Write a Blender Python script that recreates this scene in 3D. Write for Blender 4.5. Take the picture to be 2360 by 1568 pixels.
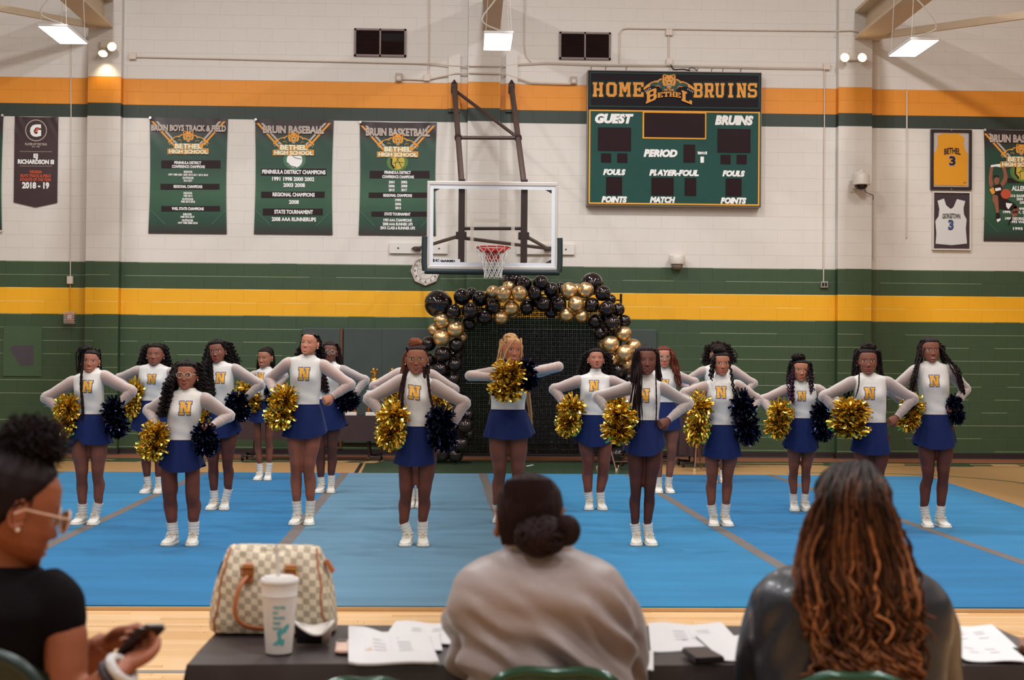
import bpy, bmesh, math, random
import numpy as np
from mathutils import Vector, Matrix, Euler, Quaternion
from mathutils.bvhtree import BVHTree

S = bpy.context.scene
COL = S.collection
for o in list(bpy.data.objects):
	bpy.data.objects.remove(o)
RNG = random.Random(7)

# ------------------------------------------------------------------ camera, world, lights, exposure
FPX = 3278.0
CAMZ = 1.48
_yaw, _pit, _rol = math.radians(1.85), math.atan(49 / FPX), math.radians(0.469)
_f = np.array([math.sin(_yaw) * math.cos(_pit), math.cos(_yaw) * math.cos(_pit), math.sin(_pit)])
_r0 = np.array([math.cos(_yaw), -math.sin(_yaw), 0.0])
_u0 = np.cross(_r0, _f)
_R = math.cos(_rol) * _r0 + math.sin(_rol) * _u0
_U = -math.sin(_rol) * _r0 + math.cos(_rol) * _u0
_C = np.array([0, 0, CAMZ])

cam_data = bpy.data.cameras.new('camera')
cam_data.sensor_width = 36.0
cam_data.lens = FPX / 2360 * 36.0
cam_data.clip_end = 200
cam_data.dof.use_dof = True
cam_data.dof.focus_distance = 13.0
cam_data.dof.aperture_fstop = 4.6
cam = bpy.data.objects.new('camera', cam_data)
COL.objects.link(cam)
M = Matrix(((_R[0], _U[0], -_f[0], 0), (_R[1], _U[1], -_f[1], 0), (_R[2], _U[2], -_f[2], CAMZ), (0, 0, 0, 1)))
cam.matrix_world = M
S.camera = cam

S.view_settings.view_transform = 'Standard'
S.view_settings.look = 'None'
S.view_settings.gamma = 1.0
S.view_settings.use_curve_mapping = False
S.view_settings.exposure = -0.50
try:
	S.cycles.use_denoising = True
	S.cycles.max_bounces = 7
	S.cycles.diffuse_bounces = 3
	S.cycles.glossy_bounces = 3
	S.cycles.transmission_bounces = 6
	S.cycles.transparent_max_bounces = 10
	S.cycles.sample_clamp_indirect = 4.0
	S.cycles.caustics_reflective = False
	S.cycles.caustics_refractive = False
except Exception:
	pass

w = bpy.data.worlds.new('gym_world')
w.use_nodes = True
w.node_tree.nodes['Background'].inputs[0].default_value = (0.9, 0.85, 0.8, 1)
w.node_tree.nodes['Background'].inputs[1].default_value = 0.05
S.world = w

WALL_Y = 22.18
LAMP_Z = 5.85
LAMP_COL = (0.95, 0.975, 1.0)
LAMP_X = (-5.49, 0.40, 6.14)
# rows of high-bay lamps: y, height, power; the first row is the one in the picture
for ly, lz, lp in ((19.4, 5.85, 40.0), (15.0, 9.6, 420.0), (10.6, 9.6, 250.0), (6.2, 9.6, 230.0), (1.8, 9.6, 230.0), (-2.6, 9.6, 230.0)):
	for lx in LAMP_X:
		L = bpy.data.lights.new('high_bay_light', 'AREA')
		L.shape = 'RECTANGLE'
		L.size, L.size_y = 0.36, 0.98
		L.energy = lp
		L.color = LAMP_COL
		lo = bpy.data.objects.new('high_bay_light', L)
		lo.location = (lx, ly, lz - 0.012)
		COL.objects.link(lo)
LAMP_Z = 5.85

def ray(x, y):
	return _f + _R * (x - 1180) / FPX + _U * (784 - y) / FPX

def P(x, y, d):
	return Vector(_C + ray(x, y) * d)

def ground(x, y, z=0.0):
	d = ray(x, y)
	return Vector(_C + d * ((z - CAMZ) / d[2]))

def onwall(x, y, off=0.0):
	d = ray(x, y)
	return Vector(_C + d * ((WALL_Y - off) / d[1]))

def depth_of(p):
	return float((np.array(p) - _C) @ _f)

def to_px(p):
	v = np.array(p) - _C
	d = v @ _f
	return 1180 + FPX * (v @ _R) / d, 784 - FPX * (v @ _U) / d

# ------------------------------------------------------------------ materials
def lin(c):
	out = []
	for v in c[:3]:
		v = v / 255.0
		out.append(v / 12.92 if v <= 0.04045 else ((v + 0.055) / 1.055) ** 2.4)
	return (*out, 1.0)

MATS = {}

def pbr(name, rgb, rough=0.6, metal=0.0, var=0.08, scale=8.0, bump=0.0, bscale=60.0, coat=0.0, alpha=1.0, spec=0.5,
		trans=0.0, emit=None, estr=0.0, aniso=None, sheen=0.0):
	if name in MATS:
		return MATS[name]
	m = bpy.data.materials.new(name)
	m.use_nodes = True
	nt = m.node_tree
	b = nt.nodes['Principled BSDF']
	c = lin(rgb)
	b.inputs['Roughness'].default_value = rough
	b.inputs['Metallic'].default_value = metal
	b.inputs['Specular IOR Level'].default_value = spec
	b.inputs['Coat Weight'].default_value = coat
	b.inputs['Coat Roughness'].default_value = 0.08
	b.inputs['Alpha'].default_value = alpha
	b.inputs['Transmission Weight'].default_value = trans
	b.inputs['Sheen Weight'].default_value = sheen
	if emit:
		b.inputs['Emission Color'].default_value = lin(emit)
		b.inputs['Emission Strength'].default_value = estr
	tc = nt.nodes.new('ShaderNodeTexCoord')
	mp = nt.nodes.new('ShaderNodeMapping')
	nt.links.new(tc.outputs['Object'], mp.inputs[0])
	if aniso:
		mp.inputs['Scale'].default_value = aniso
	if var > 0:
		nz = nt.nodes.new('ShaderNodeTexNoise')
		nz.inputs['Scale'].default_value = scale
		nz.inputs['Detail'].default_value = 3
		nt.links.new(mp.outputs[0], nz.inputs['Vector'])
		mx = nt.nodes.new('ShaderNodeMix')
		mx.data_type = 'RGBA'
		k0, k1 = 1 - var, 1 + var
		mx.inputs[6].default_value = (c[0] * k0, c[1] * k0, c[2] * k0, 1)
		mx.inputs[7].default_value = (min(1, c[0] * k1), min(1, c[1] * k1), min(1, c[2] * k1), 1)
		nt.links.new(nz.outputs['Fac'], mx.inputs[0])
		nt.links.new(mx.outputs[2], b.inputs['Base Color'])
	else:
		b.inputs['Base Color'].default_value = c
	if bump > 0:
		n2 = nt.nodes.new('ShaderNodeTexNoise')
		n2.inputs['Scale'].default_value = bscale
		n2.inputs['Detail'].default_value = 4
		nt.links.new(mp.outputs[0], n2.inputs['Vector'])
		bp = nt.nodes.new('ShaderNodeBump')
		bp.inputs['Strength'].default_value = bump
		bp.inputs['Distance'].default_value = 0.01
		nt.links.new(n2.outputs['Fac'], bp.inputs['Height'])
		nt.links.new(bp.outputs[0], b.inputs['Normal'])
	MATS[name] = m
	return m

def attr_mat(name, rough=0.5, var=0.1, scale=40.0, spec=0.4, sub=0.0, sheer=None, coat=0.0):
	"""material whose colour comes from the mesh's own 'Col' attribute (skin, hair)"""
	if name in MATS:
		return MATS[name]
	m = bpy.data.materials.new(name)
	m.use_nodes = True
	nt = m.node_tree
	b = nt.nodes['Principled BSDF']
	at = nt.nodes.new('ShaderNodeAttribute')
	at.attribute_name = 'Col'
	nz = nt.nodes.new('ShaderNodeTexNoise')
	nz.inputs['Scale'].default_value = scale
	tc = nt.nodes.new('ShaderNodeTexCoord')
	nt.links.new(tc.outputs['Object'], nz.inputs['Vector'])
	mr = nt.nodes.new('ShaderNodeMapRange')
	mr.inputs['To Min'].default_value = 1 - var
	mr.inputs['To Max'].default_value = 1 + var
	nt.links.new(nz.outputs['Fac'], mr.inputs['Value'])
	vm = nt.nodes.new('ShaderNodeVectorMath')
	vm.operation = 'SCALE'
	nt.links.new(at.outputs['Color'], vm.inputs[0])
	nt.links.new(mr.outputs[0], vm.inputs['Scale'])
	nt.links.new(vm.outputs[0], b.inputs['Base Color'])
	b.inputs['Roughness'].default_value = rough
	b.inputs['Specular IOR Level'].default_value = spec
	b.inputs['Coat Weight'].default_value = coat
	MATS[name] = m
	return m

# ------------------------------------------------------------------ mesh helpers
class MB:
	"""collects quads, boxes, tubes into one mesh object"""

	def __init__(self):
		self.v, self.f, self.m, self.c = [], [], [], []

	def add(self, verts, faces, mi=0, col=None):
		k = len(self.v)
		self.v.extend([tuple(p) for p in verts])
		self.f.extend([tuple(i + k for i in f) for f in faces])
		self.m.extend([mi] * len(faces))
		if col is not None:
			if isinstance(col, (tuple,)) and len(col) in (3, 4) and not hasattr(col[0], '__len__'):
				self.c.extend([col] * len(verts))
			else:
				self.c.extend(col)
		return self

	def box(self, lo, hi, mi=0, bev=0.0):
		x0, y0, z0 = lo
		x1, y1, z1 = hi
		if bev <= 0:
			v = [(x0, y0, z0), (x1, y0, z0), (x1, y1, z0), (x0, y1, z0), (x0, y0, z1), (x1, y0, z1), (x1, y1, z1), (x0, y1, z1)]
			f = [(0, 3, 2, 1), (4, 5, 6, 7), (0, 1, 5, 4), (1, 2, 6, 5), (2, 3, 7, 6), (3, 0, 4, 7)]
			return self.add(v, f, mi)
		bm = bmesh.new()
		bmesh.ops.create_cube(bm, size=1.0)
		for q in bm.verts:
			q.co = Vector((x0 + (q.co.x + .5) * (x1 - x0), y0 + (q.co.y + .5) * (y1 - y0), z0 + (q.co.z + .5) * (z1 - z0)))
		bmesh.ops.bevel(bm, geom=list(bm.edges), offset=min(bev, (x1 - x0) * .45, (y1 - y0) * .45, (z1 - z0) * .45), segments=2, profile=.5, affect='EDGES')
		self.addbm(bm, mi)
		return self

	def addbm(self, bm, mi=0, mat=None):
		bm.verts.index_update()
		k = len(self.v)
		for q in bm.verts:
			self.v.append(tuple(mat @ q.co) if mat else tuple(q.co))
		for f in bm.faces:
			self.f.append(tuple(q.index + k for q in f.verts))
			self.m.append(mi)
		bm.free()
		return self

	def tube(self, pts, rad, n=8, mi=0, cap=True, col=None, flat=1.0, up=None):
		pts = [Vector(p) for p in pts]
		m = len(pts)
		if not hasattr(rad, '__len__'):
			rad = [rad] * m
		k = len(self.v)
		prev = None
		for i in range(m):
			t = (pts[min(i + 1, m - 1)] - pts[max(i - 1, 0)])
			if t.length < 1e-9:
				t = Vector((0, 0, 1))
			t.normalize()
			if prev is None:
				a = Vector(up) if up else (Vector((0, 0, 1)) if abs(t.z) < .9 else Vector((1, 0, 0)))
				u = (a - t * a.dot(t)).normalized()
			else:
				u = prev - t * prev.dot(t)
				u = u.normalized() if u.length > 1e-6 else t.orthogonal().normalized()
			prev = u
			w_ = t.cross(u)
			for j in range(n):
				an = 2 * math.pi * j / n
				self.v.append(tuple(pts[i] + (u * math.cos(an) * flat + w_ * math.sin(an)) * rad[i]))
				if col is not None:
					self.c.append(col[i] if isinstance(col, list) else col)
		for i in range(m - 1):
			for j in range(n):
				a, b = k + i * n + j, k + i * n + (j + 1) % n
				self.f.append((a, b, b + n, a + n))
				self.m.append(mi)
		if cap:
			self.f.append(tuple(k + j for j in range(n))[::-1])
			self.f.append(tuple(k + (m - 1) * n + j for j in range(n)))
			self.m += [mi, mi]
		return self

	def loft(self, rings, mi=0, cap0=True, cap1=True, closed=True, col=None):
		"""rings: list of equal-length point lists"""
		k = len(self.v)
		n = len(rings[0])
		for r_ in rings:
			self.v.extend([tuple(p) for p in r_])
		for i in range(len(rings) - 1):
			for j in range(n if closed else n - 1):
				a, b = k + i * n + j, k + i * n + (j + 1) % n
				self.f.append((a, b, b + n, a + n))
				self.m.append(mi)
		if cap0:
			self.f.append(tuple(k + j for j in range(n))[::-1])
			self.m.append(mi)
		if cap1:
			self.f.append(tuple(k + (len(rings) - 1) * n + j for j in range(n)))
			self.m.append(mi)
		if col is not None:
			self.c.extend([col] * (n * len(rings)))
		return self

	def lathe(self, prof, n=24, mi=0, center=(0, 0, 0), axis='Z', cap0=True, cap1=True):
		rings = []
		for r_, z in prof:
			rg = []
			for j in range(n):
				a = 2 * math.pi * j / n
				x, y = r_ * math.cos(a), r_ * math.sin(a)
				p = (x, y, z) if axis == 'Z' else ((x, z, y) if axis == 'Y' else (z, x, y))
				rg.append((p[0] + center[0], p[1] + center[1], p[2] + center[2]))
			rings.append(rg)
		return self.loft(rings, mi, cap0, cap1)

	def sphere(self, c, r_, nu=12, nv=8, mi=0, col=None):
		if not hasattr(r_, '__len__'):
			r_ = (r_, r_, r_)
		rings = []
		for i in range(nv + 1):
			t = math.pi * i / nv
			s_ = max(math.sin(t), 0.02)
			rings.append([(c[0] + r_[0] * s_ * math.cos(2 * math.pi * j / nu), c[1] + r_[1] * s_ * math.sin(2 * math.pi * j / nu),
						   c[2] - r_[2] * math.cos(t)) for j in range(nu)])
		return self.loft(rings, mi, col=col)

	def mesh(self, name, mats, smooth=False):
		me = bpy.data.meshes.new(name)
		me.from_pydata(self.v, [], self.f)
		for m_ in (mats if isinstance(mats, (list, tuple)) else [mats]):
			me.materials.append(m_)
		if any(self.m):
			me.polygons.foreach_set('material_index', self.m)
		if self.c and len(self.c) == len(self.v):
			a = me.attributes.new('Col', 'FLOAT_COLOR', 'POINT')
			arr = np.ones((len(self.v), 4), dtype=np.float32)
			cc = np.array([c[:3] for c in self.c], dtype=np.float32)
			arr[:, :3] = cc
			a.data.foreach_set('color', arr.ravel())
		if smooth:
			me.polygons.foreach_set('use_smooth', [True] * len(me.polygons))
		me.update()
		if smooth and len(me.polygons) < 9000:
			me.set_sharp_from_angle(angle=math.radians(52))
		return me

	def build(self, name, mats, parent=None, smooth=False, **kw):
		o = bpy.data.objects.new(name, self.mesh(name, mats, smooth))
		COL.objects.link(o)
		if parent:
			o.parent = parent
		for k, v in kw.items():
			o[k] = v
		return o

class Pieces:
	"""like MB, but every add() (or everything between two new() calls) becomes a mesh of its own"""

	def __init__(self):
		self.parts, self.hold = [], False

	def new(self):
		self.parts.append(MB())
		self.hold = True
		return self

	def add(self, verts, faces, mi=0, col=None):
		if not self.hold:
			self.parts.append(MB())
		self.parts[-1].add(verts, faces, mi)
		return self

	def build(self, name, mats, parent=None, **kw):
		for p_ in self.parts:
			if not p_.f:
				continue
			used = sorted(set(p_.m))
			p_.m = [used.index(i) for i in p_.m]
			p_.build(name, [mats[i] for i in used] if isinstance(mats, (list, tuple)) else mats, parent, **kw)

def obj(name, me, parent=None, **kw):
	o = bpy.data.objects.new(name, me)
	COL.objects.link(o)
	if parent:
		o.parent = parent
	for k, v in kw.items():
		o[k] = v
	return o

def thing(name, label, cat, loc=(0, 0, 0), rot=None, group=None):
	o = bpy.data.objects.new(name, None)
	o.empty_display_size = .1
	COL.objects.link(o)
	o.location = loc
	if rot is not None:
		o.rotation_euler = rot
	o['label'] = label
	o['category'] = cat
	if group:
		o['group'] = group
	return o

def tag(o, label, cat, group=None):
	o['label'] = label
	o['category'] = cat
	if group:
		o['group'] = group
	return o

def catmull(pts, k=6):
	pts = [Vector(p) for p in pts]
	if len(pts) < 3:
		return [pts[0].lerp(pts[-1], i / k) for i in range(k + 1)]
	out = []
	ext = [pts[0] * 2 - pts[1]] + pts + [pts[-1] * 2 - pts[-2]]
	for i in range(1, len(ext) - 2):
		p0, p1, p2, p3 = ext[i - 1:i + 3]
		for j in range(k):
			t = j / k
			out.append(.5 * ((2 * p1) + (p2 - p0) * t + (2 * p0 - 5 * p1 + 4 * p2 - p3) * t * t + (3 * p1 - p0 - 3 * p2 + p3) * t ** 3))
	out.append(pts[-1])
	return out

def resample_r(rad, k):
	out = []
	for i in range(len(rad) - 1):
		for j in range(k):
			t = j / k
			t = t * t * (3 - 2 * t)
			out.append(rad[i] * (1 - t) + rad[i + 1] * t)
	out.append(rad[-1])
	return out

# ---- lettering ------------------------------------------------------------
_TXT = {}

def text_geo(s, bold=0.02, shear=0.0):
	"""vertices (2-D) and faces of a line of text at cap height 1, left edge at 0"""
	key = (s, bold, shear)
	if key in _TXT:
		return _TXT[key]
	cu = bpy.data.curves.new('lettering', 'FONT')
	cu.body = s
	cu.size = 1.0
	cu.offset = bold
	cu.shear = shear
	cu.resolution_u = 3
	o = bpy.data.objects.new('lettering', cu)
	COL.objects.link(o)
	dg = bpy.context.evaluated_depsgraph_get()
	me = bpy.data.meshes.new_from_object(o.evaluated_get(dg), depsgraph=dg)
	v = np.array([q.co[:2] for q in me.vertices]) if len(me.vertices) else np.zeros((1, 2))
	f = [tuple(p.vertices) for p in me.polygons]
	bpy.data.meshes.remove(me)
	bpy.data.objects.remove(o)
	bpy.data.curves.remove(cu)
	cap = 0.729
	v = v / cap
	v[:, 0] -= v[:, 0].min()
	_TXT[key] = (v, f)
	return v, f

# slab block letters built from bars on a 10 x 14 grid
_SLAB = {
	'H': [(0, 0, 4.2, 2.4), (0, 11.6, 4.2, 14), (5.8, 0, 10, 2.4), (5.8, 11.6, 10, 14), (.8, 0, 3.6, 14), (6.4, 0, 9.2, 14), (.8, 5.8, 9.2, 8.2)],
	'O': ['poly', [(2.2, 0), (7.8, 0), (10, 2.2), (10, 11.8), (7.8, 14), (2.2, 14), (0, 11.8), (0, 2.2)], [(3.6, 2.6), (6.4, 2.6), (7, 3.4), (7, 10.6), (6.4, 11.4), (3.6, 11.4), (3, 10.6), (3, 3.4)]],
	'M': [(-.6, 0, 3.6, 2.4), (6.4, 0, 10.6, 2.4), (0, 0, 2.6, 14), (7.4, 0, 10, 14), (-.6, 11.6, 2.8, 14), (7.2, 11.6, 10.6, 14), ('q', (1, 14), (3.4, 14), (6.2, 5), (4, 4.2)), ('q', (9, 14), (6.6, 14), (3.8, 5), (6, 4.2))],
	'E': [(.8, 0, 3.8, 14), (0, 0, 10, 2.5), (0, 11.5, 10, 14), (7.6, 0, 10, 4.4), (7.6, 9.6, 10, 14), (3, 5.8, 7, 8.2), (5.6, 4.8, 7.2, 9.2)],
	'B': [(.8, 0, 3.8, 14), (0, 0, 8.4, 2.5), (0, 11.5, 8.4, 14), (3, 5.9, 8.2, 8.1), (7, 1.6, 10, 5.6), (7, 8.4, 9.8, 12.6), ('q', (8.4, 0), (10, 1.8), (8.6, 3), (7.2, 2)), ('q', (8.4, 14), (9.8, 12.4), (8.6, 11), (7.2, 12)), ('q', (7, 7), (9, 7), (10, 5.4), (7, 5.4)), ('q', (7, 7), (9, 7), (9.8, 8.6), (7, 8.6))],
	'R': [(.8, 0, 3.8, 14), (0, 0, 4.6, 2.4), (0, 11.5, 8.4, 14), (3, 5.4, 8.2, 7.8), (7, 7, 9.8, 12.6), ('q', (8.4, 14), (9.8, 12.4), (8.6, 11), (7.2, 12)), ('q', (7, 5.4), (8.8, 5.4), (9.8, 7.2), (7, 7.6)), ('q', (5, 6), (7.8, 6), (9.6, 0), (6.6, 0)), (6.6, 0, 10.6, 2.4)],
	'U': [(.6, 3, 3.4, 14), (6.6, 3, 9.4, 14), (-.2, 11.6, 4.2, 14), (5.8, 11.6, 10.2, 14), (2, 0, 8, 2.6), ('q', (.6, 3.2), (3.4, 3.2), (3.4, 1.6), (2, 0)), ('q', (9.4, 3.2), (6.6, 3.2), (6.6, 1.6), (8, 0))],
	'I': [(3.5, 0, 6.5, 14), (2.2, 0, 7.8, 2.4), (2.2, 11.6, 7.8, 14)],
	'N': [(.4, 0, 3, 14), (7, 0, 9.6, 14), (-.4, 0, 4, 2.3), (-.4, 11.7, 3.4, 14), (5.8, 11.7, 10.4, 14), (6.8, 0, 9.6, 2.3), ('q', (.6, 14), (3.6, 14), (9.4, 0), (6.4, 0))],
	'S': [(2, 0, 8, 2.5), (2, 11.5, 8, 14), (2, 5.8, 8, 8.2), (0, 0, 2.6, 4.6), (7.4, 1.8, 10, 6.4), (0, 7.6, 2.6, 12.2), (7.4, 9.6, 10, 14), ('q', (8, 0), (10, 2), (8.6, 3), (7, 2)), ('q', (2, 14), (0, 12), (1.6, 11), (3, 12)), ('q', (8, 8.2), (10, 6.2), (8.6, 5), (7, 6)), ('q', (2, 5.8), (0, 7.8), (1.6, 9), (3, 8))],
	'T': [(3.5, 0, 6.5, 14), (2.2, 0, 7.8, 2.4), (0, 11.5, 10, 14), (0, 9.2, 2.2, 14), (7.8, 9.2, 10, 14)],
	'L': [(.8, 0, 3.8, 14), (0, 11.6, 5.2, 14), (0, 0, 10, 2.5), (7.6, 0, 10, 5)],
}

def slab_geo(ch, grow=0.0):
	"""list of convex polygons of one slab letter, unit height, width 10/14"""
	out = []
	spec = _SLAB[ch]
	if spec[0] == 'poly':
		a, b = spec[1], spec[2]
		n = len(a)
		g = grow * 14

		def push(p, s):
			d = Vector((p[0] - 5, p[1] - 7)).normalized() * g * s * 1.15
			return (p[0] + d.x, p[1] + d.y)
		A = [push(p, 1) for p in a]
		B = [push(p, -1) for p in b]
		for i in range(n):
			j = (i + 1) % n
			out.append([A[i], A[j], B[j], B[i]])
	else:
		g = grow * 14
		for q in spec:
			if q[0] == 'q':
				pts = [Vector(p) for p in q[1:]]
				c = sum(pts, Vector((0, 0))) / len(pts)
				out.append([tuple(p + (p - c).normalized() * g * 1.2) if g else tuple(p) for p in pts])
			else:
				out.append([(q[0] - g, q[1] - g), (q[2] + g, q[1] - g), (q[2] + g, q[3] + g), (q[0] - g, q[3] + g)])
	res = []
	for poly in out:
		ar = sum(poly[i][0] * poly[(i + 1) % len(poly)][1] - poly[(i + 1) % len(poly)][0] * poly[i][1] for i in range(len(poly)))
		if ar < 0:
			poly = poly[::-1]
		res.append([(x / 14, y / 14) for x, y in poly])
	return res

class Board:
	"""flat print lying on a wall-parallel surface: origin at the top-left corner, u right, v down, metres"""

	def __init__(self, x0, z1, y):
		self.x0, self.z1, self.y = x0, z1, y

	def pt(self, u, v, lift=0.0):
		return (self.x0 + u, self.y - lift, self.z1 - v)

	def poly(self, mb, pts, lift=0.003, mi=0):
		v = [self.pt(a, b, lift) for a, b in pts]
		ar = sum(pts[i][0] * pts[(i + 1) % len(pts)][1] - pts[(i + 1) % len(pts)][0] * pts[i][1] for i in range(len(pts)))
		idx = tuple(range(len(v)))
		mb.add(v, [idx if ar < 0 else idx[::-1]], mi)

	def rect(self, mb, u0, v0, u1, v1, lift=.003, mi=0):
		self.poly(mb, [(u0, v0), (u1, v0), (u1, v1), (u0, v1)], lift, mi)

	def text(self, mb, s, uc, v, h, width=None, bold=.03, shear=0.0, lift=.006, mi=0, align='C', arch=0.0):
		"""baseline at v, cap height h"""
		tv, tf = text_geo(s, bold, shear)
		w_ = tv[:, 0].max()
		sx = h if width is None else width / w_
		off = {'C': -w_ * sx / 2, 'L': 0, 'R': -w_ * sx}[align]
		vs = []
		for a, b in tv:
			uu = off + a * sx
			vv = -b * h
			if arch:
				vv += arch * (uu / (w_ * sx / 2)) ** 2
			vs.append(self.pt(uc + uu, v + vv, lift))
		mb.add(vs, tf, mi)

	def slab(self, mb, s, u0, v, h, adv, lift=.006, mi=0, grow=0.0, wx=1.0, curve=None):
		for i, ch in enumerate(s):
			if ch == ' ':
				continue
			for pi_, poly in enumerate(slab_geo(ch, grow)):
				pts = []
				for a, b in poly:
					uu, vv = u0 + i * adv + a * h * wx, v - b * h
					if curve:
						uu, vv = curve(uu, vv)
					pts.append((uu, vv))
				self.poly(mb, pts, lift + pi_ * .0004, mi)
# ------------------------------------------------------------------ paints and floor materials
PAINT = {
	'white': pbr('paint_cream', (228, 220, 211), .55, var=.03, scale=3, bump=.12, bscale=90),
	'green': pbr('paint_green', (58, 80, 52), .5, var=.08, scale=5, bump=.2, bscale=90),
	'yellow': pbr('paint_yellow', (252, 181, 24), .5, var=.04, scale=4, bump=.15, bscale=90),
	'orange': pbr('paint_orange', (236, 148, 36), .5, var=.05, scale=4, bump=.12, bscale=90),
	'dark': pbr('paint_dark_green', (46, 58, 48), .5, var=.08, scale=5, bump=.15, bscale=90),
}
BANDS = [('green', -1), ('yellow', 10), ('green', 12), ('white', 14), ('dark', 25), ('orange', 26), ('white', 28)]
Z0, CH = 0.122, 0.2034

def band(n):
	c = 'green'
	for nm, k in BANDS:
		if n >= k:
			c = nm
	return c

PK = list(PAINT.keys())
PM = [PAINT[k] for k in PK]

def structure(mb, name, mats, **kw):
	o = mb.build(name, mats)
	o['kind'] = 'structure'
	for k, v in kw.items():
		o[k] = v
	return o

# pilasters: x ranges on the wall
PIL = [(onwall(204, 500).x, onwall(280.5, 500).x), (onwall(1077.5, 300).x, onwall(1152, 300).x), (onwall(1927, 300).x, onwall(2004, 300).x)]
PIL_D = 0.14
WX0, WX1, WTOP = -12.0, 13.5, 10.4
mb = MB()
for nm in range(-1, 51):
	z0 = max(0, Z0 + nm * CH)
	z1 = min(WTOP, Z0 + (nm + 1) * CH)
	if z1 <= z0:
		continue
	mi = PK.index(band(nm))
	mb.add([(WX0, WALL_Y, z0), (WX1, WALL_Y, z0), (WX1, WALL_Y, z1), (WX0, WALL_Y, z1)], [(0, 1, 2, 3)], mi)
	for a, b in PIL:
		y = WALL_Y - PIL_D
		mb.add([(a + .004, y, z0), (b - .004, y, z0), (b - .004, y, z1), (a + .004, y, z1), (a + .004, WALL_Y, z0), (b - .004, WALL_Y, z0), (b - .004, WALL_Y, z1), (a + .004, WALL_Y, z1)],
			   [(0, 1, 2, 3), (4, 0, 3, 7), (1, 5, 6, 2)], mi)
wall_back = structure(mb, 'wall_back', PM)

# concrete blocks: the 300 best seen are parts, the rest one joined part
_blk = {}

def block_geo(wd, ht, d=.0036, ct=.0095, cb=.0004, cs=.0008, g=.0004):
	"""front of one block: joints recessed, its upper lip sloped so that it catches the lamps"""
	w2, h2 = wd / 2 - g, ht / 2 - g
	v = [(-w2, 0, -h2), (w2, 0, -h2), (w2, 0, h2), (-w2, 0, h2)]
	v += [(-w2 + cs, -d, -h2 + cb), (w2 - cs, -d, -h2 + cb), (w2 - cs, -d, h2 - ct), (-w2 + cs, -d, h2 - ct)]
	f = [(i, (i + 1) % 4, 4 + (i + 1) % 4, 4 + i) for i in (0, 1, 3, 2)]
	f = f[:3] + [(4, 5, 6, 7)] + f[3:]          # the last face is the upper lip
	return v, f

LIT_LIP = {'green': pbr('paint_green_lit_lip', (128, 140, 108), .5, var=.35, scale=14), 'yellow': pbr('paint_yellow_lit_lip', (255, 206, 104), .5, var=.1, scale=14)}  # lighter lip paints: lamplight caught along the upper edges, put into the colour
PM2 = PM + [LIT_LIP['green'], LIT_LIP['yellow']]

def block_mesh(wd, key, lit_lip=False):
	k = (round(wd, 3), key, lit_lip)
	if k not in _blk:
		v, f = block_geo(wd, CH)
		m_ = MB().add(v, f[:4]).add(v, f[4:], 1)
		m_ = m_.mesh('brick', [PAINT[key], LIT_LIP[key] if lit_lip else PAINT[key]])
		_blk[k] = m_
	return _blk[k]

segs = []
edges = [WX0] + [e for p_ in PIL for e in p_] + [WX1]
for i in range(len(edges) - 1):
	segs.append((edges[i], edges[i + 1], WALL_Y - (PIL_D if i % 2 else 0), i % 2))
rest = MB()
nb = 0
BW = 0.4064
for nm in range(-1, 36):
	zc = Z0 + (nm + .5) * CH
	key = band(nm)
	for a, b, y, ispil in segs:
		if ispil:
			xs = [a, a + .13, b] if nm % 2 else [a, b - .13, b]
		else:
			x = math.floor((a - (.2032 if nm % 2 else 0)) / BW) * BW + (.2032 if nm % 2 else 0)
			xs = [a]
			while True:
				x += BW
				if x > b - .05:
					break
				if x > a + .05:
					xs.append(x)
			xs.append(b)
		for x0, x1 in zip(xs[:-1], xs[1:]):
			if x1 < -7.7 or x0 > 9.2:
				continue
			wd = x1 - x0
			px, py = to_px(((x0 + x1) / 2, y, zc))
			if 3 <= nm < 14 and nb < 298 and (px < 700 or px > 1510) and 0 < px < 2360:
				o = obj('brick', block_mesh(wd, key, key in LIT_LIP and RNG.random() < .66), wall_back)
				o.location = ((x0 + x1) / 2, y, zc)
				nb += 1
			else:
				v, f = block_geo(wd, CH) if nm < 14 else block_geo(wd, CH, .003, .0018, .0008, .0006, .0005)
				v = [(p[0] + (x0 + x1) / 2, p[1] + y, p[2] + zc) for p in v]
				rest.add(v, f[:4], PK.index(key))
				rest.add(v, f[4:], len(PK) + (key == 'yellow') if key in LIT_LIP and RNG.random() < .66 else PK.index(key))
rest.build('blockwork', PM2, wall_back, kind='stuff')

# other walls and the ceiling
mb = MB()
mb.box((WX0 - .2, -7, 0), (WX0, WALL_Y, 2.97), 0)
mb.box((WX0 - .2, -7, 2.97), (WX0, WALL_Y, WTOP), 1)
structure(mb, 'wall_left', [PAINT['green'], PAINT['white']])
mb = MB()
mb.box((WX1, -7, 0), (WX1 + .2, WALL_Y, 2.97), 0)
mb.box((WX1, -7, 2.97), (WX1 + .2, WALL_Y, WTOP), 1)
structure(mb, 'wall_right', [PAINT['green'], PAINT['white']])
mb = MB()
mb.box((WX0 - .2, -7.2, 0), (WX1 + .2, -7, 2.97), 0)
mb.box((WX0 - .2, -7.2, 2.97), (WX1 + .2, -7, WTOP), 1)
structure(mb, 'wall_front', [PAINT['green'], PAINT['white']])
mb = MB()
mb.box((WX0 - .2, -7.2, WTOP), (WX1 + .2, WALL_Y + .2, WTOP + .2))
structure(mb, 'ceiling', pbr('ceiling_paint', (236, 226, 214), .8, var=.03))

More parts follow.
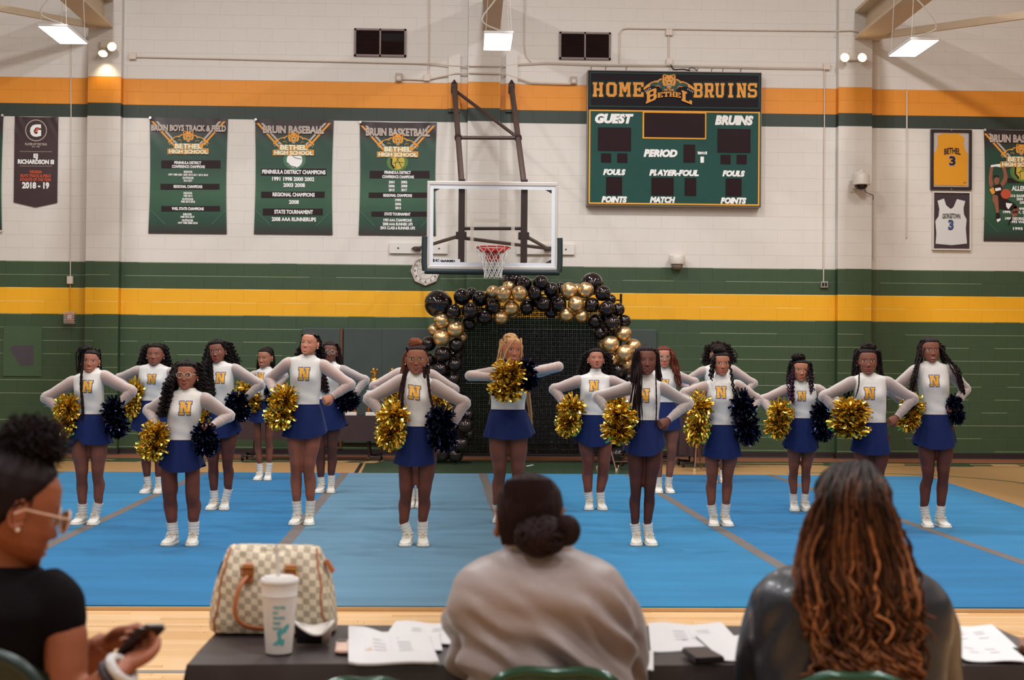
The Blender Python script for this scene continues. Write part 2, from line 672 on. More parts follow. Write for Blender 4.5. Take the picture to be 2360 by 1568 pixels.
maple = pbr('maple_floor', (216, 165, 108), .30, var=.10, scale=2.2, aniso=(.35, 12, 1), coat=.25)
MAPLES = [pbr('maple_board_%s' % n_, c_, .30, var=.08, scale=3, aniso=(.6, 14, 1), coat=.25) for n_, c_ in
		  (('pale', (238, 197, 146)), ('warm', (231, 186, 132)), ('honey', (224, 176, 120)), ('tan', (234, 191, 140)))]
mb = MB()
mb.add([(WX0, -7, 0), (WX1, -7, 0), (WX1, WALL_Y, 0), (WX0, WALL_Y, 0)], [(0, 1, 2, 3)])
floor = structure(mb, 'floor', maple)
_pl = []
for L_ in (.6, 1.0, 1.4, 1.9):
	for m_ in MAPLES:
		q = MB().box((0, 0, 0), (L_ - .002, .0555, .004)).mesh('plank', m_)
		_pl.append((L_, q))
y = 6.0
nrow = 0
while y < 8.36:
	x = -3.3 - RNG.random() * .8
	while x < (3.6 if y > 7.6 else 1.2):
		L_, q = RNG.choice(_pl)
		o = obj('plank', q, floor)
		o.location = (x, y, 0.0005)
		x += L_
		nrow += 1
	y += .057

# painted court lines and borders
green_line = pbr('court_green', (58, 76, 52), .35, var=.06, coat=.2)
olive_line = pbr('court_olive', (122, 120, 84), .35, var=.05, coat=.2)
red_stain = pbr('court_border_stain', (176, 108, 72), .35, var=.08, scale=3, aniso=(.3, 6, 1), coat=.2)
grey_line = pbr('court_grey', (138, 132, 124), .35, var=.05, coat=.2)
black_line = pbr('court_black', (36, 36, 32), .35, var=.05, coat=.2)
tan_line = pbr('court_tan', (218, 170, 110), .35, var=.05, coat=.2)

def painted(name, pts, mat_, z=.0012):
	m_ = MB()
	v = [(p[0], p[1], z) for p in pts]
	ar = sum(pts[i][0] * pts[(i + 1) % len(pts)][1] - pts[(i + 1) % len(pts)][0] * pts[i][1] for i in range(len(pts)))
	idx = tuple(range(len(v)))
	m_.add(v, [idx if ar > 0 else idx[::-1]])
	return m_.build(name, mat_, floor)

def gx(px, py):
	g = ground(px, py)
	return (g.x, g.y)

yb0 = gx(1180, 1061.5)[1]
painted('border_stain', [(WX0, yb0), (WX1, yb0), (WX1, WALL_Y), (WX0, WALL_Y)], red_stain)
yl1 = gx(1180, 1064.0)[1]
painted('border_line', [(WX0, yl1), (WX1, yl1), (WX1, yb0), (WX0, yb0)], green_line, .002)
yl2, yl3 = gx(1180, 1066.0)[1], gx(1180, 1068.6)[1]
painted('border_line', [(WX0, yl3), (WX1, yl3), (WX1, yl2), (WX0, yl2)], green_line, .002)
for a, b in ((-5.2, -4.7), (-4.4, -4.1), (-3.2, -2.9), (-2.1, -1.9), (-1.9, -1.75), (-1.5, -1.3), (5.2, 5.5), (5.9, 6.4), (6.8, 7.4), (7.7, 8.1)):
	painted('border_letter', [(a, yl3 - .12), (b, yl3 - .12), (b + .12, yl1), (a + .12, yl1)], tan_line if int(a * 10) % 2 else green_line, .003)
painted('lane_paint', [gx(832, 1092), gx(1500, 1098), gx(1470, 1066), gx(846, 1062)], green_line, .0028)
painted('lane_line', [gx(815, 1092), gx(824, 1092), gx(838, 1068), gx(830, 1068)], black_line, .0032)
arc = []
cxa, cya = ground(1990, 1090).x - .1, ground(2200, 1100).y - 1.1
for i in range(40):
	a = math.radians(-10 + i * 3.2)
	arc.append((cxa + 1.85 * math.cos(a) - .2, cya + 1.75 * math.sin(a) - .1))
aw = MB()
vv = []
for i, (x, y) in enumerate(arc):
	d = Vector((x - cxa + .2, y - cya + .1)).normalized() * .09
	vv += [(x, y, .0015), (x + d.x, y + d.y, .0015)]
aw.add(vv, [(2 * i, 2 * i + 1, 2 * i + 3, 2 * i + 2) for i in range(len(arc) - 1)])
aw.build('court_arc', olive_line, floor)
ynear = ground(300, 1551).y
painted('court_line', [(-4, ynear - .03), (1.2, ynear - .03), (1.2, ynear + .03), (-4, ynear + .03)], grey_line, .006)

# cove baseboard
mb = MB()
bb = [(0, .09), (.012, .088), (.014, .02), (.03, .004), (.034, 0)]

def bb_run(x0, x1, y):
	for i in range(len(bb) - 1):
		(d0, z0), (d1, z1) = bb[i], bb[i + 1]
		mb.add([(x0, y - d0, z0), (x0, y - d1, z1), (x1, y - d1, z1), (x1, y - d0, z0)], [(0, 1, 2, 3)])

for a, b, y, ip in segs:
	bb_run(a - (.014 if ip else 0), b + (.014 if ip else 0), y - .009)
	if ip:
		for x, s_ in ((a, -1), (b, 1)):
			mb.box((min(x, x + s_ * .02), y - .01, 0), (max(x, x + s_ * .02), WALL_Y, .09))
structure(mb, 'baseboard_back', pbr('rubber_base', (38, 24, 26), .5, var=.1))

# roof beams and braces
beam_m = pbr('beam_cream', (214, 190, 160), .6, var=.05)
beam_d = pbr('beam_side', (120, 100, 84), .6, var=.1)
bz = [onwall(235, 70).z, onwall(1140, 76).z, onwall(1985, 96).z]
bxs = [(onwall(216, 70).x, onwall(266, 70).x), (onwall(1112, 76).x, onwall(1152, 76).x), (onwall(1964, 96).x, onwall(2024, 96).x)]
for (x0, x1), z in zip(bxs, bz):
	mb = MB()
	mb.box((x0, 2, z), (x1, WALL_Y - .01, z + .05), 0)
	mb.box(((x0 + x1) / 2 - .03, 2, z + .05), ((x0 + x1) / 2 + .03, WALL_Y - .01, z + .42), 0)
	mb.box((x0, 2, z + .42), (x1, WALL_Y - .01, z + .47), 0)
	structure(mb, 'roof_beam', [beam_m, beam_d])

def bar(mb, a, b, wd, ht, mi=0):
	a, b = Vector(a), Vector(b)
	t = (b - a).normalized()
	up = Vector((0, 0, 1))
	sd = t.cross(up).normalized()
	up = sd.cross(t)
	v = []
	for p_ in (a, b):
		for i, j in ((-1, -1), (1, -1), (1, 1), (-1, 1)):
			v.append(p_ + sd * wd / 2 * i + up * ht / 2 * j)
	mb.add(v, [(0, 1, 2, 3), (7, 6, 5, 4), (0, 4, 5, 1), (1, 5, 6, 2), (2, 6, 7, 3), (3, 7, 4, 0)], mi)

mb = MB()
bar(mb, onwall(222, 60, .25), P(-120, -4, 20.4), .05, .10)
structure(mb, 'roof_brace', beam_m)
mb = MB()
bar(mb, onwall(2014, 84, .25), P(2480, 18, 19.8), .05, .11)
structure(mb, 'roof_brace', beam_m)

# ------------------------------------------------------------------ cheer mat
blue = [pbr('mat_carpet_%s' % n_, c_, .95, var=.28, scale=1.6, bump=.5, bscale=260, spec=.1, sheen=.15, aniso=(.5, 2.2, 1)) for n_, c_ in
		(('deep', (26, 112, 162)), ('grey', (88, 128, 152)), ('sky', (36, 122, 168)))]
foam = pbr('mat_foam', (196, 158, 112), .8, var=.1)
tape_m = pbr('mat_tape', (104, 96, 94), .6, var=.12, scale=6)
mat_t = thing('cheer_mat', 'blue carpeted cheer mat of taped strips covering the gym floor', 'mat', (0, 0, 0))
MX = [-8.6, -6.8, -5.0, -3.21, -1.42, .34, 2.22, 4.07]

def mline(x, y):
	return x - .018 * (y - 12)

MY0, MY1 = 8.41, 18.2
tops = [0, 0, 2, 0, 1, 2, 0, 2]
for i in range(len(MX)):
	if i < len(MX) - 1:
		q = [(mline(MX[i], MY0) + .002, MY0), (mline(MX[i + 1], MY0) - .002, MY0), (mline(MX[i + 1], MY1) - .002, MY1 + .02 * i), (mline(MX[i], MY1) + .002, MY1 + .02 * i)]
	else:
		q = [(mline(MX[i], MY0) + .002, MY0), (5.3, MY0 + .01), (5.55, 13.2), (5.72, 14.6), (5.86, 16.4), (6.0, MY1 + .05), (mline(MX[i], MY1) + .002, MY1 + .1)]
	n = len(q)
	for nm, z0, z1, m_ in (('foam_layer', .001, .027, foam), ('carpet_strip', .027, .035, blue[tops[i]])):
		b_ = MB()
		e = 0.0 if nm == 'carpet_strip' else -.012
		pts0 = [(x, y + (e if k < 2 else 0)) for k, (x, y) in enumerate(q)]
		b_.add([(x, y, z0) for x, y in pts0] + [(x, y, z1) for x, y in pts0], [tuple(range(n))[::-1], tuple(range(n, 2 * n))] + [(k, (k + 1) % n, n + (k + 1) % n, n + k) for k in range(n)])
		b_.build(nm, m_, mat_t)
for i in range(1, len(MX)):
	b_ = MB()
	x = MX[i]
	N_ = 12
	vv = []
	for k in range(N_ + 1):
		y = MY0 + (MY1 + .02 * i - MY0) * k / N_
		j = RNG.uniform(-.006, .006)
		vv += [(mline(x, y) - .052 + j, y, .0358), (mline(x, y) + .052 + j, y, .0358)]
	b_.add(vv, [(2 * k, 2 * k + 1, 2 * k + 3, 2 * k + 2) for k in range(N_)])
	b_.build('seam_tape', tape_m, mat_t)

# ------------------------------------------------------------------ lamps in view
lamp_white = pbr('lamp_white', (238, 236, 232), .4, var=.02)
lens_m = pbr('lamp_lens', (255, 255, 255), .5, var=0, emit=(255, 247, 236), estr=9.0)
wire_m = pbr('lamp_wire', (226, 220, 210), .5, var=.02)
LY = 19.4
for lx, lab in zip(LAMP_X, ('lit white high-bay lamp hanging by the beam at upper left corner', 'lit white high-bay lamp hanging above the basketball backboard', 'lit white high-bay lamp hanging by the beam at upper right corner')):
	t = thing('high_bay_lamp', lab, 'lamp', (lx, LY, LAMP_Z), group='high bay lamps')
	b_ = MB().box((-.2, -.52, 0), (.2, .52, .035), bev=.008)
	b_.build('housing', lamp_white, t)
	b_ = MB().box((-.185, -.5, -.006), (.185, .5, -.001))
	b_.build('diffuser', lens_m, t)
	b_ = MB().box((-.07, -.14, .035), (.07, .14, .12), bev=.008)
	b_.build('driver_box', lamp_white, t)
	for sx in (-1, 1):
		for sy in (-1, 1):
			MB().tube([(sx * .17, sy * .46, .03), (sx * .10, sy * .44, 1.5)], .003, 5).build('hanging_wire', wire_m, t)
	sd = -1 if lx > 5 else 1
	MB().tube(catmull([(sd * .05, -.1, .12), (sd * -.22, -.3, .22), (sd * -.05, -.3, .5), (sd * .06, -.2, .75), (sd * .05, 0, 1.5)], 6), .011, 6).build('power_cord', wire_m, t, smooth=True)

# emergency light heads on the outer pilasters
em_w = pbr('emergency_housing', (222, 212, 196), .5, var=.03)
em_l = pbr('emergency_lens', (255, 240, 210), .4, var=0, emit=(255, 226, 160), estr=14)

def emergency(px, py, heads, lab):
	c = onwall(px, py, PIL_D + .01)
	t = thing('emergency_light', lab, 'light', c, group='emergency lights')
	MB().box((-.09, -.06, -.06), (.09, .004, .06), bev=.015).build('battery_box', em_w, t)
	for hx, hy, tilt in heads:
		p_ = onwall(hx, hy, PIL_D + .14) - c
		R_ = Matrix.Translation(p_) @ Matrix.Rotation(math.radians(tilt), 4, 'X')
		b_ = MB().lathe([(.02, .06), (.05, .03), (.068, -.02), (.07, -.03)], 14, axis='Y', cap1=False)
		b_.v = [tuple(R_ @ Vector(v)) for v in b_.v]
		hd = b_.build('lamp_head', em_w, t, smooth=True)
		l_ = MB().lathe([(.064, -.024), (.055, -.034), (.0, -.04)], 14, axis='Y')
		l_.v = [tuple(R_ @ Vector(v)) for v in l_.v]
		l_.build('lamp_glass', em_l, hd, smooth=True)
		MB().tube([p_ * .25, p_], .012, 6).build('arm', em_w, t)

emergency(246, 104, [(259, 109, -5), (238, 121, 55)], 'cream two-headed emergency light on the pilaster left of the banners')
emergency(1966, 132, [(1946, 134, -5), (1986, 134, -5)], 'cream two-headed emergency light on the pilaster above the security camera')
sl = bpy.data.lights.new('emergency_spot', 'SPOT')
sl.energy = 20
sl.color = (1, .86, .6)
sl.spot_size = 1.5
sl.spot_blend = .8
sl.shadow_soft_size = .05
so = bpy.data.objects.new('emergency_spot', sl)
so.location = onwall(240, 128, PIL_D + .16)
so.rotation_euler = (math.radians(20), 0, 0)
COL.objects.link(so)
# ------------------------------------------------------------------ things on the back wall
ink = {
	'white': pbr('ink_white', (252, 250, 246), .5, var=.03),
	'cream': pbr('ink_cream', (252, 236, 196), .5, var=.03),
	'gold': pbr('ink_gold', (236, 158, 52), .5, var=.04),
	'maroon': pbr('ink_black', (46, 32, 34), .5, var=.1, spec=.2),
	'silver': pbr('ink_silver', (196, 178, 166), .5, var=.05),
	'forest': pbr('ink_forest', (24, 66, 60), .5, var=.06),
	'red': pbr('ink_red', (222, 88, 44), .5, var=.05),
	'ochre': pbr('ink_ochre', (206, 182, 66), .5, var=.15, scale=12),
	'lime': pbr('ink_lime', (84, 124, 58), .5, var=.1),
	'pale': pbr('ink_pale_green', (70, 120, 88), .5, var=.2, scale=12),
	'blue': pbr('ink_blue', (60, 96, 150), .5, var=.05),
	'skin': pbr('ink_skin', (150, 92, 68), .5, var=.12, scale=18),
	'ball': pbr('ink_ball', (200, 84, 50), .5, var=.12, scale=12),
}

def pxboard(px0, py0, off):
	c = onwall(px0, py0, off)
	b = Board(c.x, c.z, c.y)
	b.off = off

	def uv(px, py):
		q = onwall(px, py, off)
		return (q.x - b.x0, b.z1 - q.z)
	b.uv = uv
	b.hh = lambda px, py, h: uv(px, py)[1] - uv(px, py - h)[1]
	b.ww = lambda px, py, w_: uv(px + w_, py)[0] - uv(px, py)[0]

	def put(mb, s, cx, base, hpx, wpx=None, bold=.035, shear=0, lift=.008, mi=0, align='C', arch=0):
		u, v = uv(cx, base)
		b.text(mb, s, u, v, b.hh(cx, base, hpx), None if wpx is None else b.ww(cx, base, wpx), bold, shear, lift, mi, align, arch)
	b.put = put

	def ppoly(mb, pts, lift=.004, mi=0):
		b.poly(mb, [uv(*p) for p in pts], lift, mi)
	b.ppoly = ppoly
	return b

EMB_MATS = [ink['gold'], ink['forest'], ink['white'], ink['maroon'], ink['cream'], ink['pale']]

def emblem(mb, bd, fx, lift0=.006):
	"""the bear crest; fx maps crest units to picture coordinates, 0 gold 1 green 2 white 3 black"""
	def pl(pts, mi, l, mirror=True):
		bd.ppoly(mb, [fx(*p) for p in pts], lift0 + l * .0012, mi)
		if mirror:
			bd.ppoly(mb, [fx(2040 - p[0], p[1] + 20) for p in pts][::-1], lift0 + l * .0012, mi)
	body = [(1020, 420), (860, 440), (770, 470), (690, 520), (640, 560), (520, 580), (430, 620), (400, 700), (560, 690), (680, 675), (770, 780), (800, 870), (1020, 870)]
	pl(body, 1, 0)
	arm = [(790, 440), (730, 450), (670, 490), (640, 515), (560, 522), (450, 560), (360, 610), (260, 680), (200, 740), (178, 800), (205, 828), (235, 790), (250, 800), (275, 760), (290, 772), (320, 735), (345, 745), (375, 715), (412, 705), (395, 660), (430, 612), (520, 572), (636, 566), (656, 606), (690, 530), (790, 478)]
	pl(arm, 0, 1)
	pl([(545, 690), (610, 715), (672, 690), (770, 782), (690, 665), (610, 690)], 0, 2)
	for k in range(4):
		x, y = 225 + k * 52, 868 - k * 30
		pl([(x, y - 20), (x + 18, y - 26), (x + 40, y + 24), (x + 22, y + 20)], 2, 2)
	head = [(1020, 345), (980, 328), (930, 335), (905, 318), (865, 308), (822, 325), (800, 375), (815, 430), (800, 480), (800, 560), (815, 640), (850, 690), (890, 712), (865, 640), (900, 690), (940, 690), (955, 750), (985, 775), (1020, 778)]
	bd.ppoly(mb, [fx(*p) for p in head] + [fx(2040 - p[0], p[1]) for p in head[::-1]][1:-1], lift0 + .0048, 0)

	def ph(pts, mi, l):
		bd.ppoly(mb, [fx(*p) for p in pts], lift0 + l * .0012, mi)
		bd.ppoly(mb, [fx(2040 - p[0], p[1]) for p in pts][::-1], lift0 + l * .0012, mi)
	ph([(945, 352), (890, 395), (862, 455), (858, 395), (905, 352)], 3, 5)
	ph([(840, 340), (868, 335), (890, 350), (868, 385), (842, 372)], 3, 5)
	ph([(868, 490), (880, 570), (930, 660), (925, 600), (895, 540), (885, 480)], 1, 5)
	ph([(925, 440), (985, 490), (975, 500), (930, 480)], 3, 6)
	ph([(930, 470), (970, 492), (955, 505), (935, 495)], 2, 6)
	ph([(980, 575), (1020, 560), (1020, 612), (985, 598)], 1, 6)
	ph([(965, 650), (1020, 640), (1020, 750), (975, 735)], 3, 6)
	ph([(978, 655), (1020, 655), (1020, 672), (985, 676)], 2, 7)
	ph([(978, 700), (1020, 705), (1020, 730), (985, 724)], 2, 7)

banner_green = None

def banner_mat(name, g0, g1, top):
	"""printed vinyl: green field, dark at the hem and head"""
	m = bpy.data.materials.new(name)
	m.use_nodes = True
	nt = m.node_tree
	b = nt.nodes['Principled BSDF']
	tc = nt.nodes.new('ShaderNodeTexCoord')
	sp = nt.nodes.new('ShaderNodeSeparateXYZ')
	nt.links.new(tc.outputs['Generated'], sp.inputs[0])
	cr = nt.nodes.new('ShaderNodeValToRGB')
	e = cr.color_ramp.elements
	e[0].position, e[0].color = 0.0, lin(top)
	e[1].position, e[1].color = 1.0, lin(top)
	for p_, c in ((.10, g0), (.35, g1), (.62, g0), (.80, g0), (.90, top)):
		q = e.new(p_)
		q.color = lin(c)
	nt.links.new(sp.outputs['Z'], cr.inputs[0])
	nz = nt.nodes.new('ShaderNodeTexNoise')
	nz.inputs['Scale'].default_value = 3
	nt.links.new(tc.outputs['Object'], nz.inputs['Vector'])
	mx = nt.nodes.new('ShaderNodeMix')
	mx.data_type = 'RGBA'
	mx.blend_type = 'MULTIPLY'
	mx.inputs[0].default_value = .6
	nt.links.new(cr.outputs[0], mx.inputs[6])
	r2 = nt.nodes.new('ShaderNodeValToRGB')
	r2.color_ramp.elements[0].color = (.6, .6, .6, 1)
	r2.color_ramp.elements[1].color = (1.25, 1.25, 1.25, 1)
	nt.links.new(nz.outputs['Fac'], r2.inputs[0])
	nt.links.new(r2.outputs[0], mx.inputs[7])
	nt.links.new(mx.outputs[2], b.inputs['Base Color'])
	b.inputs['Roughness'].default_value = .38
	return m

BANNER = banner_mat('banner_vinyl', (34, 72, 56), (56, 98, 72), (50, 36, 38))
PENNANT = pbr('pennant_vinyl', (62, 42, 46), .45, var=.1, scale=3)
grom = pbr('grommet_steel', (220, 214, 206), .35, metal=.6, var=.02)

def cloth_panel(bd, u1, v1, mat_, parent, tip=0.0, amp=.004, pinch=.018, name='cloth'):
	mb = MB()
	nu, nv = 22, 32
	vv = []
	for j in range(nv + 1):
		for i in range(nu + 1):
			fu, fv = i / nu, j / nv
			u = u1 * fu
			side = pinch * math.sin(math.pi * fv) * (1 - 2 * fu) * (abs(1 - 2 * fu) ** 3)
			v = v1 * fv + tip * (1 - abs(2 * fu - 1)) * max(0, (fv - .9) / .1)
			sag = .008 * math.sin(math.pi * fu) * (1 - fv) ** 6
			y = amp * (math.sin(fu * 9 + fv * 3) * .4 + math.sin(fv * 7 - fu * 4) * .5) * (1 - .3 * fv)
			cnr = math.exp(-((fu * 4) ** 2 + (fv * 5) ** 2)) + math.exp(-(((1 - fu) * 4) ** 2 + (fv * 5) ** 2))
			y += .006 * cnr * math.sin(30 * (fu - fv))
			vv.append((bd.x0 + u + side, bd.y - y, bd.z1 - v - sag))
	ff = [(j * (nu + 1) + i, (j + 1) * (nu + 1) + i, (j + 1) * (nu + 1) + i + 1, j * (nu + 1) + i + 1) for j in range(nv) for i in range(nu)]
	mb.add(vv, ff)
	return mb.build(name, mat_, parent, smooth=True)

def banner(x0, y0, x1, y1, lab, head, head_box, head_h, crest_c, crest_s, extra, strips, white, ghosts=True, ball=None):
	bd = pxboard(x0, y0, .02)
	u1, v1 = bd.uv(x1, y1)
	t = thing('banner', lab, 'banner', (0, 0, 0), group='school banners on the wall')
	cloth_panel(bd, u1, v1, BANNER, t)
	# diagonal ribbons behind the crest
	rb = Pieces()
	for s_ in (-1, 1):
		cx = crest_c[0]
		for off, mi in ((0, 0), (10, 1)):
			a = [(cx + s_ * (86 - off), y0 + 10), (cx + s_ * (80 - off), y0 + 10), (cx + s_ * (30 - off), y0 + 66), (cx + s_ * (36 - off), y0 + 66)]
			bd.ppoly(rb, a, .0075, mi)
		bd.ppoly(rb, [(cx + s_ * 86, y1 - 56), (cx + s_ * 88, y1 - 56), (cx + s_ * 54, y1 - 22), (cx + s_ * 52, y1 - 22)], .0075, 2)
	rb.build('ribbon_print', [ink['gold'], ink['silver'], ink['pale']], t)
	sb = Pieces()
	for (sx0, sx1, sy0, sy1) in strips:
		bd.ppoly(sb, [(sx0, sy0), (sx1, sy0), (sx1, sy1), (sx0, sy1)], .008)
	if strips:
		sb.build('title_strip', ink['maroon'], t)
	hb = Pieces()
	hb.new()
	bd.put(hb, head, head_box[0], head_box[1], head_h, head_box[2], bold=.05, lift=.0118, mi=1)
	bd.put(hb, head, head_box[0] + .6, head_box[1] + .8, head_h, head_box[2], bold=.07, lift=.0106, mi=2)
	lb = hb
	lb.hold = False
	for (s, cx, by, h, wd) in white:
		bd.put(lb, s, cx, by, h, wd, bold=.04, lift=.012, mi=0)
	lb.build('lettering', [ink['white'], ink['silver'], ink['maroon']], t)
	eb = MB()
	cx, cy = crest_c
	k = crest_s

	def fx(a, b_):
		return (cx + (a - 1020) * k, cy + (b_ - 310) * k + (a - 1020) * k * .012)
	emblem(eb, bd, fx, .0095)
	by = cy + 28
	# backing of the school name
	bd.ppoly(eb, [(cx - 34, by + 1), (cx + 34, by + 1), (cx + 34, by + 12), (cx + 47, by + 13), (cx + 47, by + 26), (cx - 48, by + 26), (cx - 48, by + 13), (cx - 34, by + 12)], .0142, 0)
	bd.put(eb, 'BETHEL', cx, by + 12.6, 11, 63, bold=.06, lift=.0166, mi=4)
	bd.put(eb, 'HIGH SCHOOL', cx, by + 24.2, 9.2, 90, bold=.06, lift=.0166, mi=4)
	bd.put(eb, 'BETHEL', cx, by + 13, 11.8, 65, bold=.1, lift=.0155, mi=1)
	bd.put(eb, 'HIGH SCHOOL', cx, by + 24.8, 10, 92, bold=.1, lift=.0155, mi=1)
	eb.build('crest', EMB_MATS, t)
	if ball:
		bb_ = MB()
		bx, byy, br, kind = ball
		circ = [(bx + br * math.cos(q), byy + br * math.sin(q)) for q in [i * math.pi / 14 for i in range(28)]]
		glow = [(bx + br * 1.45 * math.cos(q), byy + br * 1.25 * math.sin(q)) for q in [i * math.pi / 14 for i in range(28)]]
		bd.ppoly(bb_, glow, .0082, 2)
		bd.ppoly(bb_, circ, .0090, 0)

		def line(pts, wpx=1.0):
			for a, b_ in zip(pts[:-1], pts[1:]):
				d = Vector((b_[0] - a[0], b_[1] - a[1]))
				n_ = Vector((-d.y, d.x)).normalized() * wpx / 2
				bd.ppoly(bb_, [(a[0] + n_.x, a[1] + n_.y), (b_[0] + n_.x, b_[1] + n_.y), (b_[0] - n_.x, b_[1] - n_.y), (a[0] - n_.x, a[1] - n_.y)], .0096, 1)
		if kind == 'baseball':
			line([(bx - 6, byy - br * .6), (bx + 2, byy - br * .25), (bx + br * .9, byy - br * .1)], 1.4)
			line([(bx - br * .9, byy + br * .35), (bx - br * .5, byy + br * .8), (bx + br * .2, byy + br * .95)], 2)
			bb_.build('ball_print', [ink['white'], ink['maroon'], ink['pale']], t)
		else:
			line([(bx - br * .2, byy - br * .8), (bx + br * .2, byy), (bx + br * .6, byy + br * .75)], 1.4)
			line([(bx - br * .6, byy + br * .2), (bx, byy), (bx + br * .95, byy + br * .1)], 1.2)
			line([(bx + br * .4, byy - br * .8), (bx - br * .3, byy + .1 * br), (bx - br * .2, byy + br * .9)], 1.2)
			line([(bx - br * .8, byy - br * .5), (bx - br * .85, byy + br * .3), (bx - br * .4, byy + br * .85)], 4.5)
			bb_.build('ball_print', [ink['ochre'], ink['maroon'], ink['lime']], t)
	extra(bd, t)
	for (a, b_) in ((0, 0), (u1, 0), (0, v1), (u1, v1)):
		MB().lathe([(.0, .022), (.016, .02), (.02, .004), (.02, -.004)], 12, axis='Y', center=(0, 0, 0)).build('grommet', grom, t).location = (bd.x0 + a + (.012 if a == 0 else -.012), bd.y - .028 + .01, bd.z1 - b_ + (-.012 if b_ == 0 else .012))
		return t

def nothing(bd, t):
	pass

yc = 433
banner(345, 270, 522.5, 540, 'green banner for boys track and field, left of the three wall banners', 'BRUIN BOYS TRACK & FIELD', (435, 302, 172), 13.5, (434.5, 302), .0558, nothing,
	   [(372, 508, 370, 388), (370, 506, 424, 437), (372, 507, 475, 487)],
	   [('PENINSULA DISTRICT', 433, 378.5, 6.5, 62), ('CONFERENCE CHAMPIONS', 434.5, 387.5, 6.5, 76), ('INDOOR', 434, 399, 5.2, 20), ('1979 1980 2001 2009 2010 2011 2012 2018', 434, 405.4, 4.4, 91), ('OUTDOOR', 434, 413, 5.2, 26), ('2016 2017', 433.5, 419, 4.4, 20),
		('REGIONAL CHAMPIONS', 433.5, 433.5, 6.5, 66), ('INDOOR', 433.5, 448, 5.2, 20), ('1983 2014', 433.5, 454, 4.4, 20), ('OUTDOOR', 433, 462, 5.2, 26), ('1984 2014 2018', 433.5, 467.5, 4.4, 32),
		('VHSL STATE CHAMPIONS', 433, 484.5, 6.5, 74), ('INDOOR', 432.5, 497, 5.2, 20), ('1980 2016 2017', 432.5, 502.5, 4.4, 32), ('OUTDOOR', 432.5, 511, 5.2, 26), ('1977 1980 2000 2018', 433, 516.5, 4.4, 45)])
banner(588, 274, 766.5, 542, 'green baseball banner with printed baseball, between two other wall banners', 'BRUIN BASEBALL', (676.5, 307, 140), 16.5, (677, 305), .0564, nothing,
	   [(602, 752, 389, 404.5), (602, 748, 442, 456), (606, 744, 481, 496)],
	   [('PENINSULA DISTRICT CHAMPIONS', 677.5, 401, 9, 146), ('1991 1998 2000 2002', 676, 417, 8.6, 97), ('2003 2008', 678, 431, 8.6, 50), ('REGIONAL CHAMPIONS', 677, 453, 8.6, 97), ('2008', 677.5, 470, 8.6, 23), ('STATE TOURNAMENT', 677, 493, 8.8, 89), ('2008 AAA RUNNERUPS', 677.5, 510, 8.8, 102)],
	   ball=(679, 369, 18, 'baseball'))
banner(829, 280, 1004.5, 544, 'green basketball banner with printed ball, partly behind the backboard corner', 'BRUIN BASKETBALL', (917, 313, 147), 17, (917, 309), .0566, nothing,
	   [(852, 990, 394, 411), (850, 985, 444, 456), (856, 985, 488, 499)],
	   [('PENINSULA DISTRICT', 916.5, 401, 6.5, 61), ('CONFERENCE CHAMPIONS', 917.5, 411, 6.5, 73), ('2001', 902.5, 423, 6, 13.5), ('2002', 931.5, 423, 6, 14.5), ('2006', 902.5, 432, 6, 14.5), ('2008', 931.5, 432, 6, 14.5), ('2015', 902.5, 441, 6, 13.5), ('2017', 931.5, 441, 6, 13.5),
		('REGIONAL CHAMPIONS', 916.5, 454, 6.6, 66), ('1993', 917.5, 464.5, 6, 13.5), ('2006', 917.5, 473.5, 6, 14.5), ('2015', 917.5, 482.5, 6, 13.5), ('STATE TOURNAMENT', 916, 497, 6.6, 60),
		('1993 AAA CHAMPIONS', 916.5, 511, 6.6, 65), ('2008 AAA RUNNER UPS', 916.5, 520, 6.6, 69), ('2015 CLASS 6 RUNNER UPS', 916.5, 529, 6.6, 80)],
	   ball=(916, 374, 17, 'basketball'))

